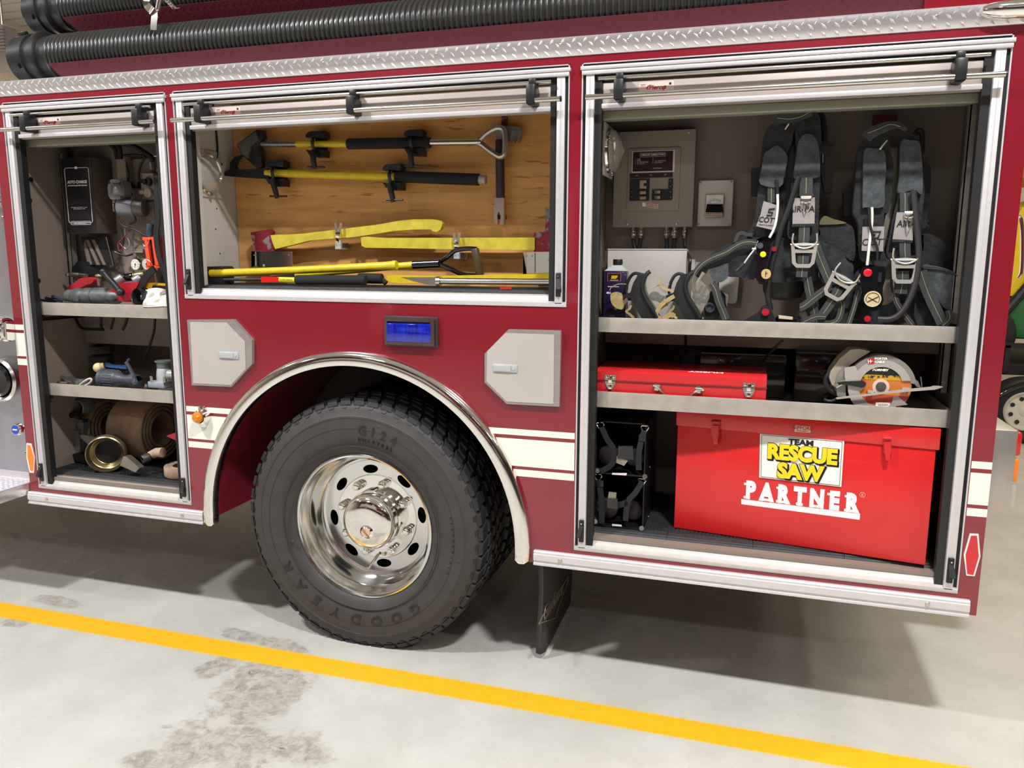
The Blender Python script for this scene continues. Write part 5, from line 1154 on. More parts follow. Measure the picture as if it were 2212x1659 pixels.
for i, (s, x, y) in enumerate((('x', 628, 645), ('1/8"', 750, 640), ('x', 868, 632), ('5/8"', 985, 628), ('•', 1105, 622), ('STEEL', 1210, 625))): e.txt(s, w7(x, y, YS-.002), (1, 0, .03), (0, 0, 1), .0115, .0003, bold=.0003, squeeze=1.2)
e.build('blade_print', bink, dd)
B().box(w7(820, 1085, YS-.0022), w7(1050, 1035, YS-.001)).build('barcode_label', pwhite, dd)
e = B()
for i in range(16): x = 865+i*9.5; e.box(w7(x, 1085, YS-.0030), w7(x+(3 if i % 3 else 6), 1048, YS-.0022))
e.build('barcode', bink, dd)
B().lathe([(.0, -.002), (.0175*1.0, -.002), (.0175, 0)], c, (0, 1, 0), 6 if 0 else 32)
B().lathe([(85*K, -.003), (137*K, -.003), (137*K, .0)], c, (0, 1, 0), 40).build('blade_washer', M('washer_pale', (226, 196, 178), .4, .2), dd)
B().cyl(c+V((0, .001, 0)), c+V((0, -.008, 0)), 85*K, 80*K, 32, .0015).build('arbor_cap', M('arbor_grey', (70, 66, 64), .5), dd)
def arcpts(r, a0, a1, n=24, ox=0, oz=0): return [(cc[0]+ox+r*math.cos(a0+(a1-a0)*i/(n-1)), cc[1]+oz+r*math.sin(a0+(a1-a0)*i/(n-1))) for i in range(n)]
rd = math.radians
ug = arcpts(.126*0+480*K, rd(16), rd(170), 30)+arcpts(353*K, rd(165), rd(20), 30)
B().slab([(x, YS-.006, zz) for x, zz in ug], (0, .006, 0), .001).build('upper_guard_face', sawg, t)
B().slab([(x, YS-.004, zz) for x, zz in arcpts(560*K, rd(8), rd(165), 36)+arcpts(478*K, rd(165), rd(10), 36)], (0, .055, 0), .003).build('upper_guard', M('guard_grey', (150, 142, 134), .35, .4), t)
B().slab([w7(*p, YS-.008) for p in ((330, 480), (500, 450), (560, 560), (545, 685), (345, 690), (330, 620))], (0, .012, 0), .002).build('guard_wing', sawg, t)
lg = arcpts(545*K, rd(176), rd(300), 30)+arcpts(360*K, rd(292), rd(180), 30)
B().slab([(x, YS-.004, zz) for x, zz in arcpts(540*K, rd(172), rd(238), 20)+arcpts(430*K, rd(290), rd(310), 5)+[(w7(1330, 1060).x, w7(1330, 1060).z), (w7(1170, 920).x, w7(1170, 920).z), (w7(1100, 935).x, w7(1100, 935).z), (w7(1075, 1040).x, w7(1075, 1040).z), (w7(1000, 1100).x, w7(1000, 1100).z), (w7(900, 1098).x, w7(900, 1098).z), (w7(700, 1040).x, w7(700, 1040).z), (w7(590, 920).x, w7(590, 920).z), (w7(560, 850).x, w7(560, 850).z), (w7(640, 795).x, w7(640, 795).z)]], (0, .006, 0), .001).build('lower_guard', sawg, t)
B().slab([w7(*p, YS-.014) for p in ((235, 745), (205, 715), (330, 695), (470, 690), (620, 685), (675, 720), (660, 770), (600, 795), (440, 762), (330, 745))], (0, .010, 0), .003).build('guard_lever', blk, t)
sh = B().slab([w7(*p, YS-.022) for p in ((190, 955), (230, 945), (800, 880), (1300, 820), (1700, 780), (1740, 765), (1820, 765), (1900, 778), (1850, 800), (1760, 825), (1300, 860), (900, 900), (300, 968), (200, 980))], (0, .006, 0), .001)
for x in (700, 1250): sh.box(w7(x, 900-.08*x, YS-.018), w7(x+30, 860-.08*x, YS+.08))
sh.build('shoe_plate', sawg, t)
B().tube([w7(*p, YS-.020) for p in ((195, 968), (130, 1000), (60, 1000), (0, 975))], .0045, 8, sm=3).build('shoe_curl', dsteel, t)
B().slab([w7(*p, YS+.02) for p in ((80, 620), (110, 520), (250, 330), (430, 185), (560, 175), (740, 215), (560, 330), (350, 480), (330, 640), (350, 930), (210, 900), (190, 790), (120, 740))], (0, .09, 0), .012, 3).build('motor_housing', M('housing_warm_grey', (168, 156, 138), .4, .25), t)
B().slab([w7(*p, YS+.005) for p in ((190, 690), (215, 580), (310, 470), (330, 640), (350, 930), (210, 930), (200, 800))], (0, .03, 0), .004).build('gear_case', galu, t)
B().tube([w7(*p, YS+.03) for p in ((350, 400), (200, 480), (70, 580), (25, 680), (60, 790), (140, 860), (200, 890))], .008, 10, sm=3).build('rear_handle', blk2, t)
B().cyl(w7(350, 690, YS), w7(190, 780, YS), .006, n=8).build('clamp_plate', satin, t)
B().slab([w7(*p, YS-.0075) for p in ((690, 335), (795, 318), (802, 408), (700, 420))], (0, .001, 0)).build('brand_emblem', rink, t)
e = B().slab([w7(*p, YS-.0085) for p in ((742, 335), (752, 362), (780, 370), (752, 378), (743, 405), (734, 380), (706, 372), (734, 362))], (0, .0006, 0)).txt('PORTER', w7(805, 345, YS-.0078), (1, 0, .03), (0, 0, 1), .0098, .0003, 'LEFT', bold=.0003, squeeze=1.05).txt('CABLE', w7(808, 398, YS-.0078), (1, 0, .03), (0, 0, 1), .0098, .0003, 'LEFT', bold=.0003, squeeze=1.0).bar(w7(700, 345, YS-.0085), w7(708, 410, YS-.0085), .002, .0006)
e.build('brand_print', pwhite, t)
B().tube([w7(*p, YS+.03) for p in ((1540, 620), (1560, 780))], .0018, 6).slab([w7(*p, YS+.01) for p in ((1405, 660), (1500, 690), (1540, 790), (1480, 780), (1400, 700))], (0, .03, 0), .003).build('front_bracket', galu, t)
# dark cases behind
t = T('power_tool_case', 'black case with a small red word label, deep behind the circular saw', 'case')
B().box((1.60, .34, F3B+.002), (1.93, .60, 1.235), .008).build('case_shell', gloss, t)
p0, p1 = P(1747, 797, .338), P(1800, 806, .338); B().box((p0.x, .3385, p1.z), (p1.x+.03, .3405, p0.z)).build('label_plate', blk, t)
B().txt('DEWALT' if 0 else 'HOMELITE', ((p0.x+p1.x)/2+.015, .338, (p0.z+p1.z)/2-.0045), (1, 0, 0), (0, 0, 1), .0125, .0003, bold=.0003).build('label_print', M('dull_red_print', (120, 50, 44), .5), t)
t = T('equipment_case', 'black case with small silver catches, standing behind the long red toolbox', 'case')
B().box((1.26, .38, F3B+.002), (1.575, .60, 1.215), .008).build('case_shell', gloss, t)
B().box((P(1600, 772, .379).x, .377, 1.185), (P(1700, 780, .379).x, .381, 1.205), .002).build('catch_bar', dsteel, t)
t = tag(B().slab(px([(1475, 760), (1502, 760), (1498, 800), (1472, 800)], .36), (0, .02, 0), .004).build('blue_cloth', M('dark_blue_cloth', (34, 46, 76), .9)), 'dark blue rag behind the long red toolbox', 'cloth')
tag(B().tube([P(1690, 736, .20), P(1665, 760, .24), P(1650, 780, .30)], .0055, 8, sm=4).build('black_cable', blk), 'black cable dropping under the upper rear shelf, behind the toolbox', 'cable')
tag(B().tube([P(1481, 725, .30), P(1481, 745, .32), P(1481, 765, .36)], .005, 8, sm=2).build('black_cable', blk), 'short black cable under the upper rear shelf near the speckled box', 'cable')
# ---- strapped crate on the floor
t = T('bottle_rack', 'black two-bay metal rack with buckled black webbing, left of the saw chest', 'rack')
z8 = z5a; yR = .095
xa, xb = P(1284, 930, yR).x, P(1396, 930, yR).x
zf3 = .588; zm_ = P(1340, 1024, yR).z; ztp = P(1340, 912, yR).z; yb = .42
b = B().box((xa, yR, zf3), (xa+.004, yb, ztp)).box((xb-.004, yR, zf3), (xb, yb, ztp)).box((xa, yR, ztp-.004), (xb, yb, ztp)).box((xa, yR, zm_-.004), (xb, yb, zm_)).box((xa, yR, zf3), (xb, yb, zf3+.004)).box((xa, yb-.004, zf3), (xb, yb, ztp))
b.slab([(xa, yR, zf3+.004), (xa+.03, yR, zf3+.004), (xa, yR+.10, zf3+.09)], (0, .002, 0)); b.build('rack_frame', M('rack_black', (30, 29, 28), .35, .3), t)
for k, (zl, yl_) in enumerate(((zm_, 0), (zf3, 0))):
    bt = B().cyl((xa+.045, yR+.05, zl+.052), (xa+.045, yb-.02, zl+.052), .040, n=28, bev=.008).cyl((xb-.045, yR+.05, zl+.052), (xb-.045, yb-.02, zl+.052), .036, n=28, bev=.008)
    bt.build('bottle_end', M('bottle_dark', (38, 30, 30), .5), t)
for a0, b0, top in ((180, 487, 1), (165, 468, 0)):
    y0 = 762 if top else 1118
    for x in (a0, b0):
        yy = y0+(0 if x < 300 else 22 if top else 32)
        cpt = P(*z8(x, yy), yR-.006); B().tube([cpt+V(p) for p in ((-.014, 0, .004), (-.010, 0, .010), (.010, 0, .010), (.014, 0, .004), (.006, 0, -.010), (-.006, 0, -.010))], .0018, 6, True).build('d_ring', chrome, t)
def web_(l, w_, Y=yR-.008): B().rib([P(*z8(*p), Y) for p in l], w_, .003, sm=3).build('rack_strap', webd, t)
web_(((190, 775), (230, 860), (280, 940), (262, 1030), (180, 1080)), .020); web_(((485, 800), (460, 880), (445, 980), (447, 1070)), .020)
web_(((168, 1140), (180, 1200), (192, 1320), (190, 1440)), .021); web_(((470, 1150), (420, 1230), (370, 1290), (355, 1420)), .020)
web_(((300, 940), (350, 930), (400, 930)), .02); web_(((230, 1290), (310, 1310), (370, 1290)), .022)
for x, y in ((470, 850), (178, 1165)):
    cpt = P(*z8(x, y), yR-.013); B().box(cpt+V((-.013, 0, -.012)), cpt+V((.013, .005, .012)), .002).build('strap_slider', blk, t)
for l in (((305, 905), (405, 905), (412, 1000), (300, 990)), ((228, 1265), (300, 1270), (300, 1340), (228, 1330))): B().slab([P(*z8(*p), yR-.020) for p in l], (0, .010, 0), .003).build('side_release_buckle', gloss, t)
for l in (((295, 975), (372, 1005), (345, 1042), (290, 1020)), ((240, 1222), (292, 1228), (288, 1275), (232, 1268))): B().slab([P(*z8(*p), yR-.016) for p in l], (0, .006, 0), .002).build('buckle_tongue', M('tongue_steel', (150, 140, 128), .4, .3), t)
for l in (((262, 1090), (365, 1092), (360, 1108), (262, 1102)), ((262, 1443), (325, 1448), (330, 1460), (262, 1455))): B().slab([P(*z8(*p), yR-.003) for p in l], (0, .002, 0)).build('small_label', wink, t)
e = B()
for x, y in ((160, 1075), (488, 1115), (145, 1425), (465, 1472)): e.cyl(P(*z8(x, y), yR-.004), P(*z8(x, y), yR+.002), .009, n=12)
for x, y in ((522, 1048), (512, 1392)): q = PX(*z8(x, y), xb+.001); e.ball(q, .004, 6)
e.build('foot_bolt', satin, t)
# ---- saw chest
t = T('saw_chest', 'large red metal chest with a white RESCUE SAW placard and red hasps', 'chest')
A0, B0 = V((1.204, .158, .588)), V((2.021, .040, .588)); ex = (B0-A0).normalized(); ey = V((-ex.y, ex.x, 0)); 
def pw(u, v, off=0): return PN(u, v, A0-ey*off, ey)
Wd = (B0-A0).length; H1 = pw(1458, 918).z; H2 = pw(1745, 905).z
dpt = .34
def brick(u0, u1, d0, d1, z0, z1, bev=0, b=None):
    b = b or B(); c = A0+ex*(u0+u1)/2+ey*(d0+d1)/2; c.z = (z0+z1)/2
    return b.obox(c, ex*(u1-u0), ey*(d1-d0), (0, 0, z1-z0), bev)
brick(.003, Wd-.003, 0, dpt, .588, H1+.004, .003).build('chest_body', boxred, t)
brick(-.002, Wd+.006, -.006, dpt+.004, H1, H2+.004, .003).build('chest_lid', boxred, t)
def onp(l, off, th, mt, nm, par=t, bev=0): return B().slab([pw(u, v, off) for u, v in l], ey*th, bev).build(nm, mt, par)
for u, v in ((1545, 920), (1917, 955)):
    h = onp([(u-9, v-11), (u+9, v-10), (u+9, v+25), (u-9, v+24)], .012, .008, bred, 'hasp', bev=.002)
    B().slab([pw(a, b_, .022) for a, b_ in ((u-7, v), (u+7, v), (u+6, v+24), (u+5, v+40), (u-3, v+40), (u-6, v+24))], ey*.012, .003).tube([pw(u-9, v-9, .016), pw(u+9, v-8, .016)], .004, 8).build('hasp_tongue', bred, h)
z9 = zm(1640, 680, 2.91)
pc = [z9(*p) for p in ((5, 748), (535, 793), (516, 1082), (0, 1022))]
pl_ = onp(pc, .0045, .003, pwhite, 'placard')
e = B(); q = [pw(u, v, .0052) for u, v in pc]; cq = sum(q, V((0, 0, 0)))/4; q = [cq+(p-cq)*.955 for p in q]
for i in range(4): e.bar(q[i], q[(i+1) % 4], .0012, .0006, up=-ey)
xd = (q[1]-q[0]).normalized(); up_ = V((0, 0, 1))
def ctr(x, y, off): return pw(*z9(x, y), off)
e.txt('TEAM', ctr(262, 818, .0055), xd, up_, .025, .0005, bold=.0012, squeeze=1.25)
e.txt('RESCUE', ctr(266, 920, .0055), xd, up_, .069, .0005, bold=.0066, squeeze=.92).txt('SAW', ctr(256, 1033, .0055), xd, up_, .069, .0005, bold=.0066, squeeze=.96)
e.txt('RESCUE', ctr(271, 925, .0055), xd, up_, .069, .0005, bold=.0066, squeeze=.92).txt('SAW', ctr(261, 1038, .0055), xd, up_, .069, .0005, bold=.0066, squeeze=.96)
e.build('placard_black_print', bink, pl_)
B().txt('RESCUE', ctr(264, 918, .0066), xd, up_, .069, .0004, bold=.0040, squeeze=.92).txt('SAW', ctr(254, 1031, .0066), xd, up_, .069, .0004, bold=.0040, squeeze=.96).build('placard_yellow_print', yink, pl_)
e = B(); zq = zm(1240, 680, 3.191)
L0, L1 = pw(1603, 1073, .001), pw(1858, 1106, .001); xl = (L1-L0).normalized()
ls = 'PARTNER'; hgt = .082
for i, ch in enumerate(ls):
    p = L0+(L1-L0)*((i+.5)/len(ls)); e.txt(ch, p, xl, up_, hgt, .0006, bold=.0056, squeeze=.72)
    for fx_ in ((-.011, .011) if ch in 'ANR' else (-.011,) if ch in 'P' else (0,) if ch == 'T' else ()):        # slab serifs
        e.bar(p+xl*(fx_-.011), p+xl*(fx_+.011), .009, .0008, up=-ey)
    if ch in 'PREN': e.bar(p+xl*(-.023)+V((0, 0, .048)), p+xl*(-.004)+V((0, 0, .048)), .008, .0008, up=-ey)
e.build('partner_lettering', wink, t)
B().slab([pw(*zq(*p), .001) for p in ((1153, 1272), (1970, 1392), (1970, 1422), (1153, 1305))], ey*.001).build('lettering_underline', wink, t) if 0 else B().slab([pw(u, v, .001) for u, v in ((1601, 1078), (1858, 1110), (1857, 1123), (1601, 1089))], ey*.001).build('lettering_underline', wink, t)
c = pw(1863, 1069, .001); B().tube([c+xl*.008*math.cos(a)+V((0, 0, .008*math.sin(a))) for a in [2*PI*i/20 for i in range(20)]], .0006, 4, True).txt('R', c-V((0, 0, .004)), xl, up_, .011, .0003).build('registered_mark', pink, t)
gs = onp([z9(*p) for p in ((225, 693), (326, 703), (322, 742), (222, 735))], .008, .002, pink, 'maker_sticker')
B().txt('GIFFORD', ctr(274, 722, .0088), xd, up_, .0165, .0003, bold=.0003).txt('FIRE & SAFETY', ctr(272, 735, .0088), xd, up_, .006, .0003).build('sticker_print', rink, gs)
# floor tiles of the rear and front compartments
tiles('floor_tile', C3[0]+.012, C3[1]-.012, .062, .60, .5745, 4, ['black grid floor tile at the left end of the rear compartment, under the strapped rack', 'black grid floor tile in the rear compartment, between strapped rack and red chest', 'black grid floor tile in the rear compartment, under the middle of the red chest', 'black grid floor tile in the rear compartment, under the right end of the chest'], .045)
# ================================================================ front compartment
u1 = zm(120, 300, 7.542); u2 = zm(120, 480, 8.296); u3 = zm(120, 680, 8.193); u4 = zm(100, 850, 6.913)
YB1 = .33
def bx(conv, l, Y0, Y1, nm, mt, par, bev=.002):      # box whose front face is read off as two corners
    a, b_ = P(*conv(*l[0]), Y0), P(*conv(*l[1]), Y0); return B().box((a.x, Y0, b_.z), (b_.x, Y1, a.z), bev).build(nm, mt, par)
# battery charger
t = T('battery_charger', 'tall narrow black box lettered AUTO CHARGE on the front compartment back wall', 'charger')
yc = .212
a, b_ = P(*u1(100, 320), yc), P(*u1(585, 300), yc); c_, d_ = P(*u1(185, 1535), yc), P(*u1(668, 1540), yc)
x0, x1, z0, z1 = (a.x+c_.x)/2, (b_.x+d_.x)/2, (c_.z+d_.z)/2, (a.z+b_.z)/2
B().box((x0, yc, z0), (x1, YB1, z1), .002).build('case', M('charger_brown', (88, 76, 66), .5, noise=(60, .1)), t)
fp = B().box((x0+.002, yc-.003, z0+.002), (x1-.002, yc+.001, z1-.002), .001).build('front_panel', M('charger_black', (26, 24, 27), .4), t)
B().box((x1-.003, yc-.005, z0), (x1, yc, z1)).box((x0, yc-.005, z0), (x0+.0015, yc, z1)).build('edge_trim', satin, t)
xm, w_ = (x0+x1)/2, (x1-x0)
zz = lambda f: z1-(z1-z0)*f
e = B(); fx0, fx1, fz0, fz1 = x0+w_*.11, x1-w_*.09, zz(.86), zz(.13); r_ = .006; Yf = yc-.0045
e.tube([(fx0, Yf, fz0+r_), (fx0, Yf, fz1-r_), (fx0+r_, Yf, fz1), (fx1-r_, Yf, fz1), (fx1, Yf, fz1-r_), (fx1, Yf, fz0+r_), (fx1-r_, Yf, fz0), (fx0+r_, Yf, fz0)], .0011, 5, True)
e.box((xm-.006, Yf-.001, fz1-.005), (xm+.006, Yf, fz1+.005)).tube([(fx0+.012, Yf, fz0-.008), (fx1-.012, Yf, fz0-.008), (fx1-.012, Yf, fz0+.006), (fx0+.012, Yf, fz0+.006)], .0009, 4, True)
e.txt('AUTO CHARGE', (xm, Yf, zz(.335)), (1, 0, 0), (0, 0, 1), .0175, .0003, bold=.0006, squeeze=.88).txt('AUTOMATIC BATTERY CHARGER', (xm, Yf, zz(.372)), (1, 0, 0), (0, 0, 1), .0075, .0003, bold=.0002, squeeze=.95).txt('KUSSMAUL ELECTRONICS CO., INC.', (xm, Yf, zz(.66)), (1, 0, 0), (0, 0, 1), .0060, .0003, squeeze=.95).txt('WEST SAYVILLE, NY 11796', (xm, Yf, zz(.68)), (1, 0, 0), (0, 0, 1), .0055, .0003).txt('AUTO CHARGE MODEL 12', (xm, Yf, fz0-.004), (1, 0, 0), (0, 0, 1), .006, .0003)
e.build('panel_print', wink, fp)
bx(u1, ((530, 1460), (640, 1510)), yc-.002, yc+.02, 'paper_tag', M('tag_grey', (110, 104, 88), .6), t)
# shallow vent plate below the charger
t = T('vent_panel', 'tilted black and tan slatted plate below the battery charger', 'panel')
Yv = .27
B().slab([P(*u2(*p), Yv) for p in ((450, 265), (900, 262), (1035, 775), (575, 760), (500, 420))], (0, .012, 0), .002).build('plate', M('plate_black', (30, 29, 30), .5), t)
e = B()
for l in (((500, 400), (530, 320), (650, 760), (570, 755)), ((535, 315), (590, 315), (790, 765), (735, 765)), ((640, 315), (700, 315), (895, 765), (850, 765))): e.slab([P(*u2(*p), Yv-.004) for p in l], (0, .005, 0), .001)
for k, l in enumerate((((500, 400), (530, 320), (650, 760), (570, 755)), ((535, 315), (590, 315), (790, 765), (735, 765)), ((640, 315), (700, 315), (895, 765), (850, 765)))): B().slab([P(*u2(*p), Yv-.004) for p in l], (0, .005, 0), .001).build('slat', M('slat_tan', (120, 106, 92), .5), t)
e.bm.free()
B().tube([P(*u2(*p), Yv-.003) for p in ((905, 270), (1035, 775))], .0013, 5).build('bright_edge', satin, t)
# mounting plate with electrical fittings
t = T('fitting_plate', 'tan back plate behind the round junction box and outlet in the front compartment', 'plate')
bx(u1, ((1150, 330), (1700, 2600)), .305, YB1, 'plate', liner, t)
t = T('conduit_box', 'tall narrow tan metal box rising behind the round junction box', 'metal box')
bx(u1, ((985, 330), (1160, 760)), .26, .305, 'box_body', M('conduit_tan', (132, 118, 100), .45), t)
t = T('junction_box', 'round-capped grey junction box right of the battery charger', 'junction box')
c = P(*u1(975, 830), .19)
B().slab([P(*u1(*p), .20) for p in ((905, 660), (1000, 660), (1075, 690), (1105, 800), (1095, 940), (1050, 985), (900, 985), (860, 930), (848, 800), (860, 700))], (0, .05, 0), .005).build('box_body', ggrey, t)
q = P(*u1(930, 825), .18); B().cyl(q, q+V((.02, .035, 0)), .0285, .031, 32, .003).build('round_cover', ggrey, t)
e = B()
for p in ((875, 715), (1055, 712), (1075, 950)): q = P(*u1(*p), .199); e.cyl(q, q+V((0, -.003, 0)), .0045, n=10)
e.build('cover_screw', dsteel, t)
q = P(*u1(960, 1000), .22); B().cyl(q+V((0, 0, .01)), q+V((0, 0, -.012)), .009, n=12).box(P(*u1(920, 1050), .215), P(*u1(1010, 1190), .235), .002).build('conduit_fitting', M('fitting_tan', (160, 134, 108), .4, .5), t)
t = T('buzzer', 'grey round buzzer body lying sideways below the outlet', 'buzzer')
a, b_ = P(*u1(1035, 1120), .22), P(*u1(1240, 1120), .22)
B().cyl((a.x, .22, a.z), (b_.x, .24, b_.z), .0385, n=32, bev=.006).build('housing', M('buzzer_grey', (118, 118, 124), .4, .2), t)
B().cyl((b_.x, .24, b_.z), (P(*u1(1470, 1120), .25).x, .25, b_.z-.002), .0375, n=32, bev=.008).build('rear_cover', M('buzzer_brown', (84, 76, 72), .45), t)
q = P(*u1(1290, 1270), .24); B().tube([q, q+V((.004, 0, -.016)), q+V((-.01, 0, -.026)), q+V((-.03, 0, -.03))], .004, 8, sm=3).build('lead', blk, t)
t = T('power_outlet', 'tan outlet plate with a black plug and a tan plug, beside the door frame', 'outlet')
bx(u1, ((1380, 560), (1615, 985)), .28, .305, 'outlet_plate', M('outlet_tan', (142, 128, 114), .5), t)
q = P(*u1(1490, 695), .262); B().cyl(q, q+V((0, .02, 0)), .0165, n=28, bev=.003).cyl(q+V((-.022, .005, 0)), q, .012, n=16, bev=.003).build('black_plug', blk, t)
B().lathe([(.019, .0), (.022, -.002), (.024, .0)], q+V((.002, .016, .003)), (0, 1, 0), 28).build('socket_ring', liner, t)
q = P(*u1(1490, 880), .262); B().cyl(q, q+V((0, .02, 0)), .021, n=28, bev=.003).box(P(*u1(1350, 835), .262), P(*u1(1480, 910), .28), .004).build('tan_plug', M('plug_tan', (160, 144, 122), .5), t)
q = P(*u1(1565, 440), .285); B().cyl(q+V((0, 0, .014)), q+V((0, 0, -.0)), .011, n=16).cyl(q+V((0, 0, 0)), q+V((0, 0, -.018)), .009, n=16).build('outlet_gland', satin, t)
t = T('relay', 'black slotted relay on the wall left of the outlet', 'relay')
bx(u1, ((1210, 700), (1340, 800)), .285, .305, 'relay_body', blk, t)
for l, r_, lb in ((((800, 40), (960, 150), (1010, 330)), .010, 'thick black cable bundle entering the tan conduit box from above'), (((960, 40), (1040, 150), (1050, 330)), .012, 'black cable beside the thick bundle above the tan conduit box'), (((1000, 60), (1250, 110), (1450, 220), (1560, 300), (1580, 360)), .011, 'black cable arching across the top right of the front compartment'), (((1110, 270), (1300, 265), (1450, 275)), .006, 'thin black cable running level above the conduit box'), (((1460, 290), (1390, 430), (1355, 580), (1370, 680), (1420, 700)), .0055, 'thin black cable curling down to the black plug'), (((1150, 380), (1190, 560), (1185, 740), (1250, 920)), .0035, 'thin dark wire dropping between conduit box and outlet')):
    tag(B().tube([P(*u1(*p), .27) for p in l], r_, 10, sm=4).build('cable', blk2), lb, 'cable')
tag(B().tube([P(205/1*1+120*0-205+120+205/7.542, 310, .28), P(147, 345, .28)], .007, 8).build('cable', blk2), 'short black cable above the top left of the battery charger', 'cable')
tag(B().tube([P(*u2(*p), .25) for p in ((1150, 0), (1250, 80), (1420, 130), (1520, 190), (1640, 250))], .0055, 8, sm=4).build('wire_harness', M('wire_harness_brown', (60, 34, 32), .6)), 'dark red-brown wire harness sloping down to the orange flashlight', 'wires')
tag(B().tube([P(*u2(*p), .27) for p in ((1250, 100), (1240, 260), (1200, 400), (1270, 480), (1330, 400), (1290, 280))], .003, 6, sm=4).build('grey_wire', galu), 'loop of grey wire hanging right of the slatted plate', 'wires')
tag(B().tube([P(*u2(*p), .26) for p in ((1330, 150), (1210, 280), (1120, 400), (1150, 520), (1210, 460), (1150, 380))], .0028, 6, sm=4).build('red_wire', M('wire_red', (130, 50, 50), .5)), 'loop of dull red wire hanging right of the slatted plate', 'wires')
tag(B().tube([P(*u2(*p), .265) for p in ((1170, 100), (1220, 300), (1180, 440), (1060, 520), (1250, 600), (1380, 570))], .0045, 6, sm=4).build('black_wire', blk), 'tangle of black wire below the wire harness', 'wires')
for c0, lb in (((1425, 755), 'round white-faced gauge, fully visible, above the brass cylinder'), ((1625, 750), 'second round white-faced gauge, half behind the orange flashlight')):
    t = T('pressure_gauge', lb, 'gauge', 'pressure gauges in the front compartment'); q = P(*u2(*c0), .235)
    B().lathe([(.0275, .03), (.0275, .004), (.025, 0), (.0235, .003), (0, .003)][::-1], q, (0, 1, 0), 32).build('case', satin, t)
    B().cyl(q+V((0, .0015, 0)), q+V((0, .003, 0)), .0235, n=32).build('dial', pwhite, t)
    e = B().bar(q+V((-.003, -.0002, -.014)), q+V((.002, -.0002, .006)), .0016, .0008).cyl(q, q+V((0, -.001, 0)), .003, n=10)
    for k in range(7):
        a = -.6+k*.72; e.box(q+V((.0165*math.cos(a)-.0011, -.0002, .0165*math.sin(a)-.0011)), q+V((.0165*math.cos(a)+.0011, .0008, .0165*math.sin(a)+.0011)))
    e.build('dial_print', bink, t)
t = T('brass_cylinder', 'short black and brass cylinder lying below the two gauges', 'cylinder')
a, m_, b_ = P(*u2(1235, 1000), .19), P(*u2(1400, 975), .20), P(*u2(1600, 940), .22)
B().cyl(a, m_, .018, n=24, bev=.003).build('black_cap', gloss, t); B().cyl(m_, b_, .0185, n=24, bev=.002).build('brass_tube', brass, t)
B().lathe([(.011, -.001), (.013, -.002), (.014, 0)], a, (m_-a), 24).build('ring_mark', brass, t)
t = T('bin_handle', 'small recessed tan pull on the compartment wall beside the gauges', 'handle')
bx(u2, ((1400, 480), (1570, 560)), .295, .305, 'plate', liner, t); bx(u2, ((1410, 520), (1560, 548)), .285, .297, 'grip', M('pull_tan', (150, 138, 124), .4), t)
# orange hand lamp with black strap
t = T('flashlight', 'orange box flashlight hanging by the door frame on a black strap', 'flashlight')
Yo = .15
e = B()
for l in (((1555, 270), (1780, 262), (1780, 300), (1560, 325)), ((1590, 320), (1640, 315), (1705, 800), (1640, 800)), ((1625, 780), (1870, 770), (1870, 815), (1625, 832)), ((1720, 310), (1785, 300), (1800, 560), (1870, 790), (1790, 790), (1760, 600))): e.slab([P(*u2(*p), Yo) for p in l], (0, .05, 0), .003)
e.build('orange_frame', orng, t)
B().slab([P(*u2(*p), Yo+.015) for p in ((1630, 320), (1740, 310), (1790, 790), (1690, 790))], (0, .04, 0), .003).build('battery_body', blk, t)
B().tube([P(*u2(*p), Yo-.004) for p in ((1560, 330), (1570, 400), (1610, 430), (1660, 370), (1680, 290))], .0013, 5, sm=3).build('wire_bail', satin, t); B().tube([P(*u2(*p), Yo-.004) for p in ((1640, 670), (1700, 710), (1750, 800))], .0013, 5, sm=3).build('wire_bail', satin, t)
a = P(*u2(1700, 30), Yo+.02); b_ = P(*u2(1700, 255), Yo+.02)
B().cyl(a, b_, .0165, .018, 24, .004).build('lamp_head', M('lamp_blue_grey', (70, 84, 96), .25, .4), t)
B().rib([P(*u1(*p), Yo-.02) for p in ((1640, 600), (1650, 900), (1660, 1300))]+[P(*u2(*p), Yo-.02) for p in ((1800, 200), (1850, 600), (1990, 1010), (2040, 1120))], .026, .003, sm=3).build('carry_strap', webd, t)
t = T('tag_clip', 'small orange-red clip at the top right of the front compartment', 'clip')
B().slab([P(*u1(*p), .16) for p in ((1645, 315), (1695, 325), (1710, 480), (1670, 450))], (0, .008, 0), .002).build('clip_body', bred, t)
B().tube([P(*u1(*p), .158) for p in ((1605, 285), (1650, 280), (1700, 310))], .0015, 5, sm=2).tube([P(*u1(*p), .158) for p in ((1700, 480), (1660, 490), (1645, 535))], .0015, 5, sm=2).build('clip_wire', satin, t)
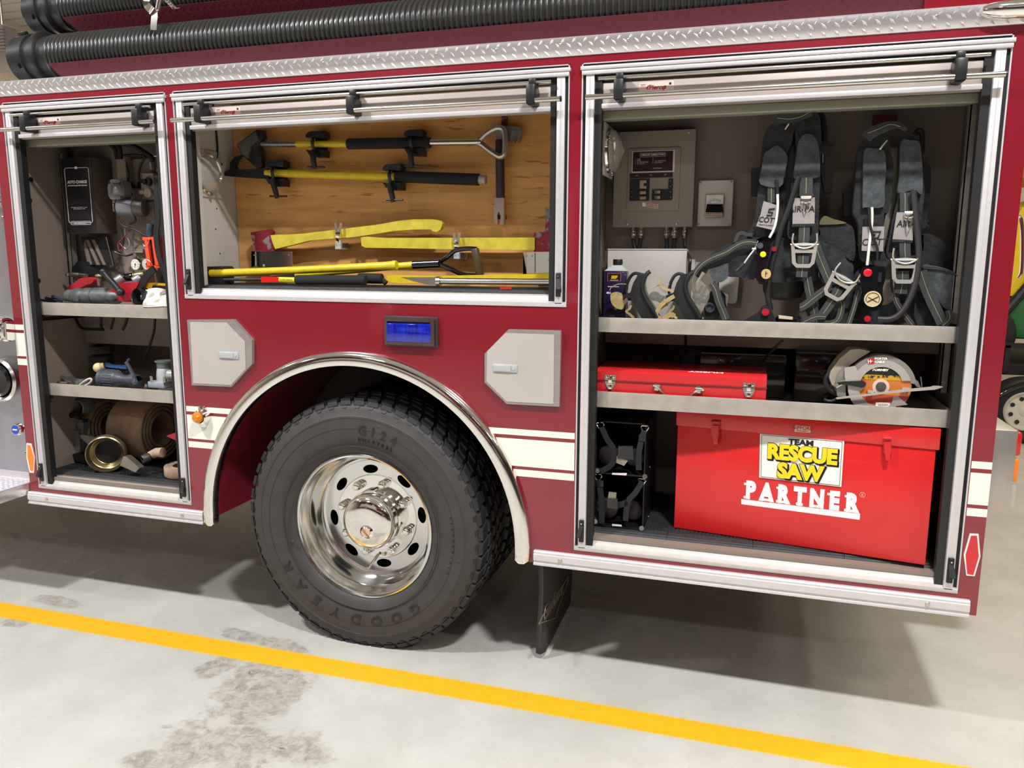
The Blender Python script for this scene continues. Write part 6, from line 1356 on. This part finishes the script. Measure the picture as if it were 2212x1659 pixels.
# upper shelf load
zs1 = F1A+.002
t = T('gated_valve', 'red-bodied gated valve with grey couplings and black lever on the upper shelf', 'valve')
Yv = .12
a, b_ = P(*u2(240, 1330), Yv), P(*u2(1080, 1340), Yv); R_ = .033
ax = (b_-a).normalized(); L_ = (b_-a).length
B().lathe([(R_*.75, 0), (R_*.95, .002), (R_*.95, .030), (R_*1.05, .034), (R_*1.12, .04), (R_*1.12, .085), (R_*.95, .09), (R_*.95, .098), (R_*1.18, .10), (R_*1.2, .142), (R_*1.0, .146), (R_*1.0, .154), (R_*1.25, .158), (R_*1.25, .225), (R_*1.0, .232), (R_*.9, .27), (R_*.5, .29)], a, ax, 40).build('grey_couplings', M('coupling_grey_green', (96, 100, 98), .45, .4, noise=(40, .25)), t)
B().slab([P(*u2(*p), Yv-.02) for p in ((950, 1230), (1060, 1160), (1150, 1090), (1330, 1080), (1500, 1070), (1440, 1180), (1400, 1300), (1330, 1430), (1180, 1430), (1060, 1340))], (0, .07, 0), .014, 3).build('red_body', gred, t)
B().tube([P(*u2(*p), Yv-.045) for p in ((850, 880), (950, 1000), (1060, 1120), (1150, 1230))], [.013, .0125, .0125, .0125], 14).ball(P(*u2(1165, 1250), Yv-.045), .0175, 12).ball(P(*u2(860, 890), Yv-.045), .0150, 10).build('lever', blk, t)
B().cyl(P(*u2(780, 1010), Yv), P(*u2(790, 1140), Yv), .009, n=16).ball(P(*u2(770, 960), Yv), .012, 8, (1.6, 1, .7)).build('brass_cock', obrass, t)
for p0, p1 in (((1080, 1080), (1180, 1040)), ((1400, 1070), (1500, 1040))): B().cyl(P(*u2(*p0), Yv+.02), P(*u2(*p1), Yv+.03)+V((0, .01, .012)), .020, n=24, bev=.003).build('outlet_collar', ggrey, t)
t = T('air_coupling', 'brass-tipped air coupling lying behind the grey end of the red valve', 'coupling')
B().lathe([(.003, 0), (.008, .006), (.010, .016), (.007, .022), (.010, .026), (.011, .05), (.009, .075)], P(*u2(175, 940), .20), (1, .1, .0), 20).build('brass_tip', obrass, t)
B().cyl(P(*u2(440, 945), .207), P(*u2(560, 955), .21), .009, n=16).build('chrome_sleeve', satin, t)
t = T('gun_grip_tool', 'black tool body lying at the back left of the upper shelf', 'tool')
B().slab([P(*u2(*p), .24) for p in ((290, 820), (390, 700), (520, 710), (560, 800), (700, 860), (760, 930), (600, 950), (290, 890))], (0, .05, 0), .010).build('body', blk, t)
t = tag(B().pud([u2(*p) for p in ((210, 1200), (240, 1140), (330, 1090), (430, 1010), (560, 990), (680, 1030), (640, 1100), (560, 1120), (430, 1180), (300, 1230))], .185, .04, 3, .008).build('red_pouch', M('red_cloth', (168, 26, 38), .8)), 'crumpled red pouch lying behind the left end of the red valve', 'pouch')
t = T('hand_lamp', 'round silver-faced hand lamp with black body at the front of the upper shelf', 'flashlight')
q = P(*u2(1460, 1340), .075); nrm = V((-.25, -1, .12)).normalized()
B().lathe([(0, -.02), (.006, -.022), (.012, -.006), (.028, -.030), (.031, -.036), (.033, -.034), (.033, -.02)], q+V((0, .02, 0)), -nrm*-1, 36).build('reflector', chrome, t)
B().lathe([(.0335, .0), (.036, -.004), (.037, .006), (.034, .03), (.022, .06), (.018, .10)], q, -nrm, 36).build('lamp_body', blk, t)
B().rib([P(*u2(*p), .11) for p in ((1500, 1180), (1590, 1040), (1680, 920), (1770, 830))], .030, .012, sm=2).build('handle', blk, t)
t = T('yellow_meter', 'yellow and black hand instrument partly under the white cloth', 'instrument')
B().slab([P(*u2(*p), .13) for p in ((1615, 1150), (1650, 1090), (2060, 1105), (2060, 1200), (1800, 1270), (1700, 1260))], (0, .04, 0), .006).build('case', M('instrument_yellow', (236, 188, 30), .4), t)
B().slab([P(*u2(*p), .126) for p in ((1740, 1130), (1980, 1140), (1980, 1180), (1720, 1210))], (0, .008, 0), .002).build('window', blk, t)
# white cloth
b = B(); n, mm = 26, 16; grid = []
for i in range(n+1):
    row = []
    for j in range(mm+1):
        s, v = i/n, j/mm
        top = 1340+(-165)*math.sin(PI*min(1, .25+s*.62))**1.2; bot = 1500+6*math.sin(s*7)
        x = 1580+s*520+18*math.sin(v*5+s*3); y = top+(bot-top)*v
        Y = .055+.05*(1-v)+.006*math.sin(s*17+v*6)+.004*math.sin(v*14+s*5)
        row.append(b.bm.verts.new(P(*u2(x, y), Y if v < .98 else .036)))
    grid.append(row)
for i in range(n):
    for j in range(mm): b.bm.faces.new((grid[i][j], grid[i+1][j], grid[i+1][j+1], grid[i][j+1]))
o = b.build('white_cloth', cloth, None, 80); md = o.modifiers.new('s', 'SOLIDIFY'); md.thickness = .004; md.offset = 1
tag(o, 'crumpled white cloth hanging over the right end of the upper front shelf lip', 'cloth')
t = T('pliers', 'dark blue-handled pliers lying at the left end of the upper front shelf', 'pliers')
u0 = zm(0, 300, 4.148)
B().tube([P(*u0(*p), .10) for p in ((360, 1440), (430, 1452), (500, 1462))], .005, 8).tube([P(*u0(*p), .10) for p in ((410, 1425), (480, 1440), (560, 1458))], .006, 8).tube([P(*u0(*p), .10) for p in ((470, 1412), (520, 1430), (600, 1460))], .007, 8).build('handles', M('grip_navy', (24, 30, 44), .5), t)
B().slab([P(*u0(*p), .07) for p in ((560, 1455), (640, 1462), (650, 1468), (560, 1466))], (0, .01, 0)).build('jaws', satin, t)
# ---- lower shelf load
t = T('fog_nozzle', 'slate grey ribbed fog nozzle with a bail handle lying on the lower shelf', 'nozzle')
Yn = .115; a, b_ = P(*u3(830, 1120), Yn), P(*u3(1640, 1180), Yn); ax = (b_-a).normalized()
B().lathe([(.030, .006), (.040, 0), (.044, .003), (.044, .018), (.039, .022), (.040, .03), (.0395, .078), (.034, .090), (.026, .10), (.022, .12), (.022, .15), (.028, .155), (.028, .19), (.022, .195)], a, ax, 48).build('nozzle_body', slate, t)
e = B(); e1 = ax.cross(V((0, 0, 1))).normalized(); e2 = ax.cross(e1)
for k in range(22):
    an = 2*PI*k/22; d = e1*math.cos(an)+e2*math.sin(an); e.obox(a+ax*.055+d*.0395, ax*.05, d*.004, d.cross(ax)*.0045, .001)
e.build('grip_rib', slate, t)
B().rib([P(*u3(*p), Yn-.048) for p in ((1250, 830), (1290, 900), (1400, 1130), (1400, 1200))], [.013, .011, .014, .016], .008, sm=3).rib([P(*u3(1240, 850), Yn-.048), P(*u3(1290, 800), Yn-.02), P(*u3(1310, 800), Yn+.02)], .012, .008, sm=2).cyl(P(*u3(1400, 1190), Yn-.054), P(*u3(1400, 1190), Yn-.02), .013, n=20, bev=.002).build('bail_handle', slate, t)
t = T('pale_ball', 'cream-coloured round knob beside the slate nozzle', 'knob')
q = P(*u3(755, 935), .18); B().ball(q, .022, 14).build('ball', M('cream_ball', (222, 204, 150), .5), t); B().cyl(q, q+V((.02, .015, .004)), .021, .018, 24).build('rear_face', M('cream_dark', (170, 150, 104), .6), t)
t = T('spanner', 'blue-handled spanner lying behind the slate nozzle', 'wrench')
B().slab([P(*u3(*p), .20) for p in ((870, 850), (930, 850), (1000, 885), (1250, 890), (1250, 960), (1000, 940), (930, 930), (880, 920))], (0, .012, 0), .003).build('handle', bluep, t)
t = T('relief_valve', 'light grey cast valve standing at the right end of the lower shelf', 'valve')
Yr = .12; q = P(*u3(1930, 900), Yr); z_ = lambda y: P(*u3(1930, y), Yr).z
B().lathe([(.034, z_(1170)), (.036, z_(1120)), (.0355, z_(1060)), (.033, z_(970)), (.030, z_(935))], (q.x, Yr, 0), (0, 0, 1), 40).build('bonnet', lgrey, t)
B().lathe([(.030, z_(945)), (.032, z_(920)), (.032, z_(850)), (.040, z_(825)), (.040, z_(812)), (.036, z_(808)), (.026, z_(812)), (0, z_(820))], (q.x, Yr, 0), (0, 0, 1), 40).build('cap', M('cap_grey_green', (112, 118, 112), .45, .4), t)
B().box((P(*u3(1655, 1200), Yr-.03).x, Yr-.04, z_(1275)), (P(*u3(1655, 1200), Yr-.03).x+.085, Yr+.04, z_(1165)), .004).build('flange', M('flange_grey', (176, 180, 190), .35, .3), t)
B().cyl((q.x, Yr, z_(1350)), (q.x, Yr, z_(1270)), .030, n=32, bev=.004).build('inlet_port', lgrey, t); B().cyl((q.x+.028, Yr-.01, z_(1040)), (q.x+.06, Yr-.01, z_(1040)), .020, n=24, bev=.003).build('side_port', lgrey, t)
e = B()
for x, y in ((1690, 1130), (1935, 1150), (1600, 1270)): c = P(*u3(x, y), Yr-.042); e.cyl(c+V((0, 0, -.008)), c+V((0, 0, .008)), .0065, n=6).cyl(c+V((0, 0, .006)), c+V((0, 0, .012)), .0045, n=10)
e.build('flange_bolt', satin, t)
t = T('storz_adapters', 'stack of two big dark grey hydrant caps at the back of the lower shelf', 'hose caps')
q = P(*u3(560, 900), .40); zc = F1B+.002
B().lathe([(0, 0), (.105, 0), (.11, .006), (.11, .055), (.10, .06), (.105, .064), (.107, .12), (.095, .125), (0, .128)], (q.x, .42, zc), (0, 0, 1), 8).build('lower_cap', M('cap_dark', (74, 68, 64), .55, noise=(30, .15)), t)
B().lathe([(0, .128), (.07, .128), (.085, .135), (.088, .17), (.06, .176), (.045, .18), (.045, .205), (0, .208)], (q.x+.03, .43, zc), (0, 0, 1), 8).build('upper_cap', M('cap_dark_2', (84, 74, 68), .55, noise=(30, .15)), t)
t = T('small_fitting', 'brass and grey fittings lying at the left end of the lower shelf', 'fitting')
B().cyl(P(*u3(40, 1205), .09), P(*u3(230, 1215), .10), .008, n=12).build('brass_pin', obrass, t)
q = P(*u3(265, 1210), .09); B().lathe([(.012, -.004), (.016, 0), (.012, .004), (.009, 0), (.012, -.004)], q, (0, .3, 1), 24).build('brass_ring', brass, t)
B().slab([P(*u3(*p), .17) for p in ((90, 1070), (270, 1110), (470, 1160), (460, 1190), (260, 1160), (90, 1130))], (0, .01, 0), .002).build('grey_bar', ggrey, t)
t = T('hose_key', 'off-white looped key lying against the lower shelf lip', 'key')
B().tube([P(*u3(*p), .070) for p in ((430, 1240), (520, 1170), (600, 1130), (640, 1150), (600, 1210), (500, 1265))], .0045, 8, sm=3).build('loop', M('key_white', (214, 210, 196), .4, .2), t)
for l, r_, lb in ((((340, 20), (400, 160), (480, 240), (640, 255), (850, 260)), .007, 'black cable sagging below the upper front shelf at the left'), (((810, 40), (805, 150), (810, 260)), .006, 'first of three short black cables below the upper front shelf'), (((1035, 50), (1010, 150), (980, 260)), .006, 'second of three short black cables below the upper front shelf'), (((1270, 60), (1230, 180), (1190, 270)), .006, 'third of three short black cables below the upper front shelf'), (((1760, 75), (1740, 300), (1660, 560), (1590, 720), (1540, 860)), .0055, 'long black cable curving down to the nozzle in the front compartment')):
    tag(B().tube([P(*u3(*p), .28) for p in l], r_, 8, sm=4).build('cable', blk2), lb, 'cable')
# ---- compartment floor load
zf1 = .577
tiles('floor_tile', C1[0]+.002, C1[1]-.002, .062, .59, zf1, 2, ['black grid floor tile at the left of the front compartment, under the brass coupling', 'black grid floor tile at the right of the front compartment, under the hose ends'], .045)
def roll(c, r0, r1, wd, lb, turns=4):
    t = T('hose_roll', lb, 'hose', 'rolled canvas fire hoses'); c = V(c); ax = V((1, .03, 0)).normalized()
    pr = [(r0, 0)]
    rs = [r0+(r1-r0)*i/turns for i in range(turns+1)]
    for i in range(turns):
        g = (r1-r0)/turns; pr += [(rs[i]+g*.15, wd/2-.004), (rs[i]+g*.3, wd/2), (rs[i]+g*.7, wd/2), (rs[i]+g*.85, wd/2-.004), (rs[i]+g, wd/2-.010)]
    pr += [(r1, -wd/2+.012), (r1-.008, -wd/2), (r0+.01, -wd/2), (r0, 0)]
    B().lathe(pr, c, ax, 56).build('canvas_roll', canvas, t, 60)
    return t
q = P(*u4(1250, 430), .32); r1_ = .150
h1 = roll((q.x+.045, .365, zf1+.018+r1_), .07, r1_, .20, 'large brown canvas hose roll facing right in the front compartment floor')
q2 = P(*u4(770, 480), .38); h2 = roll((q2.x-.002, .40, zf1+.018+.135), .05, .135, .105, 'second brown canvas hose roll, left of the large roll')
q = P(*u4(625, 185), .30); t = T('hose_end', 'grey ring-shaped hose end under the lower shelf above the left roll', 'coupling')
B().lathe([(.028, .06), (.034, .06), (.036, .0), (.034, -.003), (.030, 0), (.028, .06)], (q.x, .24, q.z+.002), (.05, 1, 0), 36).build('ring', ggrey, t)
t = T('hose_coupling', 'wide brass-lined coupling ring with two rocker lugs standing on the tile', 'coupling')
q = P(*u4(893, 900), .12); ax = V((-.52, .85, .02)).normalized(); R_ = abs(P(*u4(1118, 900), .12).x-P(*u4(668, 900), .12).x)/2*.98; cz = zf1+.0125+R_
qq = V((q.x, .115, cz))
B().lathe([(R_*.97, .006), (R_, 0), (R_*.95, -.003), (R_*.92, .004), (R_*.86, .016), (R_*.87, .028), (R_*.80, .032), (R_*.70, .05), (R_*.66, .052), (R_*.66, .095)], qq, ax, 56).build('brass_lining', brass, t)
B().lathe([(R_, 0), (R_*1.02, .008), (R_*1.0, .045), (R_*.9, .055), (R_*.88, .09), (R_*.8, .10), (R_*.62, .10)], qq, ax, 56).build('outer_ring', M('coupling_tan_metal', (128, 116, 98), .4, .6, noise=(30, .2)), t)
B().cyl(qq+ax*.10, qq+ax*.118, R_*.75, R_*.72, 40, .004).cyl(qq+ax*.094, qq+ax*.099, R_*.66, n=32).build('rubber_sleeve', blk2, t)
B().slab([P(*u4(*p), .085) for p in ((1150, 940), (1200, 945), (1370, 1095), (1385, 1120), (1330, 1178), (1100, 1075))], (0, .03, 0), .006).build('rocker_lug', M('lug_grey', (150, 140, 132), .35, .8, noise=(30, .15)), t)
B().slab([P(*u4(*p), .15) for p in ((500, 625), (640, 655), (745, 700), (700, 820), (600, 740), (505, 655))], (0, .03, 0), .006).build('rocker_lug', M('lug_tan', (132, 122, 110), .35, .8, noise=(30, .15)), t)
t = T('wedge_block', 'grey metal block with bright top standing left of the coupling', 'block')
B().slab([P(*u4(*p), .24) for p in ((455, 395), (545, 395), (555, 470), (545, 640), (490, 640), (480, 560))], (0, .04, 0), .003).slab([P(*u4(*p), .22) for p in ((350, 555), (480, 560), (510, 880), (395, 900))], (0, .06, 0), .003).build('block_body', ggrey, t)
B().slab([P(*u4(*p), .238) for p in ((452, 390), (545, 390), (547, 440), (456, 440))], (0, .03, 0), .003).build('bright_top', satin, t)
B().slab([P(*u4(*p), .20) for p in ((390, 905), (640, 880), (700, 960), (690, 1080), (450, 1010))], (0, .08, 0), .006).build('black_foot', blk2, t)
t = T('small_hose', 'thin pale canvas hose roll lying flat in the right corner', 'hose')
q = P(*u4(1960, 930), .17); B().lathe([(.05, 0), (.085, .0), (.088, .006), (.088, .040), (.085, .045), (.075, .043), (.072, .046), (.062, .043), (.059, .046), (.05, .043), (.05, 0)], (q.x+.01, .20, zf1+.014), (0, 0, 1), 44).build('canvas_roll', canvas2, t)
B().tube([P(*u4(*p), .17) for p in ((1740, 880), (1650, 880), (1560, 920))], [.022, .021, .019], 14).build('canvas_tail', canvas2, t)
t = T('hose_nipple', 'dark open hose coupling lying in front of the large roll', 'coupling')
a, b_ = P(*u4(1430, 990), .125), P(*u4(1590, 920), .17)
B().lathe([(.011, .03), (.0125, .002), (.018, 0), (.020, .004), (.020, .03), (.016, .034), (.017, .06), (.021, .062), (.021, .08)], a, (b_-a), 28).build('threaded_end', M('nipple_dark', (74, 66, 62), .45, .5), t)
B().cyl(a+(b_-a).normalized()*.028, a+(b_-a).normalized()*.032, .012, n=20).build('dark_bore', blk, t)
tag(B().slab([P(*u4(*p), .13) for p in ((1790, 635), (1985, 560), (1985, 720), (1960, 715))], (0, .10, .0), .003).build('red_plate', gred), 'dark red metal plate edge at the right of the large hose roll', 'plate')
t = T('drain_hose', 'black rubber hose bending down along the left wall of the front compartment', 'hose')
B().tube([P(*u4(*p), .22) for p in ((500, 310), (420, 310), (340, 350), (290, 480), (262, 700), (240, 900), (200, 1010), (160, 1060), (95, 1080))], .014, 14, sm=4).build('rubber_hose', blk2, t)
B().tube([P(*u4(*p), .17) for p in ((165, 540), (110, 600), (100, 700), (150, 850), (190, 960))], .007, 10, sm=4).ball(P(*u4(165, 545), .17), .020, 10).ball(P(*u4(30, 110), .05), .013, 8).build('side_tube', blk, t)
for p, r_ in (((280, 365), .011), ((268, 550), .011), ((345, 1272), .011)):
    q = PX(*u0(*p), C1[0]+.001); B().cyl((q.x, q.y, q.z), (q.x+.001, q.y, q.z), r_, n=20).build('wall_hole', blk, truck)
# lit valances under the roll doors
for (xa, xb), zA in ((C1, 2.036), (C3, 2.036)):
    B().slab([(xa+.04, .055, zA-.016), (xa+.04, .059, zA+.012), (xa+.04, .2, zA+.02), (xa+.04, .2, zA)], (xb-xa-.08, 0, 0)).build('valance', M('valance_grey_green', (176, 174, 152), .4, .3), truck)
# ================================================================ what stands around the truck
# trailer with a green and yellow machine beyond the rear step
t = T('trailer', 'black trailer with rounded fender and white-rimmed wheel at the right edge', 'trailer')
g = PZ(2195, 957, 0); hy = g.y; hx = PX(0, 0, 1).x*0
wc_ = P(2208, 888, hy); R_ = wc_.z; cx0 = wc_.x+.02
def tw(x, par):
    w_ = B().lathe([(.168, .02), (.168, -.02), (.158, -.03), (.145, -.01), (.13, .01), (.09, .0), (.05, .004), (.03, -.01), (0, -.012)], (x, hy, R_), (0, 1, 0), 48).build('wheel_rim', M('trailer_rim_white', (214, 206, 188), .4), par)
    B().lathe([(.168, .03), (.175, -.02), (.23, -.045), (R_-.02, -.03), (R_, .0), (R_, .14), (.22, .16)], (x, hy, R_), (0, 1, 0), 56).build('trailer_tyre', blk2, w_)
    e = B()
    for k in range(8): a = PI*k/4+.3; e.cyl((x+.108*math.cos(a), hy-.004, R_+.108*math.sin(a)), (x+.108*math.cos(a), hy-.0, R_+.108*math.sin(a)), .018, n=14)
    e.build('rim_hole', blk, w_)
tw(cx0, t)
tw(cx0+.86, t)
b = B(); r = R_+.07; prev = None
for i in range(25):
    a = PI*.98-(PI*.96)*i/24; pts = [(cx0+.43+(r+.43 if False else (r+.40))*math.cos(a), y, R_*.95+(r)*math.sin(a)) for y in (hy-.08, hy+.18)]
    v = [b.bm.verts.new(p) for p in pts]
    if prev: b.bm.faces.new((prev[0], prev[1], v[1], v[0]))
    prev = v
fo = b.build('fender', gloss, t); fo.modifiers.new('s', 'SOLIDIFY').thickness = .03
B().box((cx0-1.1, hy+.2, R_+.28), (cx0+3, hy+1.8, R_+.36)).box((cx0-1.1, hy+.16, R_+.52), (cx0+3, hy+.2, R_+.56)).build('deck', blk2, t)
for k in range(4): x = cx0-1.05+.9*k; B().box((x, hy+.16, R_+.3), (x+.04, hy+.2, R_+.54)).build('rail_post', blk2, t)
t = T('utility_vehicle', 'green and yellow utility vehicle loaded on the black trailer', 'vehicle')
zt_ = R_+.36; y0 = hy+.35
B().box((cx0-.8, y0, zt_+.22), (cx0+2.2, y0+1.2, zt_+.62), .04).build('green_body', M('machine_green', (40, 112, 52), .4), t)
B().slab([(cx0-.35, y0-.05, zt_+.6), (cx0-.1, y0-.05, zt_+1.35), (cx0+.3, y0-.05, zt_+1.5), (cx0+2, y0-.05, zt_+1.5), (cx0+2, y0-.05, zt_+1.2), (cx0+.5, y0-.05, zt_+1.15), (cx0+.1, y0-.05, zt_+.6)], (0, 1.2, 0), .03).build('yellow_hood', M('machine_yellow', (236, 206, 40), .4), t)
B().box((cx0-.1, y0-.04, zt_+1.6), (cx0+.6, y0+1.1, zt_+1.95), .05).build('yellow_seat', M('seat_yellow', (236, 196, 40), .5), t)
B().tube([(cx0-.2, y0-.1, zt_+.4), (cx0+.1, y0-.1, zt_+.9), (cx0+.25, y0-.1, zt_+1.6)], .04, 10, sm=3).build('roll_bar', blk, t)
for x in (cx0-.3, cx0+1.6):
    B().cyl((x, y0-.1, zt_+.26), (x, y0+.15, zt_+.26), .26, n=36, bev=.04).build('machine_wheel', blk2, t); B().cyl((x, y0+1.05, zt_+.26), (x, y0+1.3, zt_+.26), .26, n=36, bev=.04).build('machine_wheel', blk2, t)
# guessed fire engine across the bay, unseen, added for the chrome to reflect
t = T('guessed_fire_engine', 'guessed red fire engine with white band, added across the bay for the chrome to reflect', 'fire truck')
y0 = -9.2
B().box((-6.5, y0-2.4, .6), (2.6, y0, 3.1), .06).build('engine_body', red, t)
B().box((-6.3, y0, 1.2), (-1.2, y0+.03, 2.5)).build('shutter_panel', M('shutter_grey', (190, 188, 184), .4, .4), t); B().box((-.4, y0, 1.7), (2.3, y0+.03, 2.7), .02).build('cab_window', gloss, t)
B().box((-6.5, y0, .85), (2.6, y0+.02, 1.02)).build('white_band', white, t)
for x in (-4.4, 1.0):
    B().cyl((x, y0-.3, .52), (x, y0+.04, .52), .52, n=48, bev=.04).build('engine_tyre', blk2, t); B().cyl((x, y0+.0, .52), (x, y0+.06, .52), .28, n=40, bev=.02).build('engine_rim', satin, t)
# post with slots and unit heater seen at the upper left
q = P(64, 160, 5.0)
t = tag(B().box((q.x-.035, 5.0, 0), (q.x+.035, 5.05, P(60, 140, 5.0).z+.3)).build('slotted_post', dsteel), 'dark slotted steel post standing against the wall left of the hoses', 'post')
c = P(2, 95, 3.2)
t = T('unit_heater', 'pale grey ribbed heater box hanging at the upper left edge', 'heater')
b = B().box((c.x-.7, 3.2, P(6, 116, 3.2).z), (P(11, 116, 3.2).x, 3.8, P(2, 52, 3.2).z), .01)
for k in range(8): zz = P(6, 112-7*k, 3.2).z; b.box((c.x-.7, 3.185, zz), (P(12, 110, 3.2).x+.01, 3.21, zz+.012), .003)
b.build('heater_case', M('heater_grey', (180, 172, 166), .5), t)
B().cyl((c.x-.3, 3.5, P(2, 52, 3.2).z), (c.x-.3, 3.5, RZ-.02), .01, n=8).build('hanger_rod', satin, t)
# ================================================================ every thing's origin goes to the middle of its base
def kids(o): return [c for c in C.objects if c.parent == o]
PAR = {}
for o in C.objects:
    if o.parent: PAR.setdefault(o.parent.name, []).append(o)
def below(o):
    r = []
    for c in PAR.get(o.name, []): r.append(c); r += below(c)
    return r
for o in TOP:
    if o.get('kind') == 'structure': continue
    grp = ([o] if o.type == 'MESH' else []) + [c for c in below(o) if c.type == 'MESH']
    co = [v.co for g in grp for v in g.data.vertices]
    if not co: continue
    lo = V([min(c[i] for c in co) for i in range(3)]); hi = V([max(c[i] for c in co) for i in range(3)])
    b0 = V(((lo.x+hi.x)/2, (lo.y+hi.y)/2, lo.z))
    for g in grp: g.data.transform(Matrix.Translation(-b0))
    o.location = b0
